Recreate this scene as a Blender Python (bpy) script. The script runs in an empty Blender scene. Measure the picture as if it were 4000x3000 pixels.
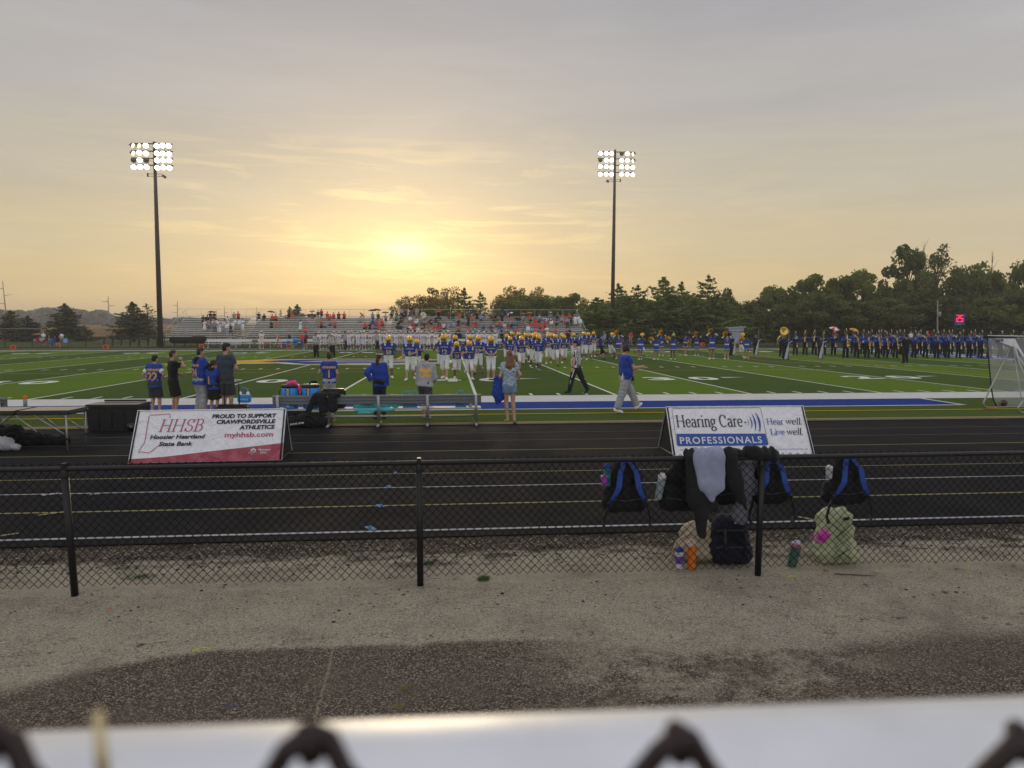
import bpy, bmesh, math, random
import numpy as np
from mathutils import Vector, Matrix, Euler
from mathutils.bvhtree import BVHTree
R = math.radians
PI = math.pi
rnd = random.Random(7)
SC = bpy.context.scene
COL = SC.collection
# ------------------------------------------------------------------ camera
FPX = 2785.0                       # focal length in pixels of the 4000 px wide photograph
CAM_H = 2.212
cam_data = bpy.data.cameras.new("camera")
cam_data.sensor_width = 36.0
cam_data.lens = 36.0 * FPX / 4000.0
cam_data.clip_start = 0.02
cam_data.clip_end = 6000
cam_data.dof.use_dof = True
cam_data.dof.focus_distance = 19.0
cam_data.dof.aperture_fstop = 6.8
cam = bpy.data.objects.new("camera", cam_data)
COL.objects.link(cam)
cam.location = (0, 0, CAM_H)
cam.rotation_euler = (R(90 - 4.496), 0, R(-4.88))
SC.camera = cam
CAMR = cam.rotation_euler.to_matrix()
# ------------------------------------------------------------------ world
SUN_AZ, SUN_EL = R(-4.4), R(6.7)   # azimuth measured from +Y towards +X
SUN_DIR = Vector((math.sin(SUN_AZ) * math.cos(SUN_EL), math.cos(SUN_AZ) * math.cos(SUN_EL), math.sin(SUN_EL)))
world = bpy.data.worlds.new("World")
SC.world = world
world.use_nodes = True
def build_world():
 nt = world.node_tree
 N, L = nt.nodes, nt.links
 N.clear()
 out = N.new("ShaderNodeOutputWorld")
 sky = N.new("ShaderNodeTexSky")
 sky.sky_type = 'NISHITA'
 sky.sun_disc = False
 sky.sun_elevation = SUN_EL
 sky.sun_rotation = SUN_AZ
 sky.dust_density = 3.0
 bg0 = N.new("ShaderNodeBackground")
 bg0.inputs[1].default_value = 0.006
 L.new(sky.outputs[0], bg0.inputs[0])
 tc = N.new("ShaderNodeTexCoord")
 nrm = N.new("ShaderNodeVectorMath"); nrm.operation = 'NORMALIZE'
 L.new(tc.outputs['Generated'], nrm.inputs[0])
 sep = N.new("ShaderNodeSeparateXYZ")
 L.new(nrm.outputs[0], sep.inputs[0])
 def math_(op, a, b=None, c=None, clamp=False):
  m = N.new("ShaderNodeMath"); m.operation = op; m.use_clamp = clamp
  for i, v in enumerate((a, b, c)):
   if v is None: continue
   if isinstance(v, (int, float)): m.inputs[i].default_value = v
   else: L.new(v, m.inputs[i])
  return m.outputs[0]
 def ramp(fac, stops, interp='EASE'):
  r = N.new("ShaderNodeValToRGB")
  r.color_ramp.interpolation = interp
  el = r.color_ramp.elements
  while len(el) > 1: el.remove(el[0])
  el[0].position = stops[0][0]; el[0].color = (*stops[0][1], 1)
  for p, c in stops[1:]:
   e = el.new(p); e.color = (*c, 1)
  L.new(fac, r.inputs[0])
  return r.outputs[0]
 def mix(f, a, b, mode='MIX'):
  m = N.new("ShaderNodeMix"); m.data_type = 'RGBA'; m.blend_type = mode
  for sock, v in ((m.inputs[0], f), (m.inputs[6], a), (m.inputs[7], b)):
   if isinstance(v, (int, float)): sock.default_value = v
   elif isinstance(v, tuple): sock.default_value = (*v, 1)
   else: L.new(v, sock)
  return m.outputs[2]
 z = sep.outputs[2]
 # azimuth weight: 1 towards the sun side, 0 behind
 dot = N.new("ShaderNodeVectorMath"); dot.operation = 'DOT_PRODUCT'
 L.new(nrm.outputs[0], dot.inputs[0]); dot.inputs[1].default_value = SUN_DIR
 d = dot.outputs['Value']
 zz = math_('MAXIMUM', z, 0.0)
 front = ramp(zz, [(0.0, (.60, .43, .20)), (0.05, (.60, .46, .245)), (0.11, (.52, .435, .28)), (0.19, (.44, .40, .32)),
       (0.29, (.385, .37, .36)), (0.41, (.33, .325, .345)), (1.0, (.50, .50, .54))])
 back = ramp(zz, [(0.0, (.60, .59, .60)), (0.3, (.60, .60, .63)), (1.0, (.50, .50, .54))])  # unseen sky behind and overhead, brightened past the sky ahead to lift near surfaces
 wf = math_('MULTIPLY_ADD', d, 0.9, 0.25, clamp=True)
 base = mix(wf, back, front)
 # drifting cloud bands: noise on a stretched direction
 mp = N.new("ShaderNodeMapping"); mp.vector_type = 'POINT'
 mp.inputs['Scale'].default_value = (1.3, 1.3, 9.0)
 mp.inputs['Rotation'].default_value = (0, R(4), 0)
 L.new(nrm.outputs[0], mp.inputs[0])
 n1 = N.new("ShaderNodeTexNoise"); n1.inputs['Scale'].default_value = 2.2; n1.inputs['Detail'].default_value = 9
 n1.inputs['Roughness'].default_value = 0.62; n1.inputs['Distortion'].default_value = 0.5
 L.new(mp.outputs[0], n1.inputs[0])
 mp2 = N.new("ShaderNodeMapping"); mp2.inputs['Scale'].default_value = (2.2, 2.2, 24.0)
 mp2.inputs['Rotation'].default_value = (0, R(-5), 0)
 L.new(nrm.outputs[0], mp2.inputs[0])
 n2 = N.new("ShaderNodeTexNoise"); n2.inputs['Scale'].default_value = 2.6; n2.inputs['Detail'].default_value = 11
 n2.inputs['Roughness'].default_value = 0.66; n2.inputs['Distortion'].default_value = 0.9
 L.new(mp2.outputs[0], n2.inputs[0])
 # broad bands change the brightness a little
 b1 = math_('MULTIPLY_ADD', n1.outputs[0], 0.30, 0.85)
 col = mix(1.0, base, N_rgb(N, L, b1), 'MULTIPLY')
 # thin streaks lit from below, stronger towards the sun, only low in the sky
 s2 = ramp(n2.outputs[0], [(0.50, (0, 0, 0)), (0.62, (1, 1, 1))], 'LINEAR')
 low = ramp(zz, [(0.0, (.75, .75, .75)), (0.16, (1, 1, 1)), (0.30, (.06, .06, .06)), (1, (0, 0, 0))])
 sunw = ramp(d, [(0.70, (.03, .03, .03)), (0.93, (.18, .18, .18)), (0.985, (.75, .75, .75)), (1, (1, 1, 1))])
 f2 = math_('MULTIPLY', s2, math_('MULTIPLY', low, sunw))
 col = mix(math_('MULTIPLY', f2, 0.33), col, (1.05, .80, .36))
 # darker thin cloud strips
 s3 = ramp(n2.outputs[0], [(0.36, (1, 1, 1)), (0.45, (0, 0, 0))], 'LINEAR')
 f3 = math_('MULTIPLY', s3, math_('MULTIPLY', low, 0.24))
 col = mix(f3, col, (.52, .44, .32))
 # glow where the sun stands behind the cloud, broken up by the cloud
 df = N.new("ShaderNodeVectorMath"); df.operation = 'SUBTRACT'
 L.new(nrm.outputs[0], df.inputs[0]); df.inputs[1].default_value = SUN_DIR + Vector((.015, 0, -.008))
 ds = N.new("ShaderNodeVectorMath"); ds.operation = 'MULTIPLY'
 L.new(df.outputs[0], ds.inputs[0]); ds.inputs[1].default_value = (1, 1, 2.4)
 dl = N.new("ShaderNodeVectorMath"); dl.operation = 'LENGTH'
 L.new(ds.outputs[0], dl.inputs[0])
 gs = lambda w: math_('EXPONENT', math_('MULTIPLY', math_('POWER', math_('DIVIDE', dl.outputs['Value'], w), 2.0), -1.0))
 g1, g2, g3 = gs(.30), gs(.115), gs(.036)
 br = ramp(n2.outputs[0], [(0.30, (.35, .35, .35)), (0.55, (1, 1, 1))], 'LINEAR')
 g1 = math_('MULTIPLY', g1, 0.09)
 g2 = math_('MULTIPLY', math_('MULTIPLY', g2, br), 0.28)
 g3 = math_('MULTIPLY', math_('MULTIPLY', g3, br), 0.62)
 lit = mix(1.0, N_scale(N, L, (1.0, .62, .12), g1), N_scale(N, L, (1.0, .72, .16), g2), 'ADD')
 lit = mix(1.0, lit, N_scale(N, L, (1.0, .85, .45), g3), 'ADD')
 col = mix(1.0, col, lit, 'ADD')
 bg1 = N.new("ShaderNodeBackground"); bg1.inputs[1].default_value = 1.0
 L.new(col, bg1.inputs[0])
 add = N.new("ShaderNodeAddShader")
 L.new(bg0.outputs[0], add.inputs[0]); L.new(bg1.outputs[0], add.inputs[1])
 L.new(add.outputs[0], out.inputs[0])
def N_rgb(N, L, v):
 c = N.new("ShaderNodeCombineColor")
 for i in range(3): L.new(v, c.inputs[i])
 return c.outputs[0]
def N_scale(N, L, col, v):
 m = N.new("ShaderNodeVectorMath"); m.operation = 'SCALE'
 m.inputs[0].default_value = col
 L.new(v, m.inputs['Scale'])
 return m.outputs[0]
build_world()
sun_data = bpy.data.lights.new("sun", 'SUN')
sun_data.energy = 0.7
sun_data.angle = R(14)
sun_data.color = (1.0, .80, .50)
sun = bpy.data.objects.new("sun", sun_data)
COL.objects.link(sun)
sun.rotation_euler = SUN_DIR.to_track_quat('Z', 'Y').to_euler()
SC.view_settings.view_transform = 'Standard'
SC.view_settings.look = 'None'
SC.view_settings.exposure = 0.2
SC.view_settings.gamma = 1.0
SC.view_settings.use_curve_mapping = False
SC.render.engine = 'CYCLES'
SC.cycles.max_bounces = 5
SC.cycles.diffuse_bounces = 2
SC.cycles.glossy_bounces = 3
SC.cycles.transparent_max_bounces = 12
SC.cycles.use_denoising = True
# ------------------------------------------------------------------ placing things
def ray(px, py):
 return CAMR @ Vector(((px - 2000) / FPX, -(py - 1500) / FPX, -1.0))
def G(px, py, z=0.0):
 """point of the ground seen at a place of the photograph"""
 d = ray(px, py)
 t = (z - CAM_H) / d.z
 return Vector((d.x * t, d.y * t, z))
def at(px, py, Y):
 """point on the upright plane at distance Y"""
 d = ray(px, py)
 t = Y / d.y
 return Vector((d.x * t, Y, CAM_H + d.z * t))
# ------------------------------------------------------------------ materials
MATS = {}
def srgb(r, g, b):
 f = lambda c: (c / 255) / 12.92 if c / 255 <= 0.04045 else ((c / 255 + 0.055) / 1.055) ** 2.4
 return (f(r), f(g), f(b))
def M(name, col=(.5, .5, .5), rough=.7, metal=0.0, var=0.0, scale=20.0, bump=0.0, bscale=60.0, spec=.4, emit=None, estr=0.0, coat=0.0, sheen=0.0):
 if name in MATS: return MATS[name]
 m = bpy.data.materials.new(name)
 m.use_nodes = True
 nt = m.node_tree; N, L = nt.nodes, nt.links
 p = N["Principled BSDF"]
 p.inputs['Base Color'].default_value = (*col, 1)
 p.inputs['Roughness'].default_value = rough
 p.inputs['Metallic'].default_value = metal
 p.inputs['Specular IOR Level'].default_value = spec
 if coat: p.inputs['Coat Weight'].default_value = coat
 if sheen: p.inputs['Sheen Weight'].default_value = sheen
 if emit:
  p.inputs['Emission Color'].default_value = (*emit, 1)
  p.inputs['Emission Strength'].default_value = estr
  m.cycles.emission_sampling = 'NONE'
 if var or bump:
  tc = N.new("ShaderNodeTexCoord")
  if var:
   n = N.new("ShaderNodeTexNoise"); n.inputs['Scale'].default_value = scale; n.inputs['Detail'].default_value = 5
   L.new(tc.outputs['Object'], n.inputs[0])
   r = N.new("ShaderNodeMapRange")
   r.inputs[1].default_value = .3; r.inputs[2].default_value = .7
   r.inputs[3].default_value = 1 - var; r.inputs[4].default_value = 1 + var
   L.new(n.outputs[0], r.inputs[0])
   v = N.new("ShaderNodeVectorMath"); v.operation = 'SCALE'; v.inputs[0].default_value = col
   L.new(r.outputs[0], v.inputs['Scale'])
   L.new(v.outputs[0], p.inputs['Base Color'])
  if bump:
   n = N.new("ShaderNodeTexNoise"); n.inputs['Scale'].default_value = bscale; n.inputs['Detail'].default_value = 4
   L.new(tc.outputs['Object'], n.inputs[0])
   b = N.new("ShaderNodeBump"); b.inputs['Strength'].default_value = bump; b.inputs['Distance'].default_value = .02
   L.new(n.outputs[0], b.inputs['Height']); L.new(b.outputs[0], p.inputs['Normal'])
 MATS[name] = m
 return m
# ------------------------------------------------------------------ objects
def tag(o, label=None, cat=None, group=None, kind=None):
 if label: o['label'] = label
 if cat: o['category'] = cat
 if group: o['group'] = group
 if kind: o['kind'] = kind
 return o
def root(name, loc, rz=0.0, label=None, cat=None, group=None, rot=None, scale=None):
 o = bpy.data.objects.new(name, None)
 o.empty_display_size = .2
 COL.objects.link(o)
 o.location = loc
 o.rotation_euler = rot if rot else (0, 0, rz)
 if scale: o.scale = (scale,) * 3 if isinstance(scale, (int, float)) else scale
 return tag(o, label, cat, group)
def link(name, me, parent=None, loc=None, rot=None, scale=None, mats=None):
 o = bpy.data.objects.new(name, me)
 COL.objects.link(o)
 if parent is not None: o.parent = parent
 if loc is not None: o.location = loc
 if rot is not None: o.rotation_euler = rot
 if scale is not None: o.scale = (scale,) * 3 if isinstance(scale, (int, float)) else scale
 if mats:
  for i, m in enumerate(mats):
   if i < len(o.material_slots):
    o.material_slots[i].link = 'OBJECT'
    o.material_slots[i].material = m
 return o
class MB:
 """collects simple shapes and links them as one mesh object"""
 def __init__(s):
  s.v = []; s.f = []; s.m = []; s.mi = 0; s.sm = []; s.smooth = False
 def add(s, vs, fs):
  o = len(s.v)
  s.v.extend([tuple(v) for v in vs])
  for f in fs:
   s.f.append(tuple(i + o for i in f)); s.m.append(s.mi); s.sm.append(s.smooth)
  return s
 def box(s, c, size, rot=None, taper=1.0):
  x, y, z = [k / 2 for k in size]
  vs = [(-x, -y, -z), (x, -y, -z), (x, y, -z), (-x, y, -z), (-x * taper, -y * taper, z), (x * taper, -y * taper, z), (x * taper, y * taper, z), (-x * taper, y * taper, z)]
  if rot is not None:
   E = Euler(rot).to_matrix(); vs = [E @ Vector(v) for v in vs]
  vs = [(v[0] + c[0], v[1] + c[1], v[2] + c[2]) for v in vs]
  return s.add(vs, [(3, 2, 1, 0), (4, 5, 6, 7), (0, 1, 5, 4), (1, 2, 6, 5), (2, 3, 7, 6), (3, 0, 4, 7)])
 def rbox(s, c, size, b=.02, rot=None):
  """box with cut corners and edges (bevelled)"""
  bm = bmesh.new()
  bmesh.ops.create_cube(bm, size=1)
  bmesh.ops.scale(bm, vec=size, verts=bm.verts)
  bmesh.ops.bevel(bm, geom=bm.edges[:] , offset=b, segments=2, affect='EDGES')
  if rot is not None: bmesh.ops.rotate(bm, matrix=Euler(rot).to_matrix(), verts=bm.verts)
  bmesh.ops.translate(bm, vec=c, verts=bm.verts)
  bm.verts.index_update()
  s.add([v.co[:] for v in bm.verts], [tuple(v.index for v in f.verts) for f in bm.faces])
  bm.free()
  return s
 def tube(s, pts, r, n=6, cap=True):
  pts = [Vector(p) for p in pts]
  rs = r if isinstance(r, (list, tuple)) else [r] * len(pts)
  rings = []
  up = Vector((0, 0, 1))
  prev = None
  for i, p in enumerate(pts):
   t = (pts[min(i + 1, len(pts) - 1)] - pts[max(i - 1, 0)]).normalized()
   if prev is None:
    a = t.orthogonal().normalized()
   else:
    a = (prev - t * prev.dot(t))
    a = a.normalized() if a.length > 1e-6 else t.orthogonal().normalized()
   prev = a
   b = t.cross(a)
   rings.append([p + (a * math.cos(2 * PI * k / n) + b * math.sin(2 * PI * k / n)) * rs[i] for k in range(n)])
  vs = [q for ring in rings for q in ring]
  fs = []
  for i in range(len(pts) - 1):
   for k in range(n):
    k2 = (k + 1) % n
    fs.append((i * n + k, i * n + k2, (i + 1) * n + k2, (i + 1) * n + k))
  if cap:
   fs.append(tuple(range(n))[::-1]); fs.append(tuple((len(pts) - 1) * n + k for k in range(n)))
  old = s.smooth; s.smooth = n > 5
  s.add(vs, fs)
  s.smooth = old
  return s
 def lathe(s, prof, c=(0, 0, 0), n=16, mat=None, a0=0, a1=2 * PI):
  """profile [(r,z)] turned round z"""
  full = abs(a1 - a0 - 2 * PI) < 1e-6
  k_n = n if full else n + 1
  vs = []
  for r, z in prof:
   for k in range(k_n):
    a = a0 + (a1 - a0) * k / n
    vs.append(Vector((r * math.cos(a), r * math.sin(a), z)))
  if mat is not None: vs = [mat @ v for v in vs]
  vs = [v + Vector(c) for v in vs]
  fs = []
  for i in range(len(prof) - 1):
   for k in range(n):
    k2 = (k + 1) % k_n
    fs.append((i * k_n + k, i * k_n + k2, (i + 1) * k_n + k2, (i + 1) * k_n + k))
  old = s.smooth; s.smooth = True
  s.add(vs, fs)
  s.smooth = old
  return s
 def ball(s, c, r, n=8, m=6):
  rx, ry, rz = r if isinstance(r, (tuple, list)) else (r, r, r)
  prof = [(math.sin(PI * i / m), -math.cos(PI * i / m)) for i in range(m + 1)]
  return s.lathe(prof, c, n, Matrix.Diagonal((rx, ry, rz)))
 def prism(s, outline, z0, z1):
  """outline [(x,y)] counter-clockwise, extruded in z"""
  n = len(outline)
  vs = [(x, y, z0) for x, y in outline] + [(x, y, z1) for x, y in outline]
  fs = [tuple(range(n))[::-1], tuple(range(n, 2 * n))] + [(i, (i + 1) % n, n + (i + 1) % n, n + i) for i in range(n)]
  return s.add(vs, fs)
 def quad(s, a, b, c, d):
  return s.add([a, b, c, d], [(0, 1, 2, 3)])
 def mesh(s, name, mats=()):
  me = bpy.data.meshes.new(name)
  me.from_pydata(s.v, [], s.f)
  for m in mats: me.materials.append(m)
  if any(s.m): me.polygons.foreach_set("material_index", s.m)
  me.polygons.foreach_set("use_smooth", s.sm)
  me.update()
  return me
 def build(s, name, mats, parent=None, loc=None, rot=None):
  if not isinstance(mats, (list, tuple)): mats = [mats]
  return link(name, s.mesh(name, mats), parent, loc, rot)
def copy_tree(o, parent=None):
 c = o.copy()
 COL.objects.link(c)
 if parent is not None: c.parent = parent
 for ch in list(o.children):
  copy_tree(ch, c)
 return c
ORD = ['first', 'second', 'third', 'fourth', 'fifth', 'sixth', 'seventh', 'eighth', 'ninth', 'tenth', 'eleventh', 'twelfth', 'thirteenth', 'fourteenth', 'fifteenth', 'sixteenth',
   'seventeenth', 'eighteenth', 'nineteenth', 'twentieth', 'twenty-first', 'twenty-second', 'twenty-third', 'twenty-fourth', 'twenty-fifth', 'twenty-sixth', 'twenty-seventh',
   'twenty-eighth', 'twenty-ninth', 'thirtieth', 'thirty-first', 'thirty-second', 'thirty-third', 'thirty-fourth', 'thirty-fifth', 'thirty-sixth', 'thirty-seventh', 'thirty-eighth']
# ------------------------------------------------------------------ flat lettering
FONT_MESH = {}
def text_mesh(s, size=1.0, bold=0.0, shear=0.0, align='CENTER', spacing=1.0, xs=1.0, extrude=0.0, mat=None, lines=1.0):
 key = (s, size, bold, shear, align, spacing, xs, extrude, mat.name if mat else '')
 if key in FONT_MESH: return FONT_MESH[key]
 c = bpy.data.curves.new("lettering", 'FONT')
 c.body = s; c.size = size; c.offset = bold; c.shear = shear; c.align_x = align; c.align_y = 'BOTTOM_BASELINE'
 c.space_character = spacing; c.extrude = extrude; c.resolution_u = 3; c.space_line = lines
 o = bpy.data.objects.new("lettering", c)
 COL.objects.link(o)
 dg = bpy.context.evaluated_depsgraph_get()
 me = bpy.data.meshes.new_from_object(o.evaluated_get(dg))
 bpy.data.objects.remove(o)
 bpy.data.curves.remove(c)
 me.name = "lettering"
 if xs != 1.0:
  for v in me.vertices: v.co.x *= xs
 me.materials.clear()
 if mat: me.materials.append(mat)
 FONT_MESH[key] = me
 return me
# serif letters drawn with a pen whose width depends on the stroke's direction
def _arc(cx, cy, rx, ry, a0, a1, n=14):
 return [(cx + rx * math.cos(R(a0 + (a1 - a0) * i / n)), cy + ry * math.sin(R(a0 + (a1 - a0) * i / n))) for i in range(n + 1)]
def _ser(x, y, w=.11):
 return ('s', x, y, w)
GLYPHS = {
 'H': (.78, [[(.14, 0), (.14, .7)], [(.62, 0), (.62, .7)], [(.14, .36), (.62, .36)], _ser(.14, 0), _ser(.14, .7), _ser(.62, 0), _ser(.62, .7)]),
 'C': (.68, [_arc(.36, .35, .28, .35, 50, 310), [(.56, .48), (.56, .66)]]),
 'L': (.60, [[(.14, 0), (.14, .7)], [(.14, .02), (.52, .02)], [(.52, 0), (.54, .2)], _ser(.14, .7), _ser(.14, 0)]),
 'S': (.56, [_arc(.28, .52, .18, .17, 40, 270)[:], _arc(.28, .18, .19, .17, 90, -140), [(.46, .5), (.46, .68)], [(.08, .03), (.08, .2)]]),
 'B': (.62, [[(.14, 0), (.14, .7)], [(.14, .69), (.3, .69)] + _arc(.3, .53, .17, .16, 90, -90) + [(.14, .37)], [(.3, .37)] + _arc(.32, .19, .2, .18, 90, -90) + [(.14, .01)], _ser(.12, 0), _ser(.12, .7)]),
 'e': (.46, [[(.06, .25), (.40, .25)] + _arc(.23, .24, .17, .23, 8, 320)]),
 'a': (.46, [_arc(.2, .34, .13, .13, 160, 0) + [(.34, .3), (.34, .05), (.42, .0)], _arc(.2, .13, .14, .13, 60, 360)[:]]),
 'r': (.36, [[(.12, 0), (.12, .46)], _arc(.26, .34, .13, .12, 170, 50), _ser(.12, 0), _ser(.09, .46, .05)]),
 'i': (.26, [[(.13, 0), (.13, .46)], _ser(.13, 0), _ser(.10, .46, .05), [(.13, .60), (.13, .68)]]),
 'n': (.52, [[(.12, 0), (.12, .46)], _arc(.26, .33, .14, .13, 160, 0) + [(.4, 0)], _ser(.12, 0), _ser(.4, 0), _ser(.09, .46, .05)]),
 'g': (.46, [_arc(.2, .31, .14, .15, 0, 360, 20), _arc(.22, -.1, .18, .11, 0, 360, 20), [(.12, .18), (.08, .08), (.16, .02), (.34, .0)], [(.32, .40), (.44, .46)]]),
 'w': (.72, [[(.08, .46), (.22, .02), (.36, .46)], [(.36, .46), (.5, .02), (.64, .46)], _ser(.08, .46, .07), _ser(.64, .46, .07)]),
 'l': (.26, [[(.13, 0), (.13, .74)], _ser(.13, 0), _ser(.10, .74, .05)]),
 'v': (.46, [[(.06, .46), (.22, .02), (.38, .46)], _ser(.06, .46, .07), _ser(.38, .46, .07)]),
 '.': (.22, [[(.1, .0), (.1, .08)]]),
 ' ': (.26, []),
}
def serif_text(s, size=1.0, xs=1.0, shear=0.0, thick=.105, thin=.04, mat=None, spacing=1.0):
 mb = MB()
 x0 = 0.0
 for ch in s:
  w, strokes = GLYPHS[ch]
  for si, st in enumerate(strokes):
   z_k = si * .0005
   if isinstance(st, tuple) and st[0] == 's':
    _, x, y, hw = st
    yy = y + (.015 if y < .1 else -.015)
    mb.add([(x0 + x - hw, yy - .017, z_k), (x0 + x + hw, yy - .017, z_k), (x0 + x + hw, yy + .017, z_k), (x0 + x - hw, yy + .017, z_k)], [(0, 1, 2, 3)])
    continue
   n = len(st)
   vs = []
   for i, (x, y) in enumerate(st):
    a = st[max(i - 1, 0)]; b = st[min(i + 1, n - 1)]
    dx, dy = b[0] - a[0], b[1] - a[1]
    l = math.hypot(dx, dy) or 1
    dx /= l; dy /= l
    ang = abs(dy)
    wdt = (thin + (thick - thin) * ang ** 1.2) / 2
    vs += [(x0 + x - dy * wdt, y + dx * wdt, z_k), (x0 + x + dy * wdt, y - dx * wdt, z_k)]
   mb.add(vs, [(2 * i, 2 * i + 1, 2 * i + 3, 2 * i + 2) for i in range(n - 1)])
  x0 += w * spacing
 mb.v = [((x + y * shear) * size * xs, y * size, z) for x, y, z in mb.v]
 return mb, x0 * size * xs
# ================================================================== the setting
class NT:
 """short notation for material nodes"""
 def __init__(s, name):
  s.m = bpy.data.materials.new(name); s.m.use_nodes = True
  s.nt = s.m.node_tree; s.N = s.nt.nodes; s.L = s.nt.links
  s.p = s.N["Principled BSDF"]
  s.tc = s.N.new("ShaderNodeTexCoord")
  s.co = s.tc.outputs['Object']
  MATS[name] = s.m
 def put(s, sock, v):
  if v is None: return
  if isinstance(v, (int, float)): sock.default_value = v
  elif isinstance(v, tuple): sock.default_value = (*v, 1) if len(sock.default_value) == 4 and len(v) == 3 else v
  else: s.L.new(v, sock)
 def math(s, op, a, b=None, c=None, clamp=False):
  n = s.N.new("ShaderNodeMath"); n.operation = op; n.use_clamp = clamp
  for i, v in enumerate((a, b, c)): s.put(n.inputs[i], v)
  return n.outputs[0]
 def noise(s, scale, detail=3, rough=.5, dist=0.0, co=None, sc=None):
  n = s.N.new("ShaderNodeTexNoise")
  n.inputs['Scale'].default_value = scale; n.inputs['Detail'].default_value = detail
  n.inputs['Roughness'].default_value = rough; n.inputs['Distortion'].default_value = dist
  c = co or s.co
  if sc:
   mp = s.N.new("ShaderNodeMapping"); mp.inputs['Scale'].default_value = sc
   s.L.new(c, mp.inputs[0]); c = mp.outputs[0]
  s.L.new(c, n.inputs[0])
  return n.outputs[0]
 def vor(s, scale, feature='F1', out='Distance', co=None, rand=1.0):
  n = s.N.new("ShaderNodeTexVoronoi"); n.feature = feature
  n.inputs['Scale'].default_value = scale; n.inputs['Randomness'].default_value = rand
  s.L.new(co or s.co, n.inputs[0])
  return n.outputs[out]
 def sep(s, co=None):
  n = s.N.new("ShaderNodeSeparateXYZ"); s.L.new(co or s.co, n.inputs[0]); return n.outputs
 def step(s, v, a, b, lo=0.0, hi=1.0):
  n = s.N.new("ShaderNodeMapRange"); n.interpolation_type = 'SMOOTHSTEP'
  s.put(n.inputs[0], v)
  for i, x in enumerate((a, b, lo, hi)): s.put(n.inputs[i + 1], x)
  return n.outputs[0]
 def mix(s, f, a, b, mode='MIX'):
  n = s.N.new("ShaderNodeMix"); n.data_type = 'RGBA'; n.blend_type = mode
  s.put(n.inputs[0], f); s.put(n.inputs[6], a); s.put(n.inputs[7], b)
  return n.outputs[2]
 def ramp(s, f, stops):
  r = s.N.new("ShaderNodeValToRGB"); el = r.color_ramp.elements
  while len(el) > 1: el.remove(el[0])
  el[0].position = stops[0][0]; el[0].color = (*stops[0][1], 1)
  for p, c in stops[1:]:
   e = el.new(p); e.color = (*c, 1)
  s.L.new(f, r.inputs[0]); return r.outputs[0]
 def out(s, col=None, rough=None, bump=None, dist=.02, strength=.5, spec=None, normal=None):
  if col is not None: s.put(s.p.inputs['Base Color'], col)
  if rough is not None: s.put(s.p.inputs['Roughness'], rough)
  if spec is not None: s.put(s.p.inputs['Specular IOR Level'], spec)
  if bump is not None:
   b = s.N.new("ShaderNodeBump"); b.inputs['Distance'].default_value = dist; b.inputs['Strength'].default_value = strength
   s.L.new(bump, b.inputs['Height']); s.L.new(b.outputs[0], s.p.inputs['Normal'])
  return s.m
def sheet(name, x0, x1, y0, y1, z, mat, kind='structure', nx=1, ny=1):
 mb = MB()
 for i in range(nx):
  for j in range(ny):
   a, b = x0 + (x1 - x0) * i / nx, x0 + (x1 - x0) * (i + 1) / nx
   c, d = y0 + (y1 - y0) * j / ny, y0 + (y1 - y0) * (j + 1) / ny
   mb.quad((a, c, z), (b, c, z), (b, d, z), (a, d, z))
 o = mb.build(name, mat)
 o['kind'] = kind
 return o
NEAR_SIDE, FAR_SIDE = 22.9, 71.67       # Y of the two sidelines
X50 = -8.35
YD = .9144
FIVE = 5 * YD
TRACK_IN, TRACK_OUT = 16.25, 7.45
FAR_TURF, FAR_TRACK = 78.3, 87.3
# --- lawn that runs to the horizon
t = NT("lawn_grass")
c = t.ramp(t.noise(.05, 6, .6), [(.35, (.035, .055, .014)), (.6, (.06, .085, .022))])
c = t.mix(t.step(t.noise(1.2, 5, .6), .45, .7), c, (.085, .095, .035))
t.out(c, .95, t.noise(9, 4), .05, .6, spec=.1)
sheet("ground", -3000, 3000, -60, 5000, -.03, t.m)
# --- gravel and old asphalt between the spectators and the track
t = NT("gravel_ground")
xyz = t.sep()
X, Y = xyz[0], xyz[1]
big = t.noise(.55, 5, .6)
med = t.noise(3.2, 6, .62)
fine = t.noise(60, 5, .75)
tiny = t.noise(150, 2, .5)
v1 = t.vor(105, out='Color')
v1s = t.sep(v1)[0]
v1d = t.vor(105)
base = t.ramp(fine, [(.30, (.03, .028, .022)), (.43, (.20, .185, .14)), (.55, (.42, .395, .30)), (.72, (.66, .63, .49))])
base = t.mix(.55, base, t.ramp(v1s, [(0, (.05, .045, .04)), (.25, (.24, .22, .18)), (.7, (.42, .39, .31)), (1, (.62, .58, .48))]))
base = t.mix(t.step(med, .35, .7, .0, .35), base, (.46, .44, .34))
base = t.mix(t.step(t.noise(85, 3, .8), .57, .64, 0, .75), base, (.045, .042, .035))
base = t.mix(t.step(t.noise(17, 5, .75), .585, .66, 0, .8), base, (.05, .046, .04))
base = t.mix(t.math('MULTIPLY', t.step(t.noise(4.5, 7, .8), .56, .66), t.step(t.math('ABSOLUTE', t.math('SUBTRACT', Y, 4.98)), .35, .05)), base, (.035, .033, .03))
base = t.mix(t.step(t.noise(1.1, 4, .6), .5, .7, 0, .35), base, (.13, .12, .10))
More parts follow.
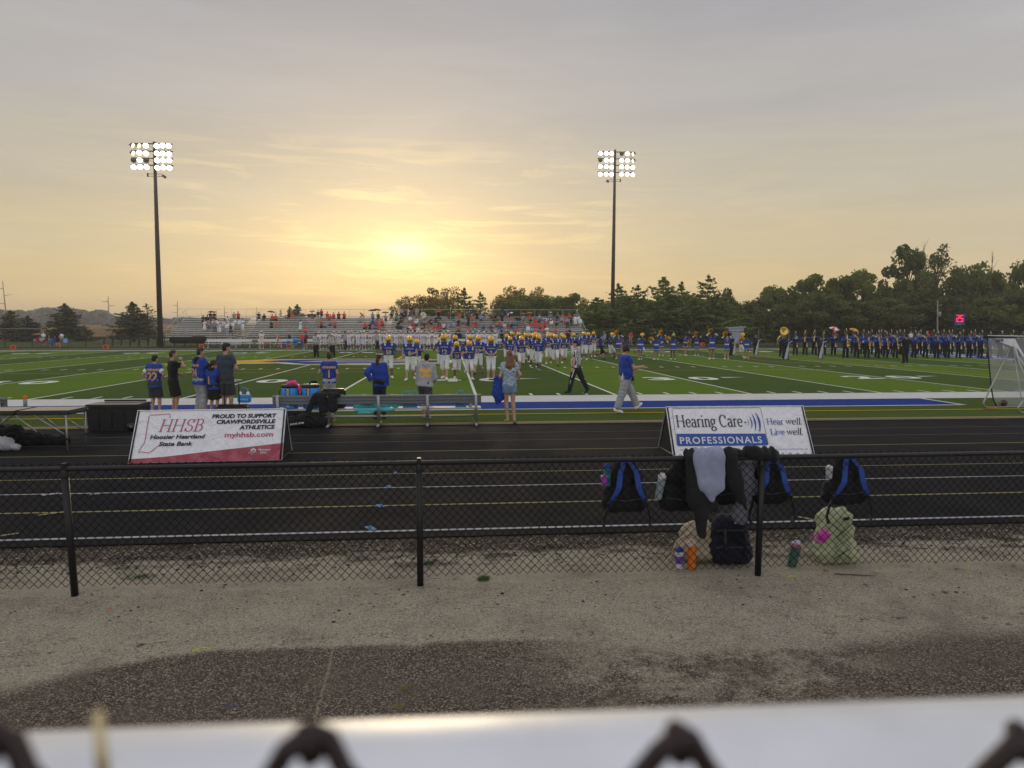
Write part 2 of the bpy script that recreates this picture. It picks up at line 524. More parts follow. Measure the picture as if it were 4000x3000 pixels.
# asphalt with coarse stones in front
asph = t.ramp(v1s, [(0, (.035, .03, .026)), (.35, (.09, .076, .06)), (.62, (.15, .125, .10)), (.82, (.27, .23, .18)), (1, (.46, .41, .34))])
asph = t.mix(t.step(tiny, .42, .66, 0, .75), asph, (.05, .043, .036))
asph = t.mix(t.step(t.noise(2.2, 5, .7), .4, .7, 0, .5), asph, (.13, .115, .09))
edge = t.math('ADD', Y, t.math('MULTIPLY_ADD', big, -.3, .15))
edge = t.math('ADD', edge, t.math('MULTIPLY_ADD', med, -.16, .08))
edge = t.math('ADD', edge, t.math('MULTIPLY_ADD', fine, -.35, .17))
# the asphalt's edge bends towards the viewer on the left and again right of the middle
bend = t.math('MULTIPLY', t.step(X, -1.5, -3.2), .42)
bend2 = t.math('MULTIPLY', t.math('MULTIPLY', t.step(X, .4, 1.6), t.step(X, 3.6, 2.6)), .10)
edge = t.math('ADD', edge, t.math('ADD', bend, bend2))
k_as = t.step(edge, 4.92, t.step(t.math('ABSOLUTE', t.math('ADD', X, .7)), 1.2, 2.4, 4.84, 4.55))
# loose gravel lies over the asphalt in ragged drifts towards the right
drift = t.math('MULTIPLY', t.math('MULTIPLY', t.step(X, .2, 1.3), t.step(X, 3.3, 2.2)), t.step(t.math('ADD', t.noise(2.6, 8, .8), t.math('MULTIPLY_ADD', Y, .12, -.5)), .44, .60))
k_as = t.math('MULTIPLY', k_as, t.math('MULTIPLY_ADD', drift, -.85, 1.0))
k_as = t.math('MULTIPLY', k_as, t.step(t.noise(7, 8, .85), .70, .60, .35, 1.0))
col = t.mix(k_as, base, asph)
col = t.mix(t.math('MULTIPLY', t.step(t.noise(.9, 8, .75), .5, .68), .4), col, (.15, .125, .10))
# dark crumb and pebbles along the track
k_cr = t.step(t.math('ADD', Y, t.math('MULTIPLY_ADD', med, .7, -.35)), 6.82, 7.02)
crumb = t.ramp(v1s, [(0, (.018, .016, .014)), (.5, (.045, .038, .03)), (.8, (.10, .082, .06)), (1, (.40, .34, .26))])
col = t.mix(k_cr, col, crumb)
# black rubber crumb drifts behind the fence, pale dried silt in between
k_dr = t.math('MULTIPLY', t.step(Y, 6.25, 6.7), t.step(t.noise(2.0, 6, .7, sc=(1, 2.4, 1)), .45, .6))
col = t.mix(t.math('MULTIPLY', k_dr, .8), col, (.028, .025, .022))
k_si = t.math('MULTIPLY', t.math('MULTIPLY', t.step(Y, 6.0, 6.25), t.step(Y, 6.9, 6.6)), t.step(t.noise(1.3, 4, .6), .42, .58))
silt = t.mix(t.step(t.noise(30, 3, .7), .56, .66), (.40, .38, .29), (.07, .06, .05))
col = t.mix(t.math('MULTIPLY', k_si, .8), col, silt)
# moss spots
k_mo = t.math('MULTIPLY', t.step(t.noise(1.7, 5, .7), .66, .72), t.step(Y, 5.6, 6.2))
col = t.mix(t.math('MULTIPLY', k_mo, .6), col, (.06, .075, .02))
# a crack across the asphalt
crx = t.math('ABSOLUTE', t.math('ADD', X, t.math('ADD', t.math('MULTIPLY', Y, .045), t.math('MULTIPLY_ADD', t.noise(14, 6, .8), .09, .56))))
k_c = t.math('MULTIPLY', t.math('MULTIPLY', t.step(crx, .014, .004), t.step(fine, .42, .5)), k_as)
col = t.mix(t.math('MULTIPLY', k_c, .7), col, (.33, .29, .22))
h = t.math('ADD', t.math('MULTIPLY', v1d, -.6), t.math('ADD', t.math('MULTIPLY', fine, .8), t.math('MULTIPLY', med, 1.2)))
col = t.mix(1.0, col, (1.18, 1.13, 1.10), 'MULTIPLY')
t.out(col, .95, h, .025, .8, spec=.08)
sheet("gravel_path", -60, 60, -4, TRACK_OUT - .02, 0, t.m)
# --- running track
t = NT("track_rubber")
n1 = t.noise(70, 3, .6)
c = t.ramp(n1, [(.3, (.006, .006, .007)), (.6, (.017, .0165, .018)), (.8, (.042, .041, .042))])
c = t.mix(t.step(t.noise(.5, 5, .65), .4, .7, 0, .5), c, (.022, .021, .022))
c = t.mix(t.step(t.noise(9, 5, .7), .66, .72, 0, .6), c, (.09, .085, .078))
t.out(c, t.ramp(t.noise(1.6, 4), [(.3, (.78,) * 3), (.7, (.93,) * 3)]), n1, .012, .6, spec=.06)
TRACK = t.m
sheet("running_track", -110, 110, TRACK_OUT - .02, TRACK_IN, .012, TRACK)
sheet("running_track", -130, 130, FAR_TURF, FAR_TRACK, .012, TRACK)
# --- turf: ten-yard pattern of lighter and darker green
t = NT("turf_grass")
xyz = t.sep(); X, Y = xyz[0], xyz[1]
k = t.math('DIVIDE', t.math('ABSOLUTE', t.math('SUBTRACT', X, X50)), FIVE)
k = t.math('FLOOR', k)
odd = t.math('MODULO', k, 2.0)
inside = t.math('MULTIPLY', t.step(Y, NEAR_SIDE - .02, NEAR_SIDE + .02), t.step(Y, FAR_SIDE + .02, FAR_SIDE - .02))
inx = t.math('MULTIPLY', t.step(X, X50 - 50 * YD, X50 - 50 * YD + .02), t.step(X, X50 + 50 * YD, X50 + 50 * YD - .02))
odd = t.math('MULTIPLY', odd, t.math('MULTIPLY', inside, inx))
n = t.noise(26, 5, .7)
dark = t.ramp(n, [(.25, (.046, .072, .022)), (.5, (.083, .124, .038)), (.75, (.135, .185, .06))])
lite = t.ramp(n, [(.25, (.068, .114, .018)), (.5, (.135, .215, .036)), (.75, (.21, .295, .06))])
c = t.mix(odd, dark, lite)
wear = t.noise(.33, 6, .65)
c = t.mix(t.step(wear, .38, .68, 0, .3), c, (.11, .15, .04))
c = t.mix(t.step(t.noise(5, 4, .6, sc=(.35, 1.6, 1)), .5, .75, 0, .25), c, (.045, .085, .02))
t.out(c, 1.0, t.noise(60, 3, .7), .03, .8, spec=0.0)
sheet("turf_field", -110, 110, TRACK_IN, FAR_TURF, .02, t.m)
# --- paint on the turf and the track
def paint(name, col, wearcol, amt=.5):
 t = NT(name)
 k = t.step(t.noise(24, 5, .75), .52, .64)
 c = t.mix(t.math('MULTIPLY', k, amt), col, wearcol)
 c = t.mix(t.step(t.noise(1.4, 5, .6), .4, .7, 0, .22), c, wearcol)
 t.out(c, .95, t.noise(50, 3, .7), .02, .7, spec=.03)
 return t.m
P_WHITE = paint("paint_white", (.72, .74, .66), (.30, .33, .22), .35)
P_BAND = paint("paint_white_band", (.66, .66, .63), (.42, .41, .39), .55)
P_FAINT = paint("paint_white_faint", (.42, .48, .33), (.13, .19, .06), .6)
P_BLUE = paint("paint_blue", (.022, .055, .27), (.03, .05, .12), .55)
P_YEL = paint("paint_yellow", (.62, .40, .02), (.30, .25, .04), .4)
P_GOLD = paint("paint_gold", (.65, .40, .03), (.42, .30, .06), .4)
P_GREY = paint("paint_grey", (.33, .33, .36), (.2, .22, .2), .4)
P_TAN = paint("kerb_tan", (.42, .34, .20), (.25, .2, .13), .4)
P_TRW = paint("track_white", (.50, .50, .52), (.12, .12, .12), .5)
P_TRF = paint("track_faint", (.17, .17, .17), (.05, .05, .05), .6)
P_TRY = paint("track_yellow", (.36, .33, .17), (.10, .09, .04), .5)
P_TRB = paint("track_blue", (.16, .30, .50), (.03, .05, .08), .5)
P_GREEN = paint("far_apron_green", (.01, .055, .022), (.02, .04, .02), .4)
ZP = .026
def strips(name, rects, mat, z=ZP, label=None):
 """rects (x0,x1,y0,y1), joined as one painted marking of the ground"""
 mb = MB()
 for i, (x0, x1, y0, y1) in enumerate(rects):
  mb.quad((x0, y0, z), (x1, y0, z), (x1, y1, z), (x0, y1, z))
 o = mb.build(name, mat); o['kind'] = 'structure'
 return o
YW = .105
GL0, GL1 = X50 - 50 * YD, X50 + 50 * YD
yl = []
for i in range(-9, 10):
 x = X50 + i * FIVE
 yl.append((x - YW / 2, x + YW / 2, NEAR_SIDE, FAR_SIDE))
strips("yard_lines", yl, P_WHITE)
strips("goal_lines", [(GL0 - .1, GL0 + .1, NEAR_SIDE, FAR_SIDE), (GL1 - .1, GL1 + .1, NEAR_SIDE, FAR_SIDE)], P_WHITE)
hs = []
W3 = (FAR_SIDE - NEAR_SIDE) / 3
for i in range(1, 100):
 x = GL0 + i * YD
 if i % 5 == 0: continue
 hs.append((x - .05, x + .05, NEAR_SIDE + .12, NEAR_SIDE + .78))
 hs.append((x - .05, x + .05, FAR_SIDE - .78, FAR_SIDE - .12))
 hs.append((x - .06, x + .06, NEAR_SIDE + W3 - .35, NEAR_SIDE + W3 + .35))
 hs.append((x - .06, x + .06, FAR_SIDE - W3 - .35, FAR_SIDE - W3 + .35))
strips("hash_marks", hs, P_WHITE)
strips("sideline_band", [(-100, 62, NEAR_SIDE - 1.95, NEAR_SIDE)], P_BAND)
strips("far_sideline", [(-100, 62, FAR_SIDE, FAR_SIDE + 1.0)], P_WHITE)
# team area: blue between white edges, pointed at its right end
ya, yb = NEAR_SIDE - 1.95, NEAR_SIDE - 3.75
xr, xt = 14.5, 14.5
mb = MB(); mb.add([(-60, yb, ZP), (xt, yb, ZP), (xr, ya, ZP), (-60, ya, ZP)], [(0, 1, 2, 3)])
o = mb.build("team_area", P_BLUE); o['kind'] = 'structure'
mb = MB()
mb.quad((-60, yb - .13, ZP), (xt, yb - .13, ZP), (xt, yb - .002, ZP), (-60, yb - .002, ZP))
mb.add([(xt, yb - .13, ZP + .004), (xt + .13, yb - .13, ZP + .004), (xr + .13, ya, ZP + .004), (xr, ya, ZP + .004)], [(0, 1, 2, 3)])
o = mb.build("team_area_border", P_WHITE); o['kind'] = 'structure'
strips("boundary_line", [(-100, 60, 17.92, 18.03)], P_YEL, ZP + .004)
strips("far_boundary_line", [(-100, 60, FAR_SIDE + 4.6, FAR_SIDE + 4.7)], P_YEL)
strips("team_area", [(X50 - 27, X50 + 22, FAR_SIDE + 1.0, FAR_SIDE + 2.0)], P_BLUE)
strips("coach_apron", [(-16, 60, FAR_SIDE + 2.0, FAR_TURF)], P_GREEN, ZP)
# soccer lines in yellow
ring = MB()
for (cx, cy, r, a0, a1) in ((X50, (NEAR_SIDE + FAR_SIDE) / 2, 9.15, 0, 360), (30.0, 47.3, 9.15, 127, 233)):
 n = 56
 for k in range(n):
  a, b = R(a0 + (a1 - a0) * k / n), R(a0 + (a1 - a0) * (k + 1) / n)
  ring.quad((cx + r * math.cos(a), cy + r * math.sin(a), ZP + .005), (cx + (r + .1) * math.cos(a), cy + (r + .1) * math.sin(a), ZP + .005),
      (cx + (r + .1) * math.cos(b), cy + (r + .1) * math.sin(b), ZP + .005), (cx + r * math.cos(b), cy + r * math.sin(b), ZP + .005))
x18 = 24.6
for (x0, x1, y0, y1) in ((x18, x18 + .1, 27.0, 67.5), (x18, 46, 27.0, 27.1), (x18, 46, 67.4, 67.5), (-46, 20, 35.9, 36.0), (-46, 20, 60.0, 60.1)):
 ring.quad((x0, y0, ZP + .005), (x1, y0, ZP + .005), (x1, y1, ZP + .005), (x0, y1, ZP + .005))
o = ring.build("soccer_lines", P_YEL); o['kind'] = 'structure'
# end zone on the right: blue with white letter bands
strips("end_zone", [(GL1 + .1, GL1 + 9.1, NEAR_SIDE + 8, FAR_SIDE)], P_BLUE, ZP)
ez = []
for i, (c, (y0, y1)) in enumerate(zip("ATHENIANS", [(33 + 4.1 * k, 36.2 + 4.1 * k) for k in range(9)])):
 for q in range(3):
  ez.append((GL1 + 1.3 + q * 2.4, GL1 + 2.3 + q * 2.4, y0, y1))
 ez.append((GL1 + 1.3, GL1 + 7.1, y0, y0 + .8))
strips("end_zone_letters", ez[:], P_WHITE, ZP + .004)
# numbers
def turf_number(s, x, y, flip=False):
 me = text_mesh(s, 1.0, .035, 0, 'CENTER', 1.0, 1.0, 0, P_WHITE)
 xs = [v.co.x for v in me.vertices]; ys = [v.co.y for v in me.vertices]
 w, hh = max(xs) - min(xs), max(ys) - min(ys)
 cx = (max(xs) + min(xs)) / 2
 sx, sy = 1.22 / w, 1.83 / hh
 if s in '<>':
  sx, sy = .9 / w, .55 / hh
 o = link("turf_number", me, None, (x - (-cx if flip else cx) * sx, y + (1.83 if flip else 0) + (.9 if s in '<>' else 0), ZP + .002), (0, 0, PI if flip else 0), (sx, sy, 1))
 o['kind'] = 'structure'
 return o
for i, s in ((-4, "10"), (-3, "20"), (-2, "30"), (-1, "40"), (0, "50"), (1, "40"), (2, "30"), (3, "20"), (4, "10")):
 x = X50 + i * 10 * YD
 y = NEAR_SIDE + 6.4
 turf_number(s[0], x - .98, y); turf_number(s[1], x + .98, y)
 yf = FAR_SIDE - 6.4 - 1.83
 turf_number(s[0], x + .98, yf, True); turf_number(s[1], x - .98, yf, True)
 if i > 0:
  mb = MB(); mb.add([(x + 2.0, y + 1.05, ZP + .002), (x + 2.0, y + 1.5, ZP + .002), (x + 3.1, y + 1.4, ZP + .002)], [(0, 2, 1)]); o = mb.build("turf_arrow", P_WHITE); o['kind'] = 'structure'
 if i < 0:
  mb = MB(); mb.add([(x - 2.0, y + 1.05, ZP + .002), (x - 2.0, y + 1.5, ZP + .002), (x - 3.1, y + 1.4, ZP + .002)], [(0, 1, 2)]); o = mb.build("turf_arrow", P_WHITE); o['kind'] = 'structure'
# painted emblem on the fifty yard line
def blob(name, cx, cy, pts, z, mat):
 mb = MB(); mb.add([(cx + x, cy + y, z) for x, y in pts], [tuple(range(len(pts)))])
 o = mb.build(name, mat); o['kind'] = 'structure'
 return o
EX, EY = X50 + .6, (NEAR_SIDE + FAR_SIDE) / 2 - 1.0
blob("midfield_emblem", EX, EY, [(-8.2, .6), (-6.5, -1.2), (-4.2, -1.6), (-3.0, -.9), (-1.0, -3.3), (3.2, -3.6), (6.8, -2.2), (8.4, -.6), (8.0, 2.4), (4.6, 4.6), (-1.2, 5.2), (-5.0, 4.4), (-6.6, 2.6)], ZP + .004, P_WHITE)
blob("midfield_emblem", EX, EY, [(-7.9, .7), (-6.4, -.9), (-4.4, -1.2), (-3.2, -.5), (-3.6, 1.4), (-2.4, 3.6), (4.2, 4.3), (4.0, 4.45), (-1.1, 4.95), (-4.8, 4.15), (-6.3, 2.5)], ZP + .008, P_GOLD)
blob("midfield_emblem", EX, EY, [(-4.6, .9), (-2.6, -.3), (-.8, -2.6), (.6, -3.0), (1.4, -1.6), (5.8, -1.7), (7.6, -.4), (7.3, 2.0), (4.2, 3.9), (-1.4, 4.1), (-3.8, 3.0)], ZP + .010, P_BLUE)
blob("midfield_emblem", EX, EY, [(-2.2, .8), (.4, -.3), (3.4, -.5), (6.3, .2), (5.9, 1.6), (2.4, 2.6), (-.9, 2.5)], ZP + .014, P_GREY)
blob("midfield_emblem", EX, EY, [(-.6, 1.0), (2.0, .5), (4.9, .9), (3.9, 1.5), (.9, 1.7)], ZP + .018, P_BLUE)
blob("midfield_emblem", EX, EY, [(-2.2, -2.7), (.4, -3.1), (2.6, -2.9), (3.0, -2.3), (1.0, -2.1)], ZP + .018, P_GOLD)
blob("midfield_emblem", EX, EY, [(3.4, -2.4), (6.2, -1.9), (7.6, -.9), (5.6, -.9)], ZP + .018, P_GOLD)
blob("midfield_emblem", EX, EY, [(3.1, 1.9), (5.6, 1.3), (6.6, 1.9), (4.4, 2.9)], ZP + .018, P_GOLD)
# track kerb, lane lines, lane marks
mb = MB(); mb.box((0, TRACK_IN, .03), (200, .07, .05)); o = mb.build("track_kerb", P_TAN); o['kind'] = 'structure'
mb = MB(); mb.box((0, FAR_TURF, .03), (200, .07, .05)); o = mb.build("track_kerb", P_TAN); o['kind'] = 'structure'
LANES = [(2077, P_TRW, .055), (1977, P_TRY, .045), (1907, P_TRW, .04), (1853, P_TRY, .04), (1808, P_TRW, .04), (1766, P_TRY, .035), (1727, P_TRF, .035), (1697, P_TRF, .03)]
for i, (py, m, w) in enumerate(LANES):
 y = G(1640, py).y
 strips("lane_line", [(-100, 100, y - w / 2, y + w / 2)], m, .017)
 strips("lane_line", [(-100, 100, FAR_TURF + (y - TRACK_OUT) - w / 2, FAR_TURF + (y - TRACK_OUT) + w / 2)], P_TRF, .017)
for (px, py, w, l, m, rz) in ((1519, 1906, .07, .12, P_TRB, .5), (1486, 1982, .07, .16, P_TRB, .4), (1448, 2070, .08, .18, P_TRB, .5), (1547, 1851, .05, .1, P_TRB, .4), (200, 1936, .2, .08, P_TRW, .5),
        (205, 2012, .3, .05, P_TRY, .55), (375, 1936, .14, .05, P_TRY, .6), (527, 1873, .18, .05, P_TRY, .5), (3178, 2037, .36, .05, P_TRY, -.9), (5, 2100, .3, .05, P_TRY, .6)):
 p = G(px, py)
 mb = MB(); mb.quad((-w / 2, -l / 2, 0), (w / 2, -l / 2, 0), (w / 2, l / 2, 0), (-w / 2, l / 2, 0))
 o = mb.build("lane_mark", m, None, (p.x, p.y, .022), (0, 0, rz)); o['kind'] = 'structure'
# --- fields and road beyond the stadium
t = NT("corn_field")
c = t.ramp(t.noise(.25, 6, .7), [(.3, (.13, .085, .035)), (.6, (.24, .16, .07)), (.8, (.33, .23, .11))])
c = t.mix(t.step(t.noise(.02, 4, .6, sc=(.2, 1, 1)), .4, .65, 0, .6), c, (.20, .125, .05))
t.out(c, .95, t.noise(1.2, 5, .8), .6, .8, spec=.05)
CORN = t.m
mb = MB()
xs_ = [-420 + 35 * i for i in range(24)]
rows_ = [(150, -.02), (195, .2), (200, 1.7), (300, 2.2), (420, 3.2), (600, 5.5)]
for i in range(len(xs_)):
 for (y, z) in rows_: mb.v.append((xs_[i], y + (40 if xs_[i] < -70 and y < 210 else 0) * min(1, (-70 - xs_[i]) / 60 if xs_[i] < -70 else 0), z + .25 * math.sin(xs_[i] * .05 + y)))
nr = len(rows_)
for i in range(len(xs_) - 1):
 for j in range(nr - 1):
  mb.f.append((i * nr + j, (i + 1) * nr + j, (i + 1) * nr + j + 1, i * nr + j + 1)); mb.m.append(0); mb.sm.append(True)
o = mb.build("cornfield_terrain", CORN); o['kind'] = 'structure'
t = NT("far_road_asphalt")
t.out(t.ramp(t.noise(.3, 4), [(.3, (.20, .19, .18)), (.7, (.27, .26, .24))]), .8)
mb = MB()
rp = [(G(-300, 1303), 5), (G(0, 1305), 5), (G(180, 1309), 4.5), (G(350, 1315), 4.2), (G(600, 1327), 3.2), (G(700, 1333), 3), (G(1000, 1342), 3)]
for i in range(len(rp) - 1):
 a, wa = rp[i]; b, wb = rp[i + 1]
 mb.quad((a.x, a.y, .0), (b.x, b.y, .0), (b.x, b.y + wb * 1.6, .0), (a.x, a.y + wa * 3.0, .0))
o = mb.build("far_road", t.m); o['kind'] = 'structure'
# ================================================================== trees
def leaf_mat(name, dark, light, trans=.35):
 t = NT(name)
 oi = t.N.new("ShaderNodeObjectInfo")
 n = t.noise(.55, 3, .6)
 n2 = t.noise(5, 2, .5)
 f = t.math('ADD', t.math('MULTIPLY', n, .75), t.math('MULTIPLY', n2, .35))
 f = t.math('ADD', f, t.math('MULTIPLY_ADD', oi.outputs['Random'], .16, -.12))
 c = t.ramp(f, [(.36, dark), (.62, light)])
 t.out(c, .75, spec=.25)
 tr = t.N.new("ShaderNodeBsdfTranslucent")
 c2 = t.mix(1.0, c, (1.5, 1.35, .5), 'MULTIPLY')
 t.L.new(c2, tr.inputs[0])
 mx = t.N.new("ShaderNodeMixShader"); mx.inputs[0].default_value = trans
 t.L.new(t.p.outputs[0], mx.inputs[1]); t.L.new(tr.outputs[0], mx.inputs[2])
 t.L.new(mx.outputs[0], t.N["Material Output"].inputs[0])
 return t.m
L_OAK = leaf_mat("leaf_broad", (.055, .085, .022), (.20, .25, .060), .4)
L_DARK = leaf_mat("leaf_broad_dark", (.052, .070, .026), (.16, .18, .060), .35)
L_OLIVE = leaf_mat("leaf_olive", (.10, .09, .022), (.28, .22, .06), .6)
L_PINE = leaf_mat("leaf_pine", (.050, .088, .028), (.19, .24, .065), .3)
L_SPRUCE = leaf_mat("leaf_spruce", (.045, .062, .036), (.12, .145, .07), .2)
BARK = M("bark", (.07, .055, .042), .95, var=.3, scale=8, bump=.4, bscale=30)
def leaf_quads(rg, P, size, flat=0.0):
 """one small four-sided leaf clump at every point of P"""
 n = len(P)
 a = rg.normal(size=(n, 3)); a /= np.linalg.norm(a, axis=1)[:, None]
 b = rg.normal(size=(n, 3))
 if flat: a[:, 2] *= (1 - flat); b[:, 2] *= (1 - flat)
 a /= np.linalg.norm(a, axis=1)[:, None]
 b -= (b * a).sum(1)[:, None] * a
 b /= np.linalg.norm(b, axis=1)[:, None]
 s = size * rg.uniform(.55, 1.35, (n, 1))
 t = s * rg.uniform(.45, .8, (n, 1))
 V = np.stack([P - a * s, P + b * t, P + a * s, P - b * t], 1).reshape(-1, 3)
 return V
def quads_mesh(name, V, mat):
 n = len(V) // 4
 me = bpy.data.meshes.new(name)
 me.vertices.add(len(V)); me.vertices.foreach_set("co", V.astype(np.float32).ravel())
 me.loops.add(n * 4); me.loops.foreach_set("vertex_index", np.arange(n * 4, dtype=np.int32))
 me.polygons.add(n); me.polygons.foreach_set("loop_start", np.arange(n, dtype=np.int32) * 4)
 me.polygons.foreach_set("loop_total", np.full(n, 4, dtype=np.int32))
 me.materials.append(mat)
 me.update(); me.validate()
 return me
def broad_proto(seed, h=10.0, w=7.0, low=.22, ncl=30, per=150, leaf=.25, mat=None, sparse=1.0, lean=0.0):
 rg = np.random.default_rng(seed)
 C, Rr = [], []
 zc, rz = h * (low + 1) / 2, h * (1 - low) / 2
 while len(C) < ncl:
  p = rg.uniform(-1, 1, 3)
  r = np.linalg.norm(p)
  if r > 1 or r < .35: continue
  k = 1.0 if p[2] < .2 else 1 - .25 * (p[2] - .2)
  q = np.array([p[0] * w / 2 * k * .84, p[1] * w / 2 * k * .84, zc + p[2] * rz * .86])
  q[0] += lean * (q[2] / h) ** 2 * h
  C.append(q); Rr.append(rg.uniform(.085, .15) * h * (.7 + .3 * sparse))
 C = np.array(C)
 P = []
 for c, r in zip(C, Rr):
  d = rg.normal(size=(per, 3)); d /= np.linalg.norm(d, axis=1)[:, None]
  rad = r * rg.uniform(.25, 1.0, (per, 1)) ** .55
  d[:, 2] *= .75
  P.append(c + d * rad)
 V = leaf_quads(rg, np.concatenate(P), leaf)
 crown = quads_mesh("crown", V, mat or L_OAK)
 tb = MB()
 top = Vector((lean * .5 * h * .5, 0, h * .72))
 tb.tube([(0, 0, -.1), (0.02 * h * rg.uniform(-1, 1), 0, h * .25), (lean * h * .3, .02 * h * rg.uniform(-1, 1), h * .5), top], [h * .026, h * .02, h * .014, h * .006], 7)
 for c in C[::2]:
  z0 = min(c[2] * .62, h * .6)
  b = Vector((lean * (z0 / h) ** 2 * h, 0, z0))
  e = Vector(c)
  tb.tube([b, (b + e) / 2 + Vector((0, 0, .05 * h)), e], [h * .009, h * .006, h * .002], 5)
 return crown, tb.mesh("trunk", [BARK])
def conifer_proto(seed, h=10.0, w=5.0, low=.08, tiers=17, mat=None, leaf=.16, open_=0.0, per=26):
 rg = np.random.default_rng(seed)
 P = []
 tb = MB()
 tb.tube([(0, 0, -.1), (0, 0, h * .5), (0, 0, h * .97)], [h * .018, h * .012, h * .002], 6)
 for i in range(tiers):
  f = i / (tiers - 1)
  z = h * (low + (1 - low) * f * .97)
  r = w / 2 * (1 - f) ** .62 * rg.uniform(.72, 1.15) + .02 * h
  nb = max(4, int(11 * (1 - f) + 3))
  for k in range(nb):
   if rg.random() < open_: continue
   a = rg.uniform(0, 2 * PI)
   L_ = r * rg.uniform(.65, 1.15)
   m = max(5, int(per * (L_ / (w / 2) + .15)))
   tt = rg.uniform(.12, 1, m)
   up = rg.uniform(.05, .3) if f > .25 else rg.uniform(-.12, .15)
   spread = .16 * L_ * (1 - .5 * tt)
   q = np.stack([np.cos(a) * tt * L_ + rg.normal(size=m) * spread, np.sin(a) * tt * L_ + rg.normal(size=m) * spread,
        z + up * L_ * tt ** 1.4 + rg.normal(size=m) * .012 * h], 1)
   P.append(q)
   if k % 3 == 0:
    tb.tube([(0, 0, z), (math.cos(a) * L_ * .8, math.sin(a) * L_ * .8, z + up * L_ * .7)], [h * .004, h * .001], 4)
 V = leaf_quads(rg, np.concatenate(P), leaf, .35)
 return quads_mesh("crown", V, mat or L_PINE), tb.mesh("trunk", [BARK])
TP = {
 'o1': broad_proto(1, 10, 8.0, .12), 'o2': broad_proto(2, 10, 7.2, .08, 34), 'o3': broad_proto(3, 10, 9.5, .15, 36), 'o4': broad_proto(4, 10, 6.2, .16, 26),
 'd1': broad_proto(5, 10, 7.6, .06, 36, 160, mat=L_DARK), 'd2': broad_proto(6, 10, 9.0, .08, 38, 160, mat=L_DARK),
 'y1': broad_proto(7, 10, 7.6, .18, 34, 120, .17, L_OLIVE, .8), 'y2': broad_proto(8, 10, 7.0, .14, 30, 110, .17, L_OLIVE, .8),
 's1': broad_proto(9, 10, 5.6, .38, 19, 70, .15, L_DARK, .3), 's2': broad_proto(10, 10, 4.6, .5, 11, 60, .15, L_DARK, .2, .16),
 'p1': conifer_proto(11, 10, 8.0, .03, 18, leaf=.23, per=44), 'p2': conifer_proto(12, 10, 6.8, .03, 17, open_=.08, leaf=.21, per=36), 'p3': conifer_proto(13, 10, 9.5, .03, 17, leaf=.25, per=48),
 'c1': conifer_proto(14, 10, 6.0, .08, 22, L_SPRUCE, .22, 0, 44), 'c2': conifer_proto(15, 10, 5.2, .10, 20, L_SPRUCE, .16, .22, 20), 'c3': conifer_proto(16, 10, 8.0, .05, 18, L_SPRUCE, .25, 0, 44),
}
DESC = {'o': 'rounded green broadleaf tree', 'd': 'dense dark green broadleaf tree', 'y': 'golden backlit broadleaf tree', 's': 'tall thin-crowned tree', 'p': 'spreading green pine', 'c': 'dark cone-shaped evergreen'}
TW = {}
for _k, (_c, _t) in TP.items():
 _a = np.empty(len(_c.vertices) * 3, dtype=np.float32); _c.vertices.foreach_get("co", _a)
 _a = _a.reshape(-1, 3)[:, 0]
 TW[_k] = float(np.percentile(_a, 98) - np.percentile(_a, 2))
def tree(kind, px, py, Y, wpx, label, group=None, zb=-.03, cat='tree'):
 x = at(px, 1281, Y).x
 h = at(px, py, Y).z - zb
 crown, trunk = TP[kind]
 w0 = TW[kind]
 s = h / 10.0
 sx = (wpx / FPX * Y) / (w0 * s) if wpx else 1.0
 if kind[0] in 'pc': sx *= 1.45
 sx = min(max(sx, .55), 2.0)
 r = root('conifer_tree' if kind[0] in 'cp' else 'broadleaf_tree', (x, Y, zb), rnd.uniform(0, 6.28), label, cat, group, scale=(s * sx, s * sx, s))
 link("crown", crown, r); link("trunk", trunk, r)
 return r
# evergreens on the lawn at the left
tree('c1', 45, 1212, 128, 78, 'dark cone-shaped evergreen nearest the left edge, behind the track fence', 'evergreens on the lawn')
tree('c3', 112, 1232, 126, 95, 'broad low evergreen just right of the leftmost evergreen on the lawn', 'evergreens on the lawn')
tree('c1', 256, 1186, 124, 84, 'tall dark evergreen with a doubled tip behind the people by the track', 'evergreens on the lawn')
tree('c3', 330, 1271, 128, 44, 'smallest evergreen on the lawn, left of the car headlights', 'evergreens on the lawn')
tree('c1', 521, 1180, 122, 100, 'tall full evergreen standing left of the left light pole', 'evergreens on the lawn')
tree('c2', 577, 1188, 123, 90, 'thin open-topped evergreen directly beside the left light pole', 'evergreens on the lawn')
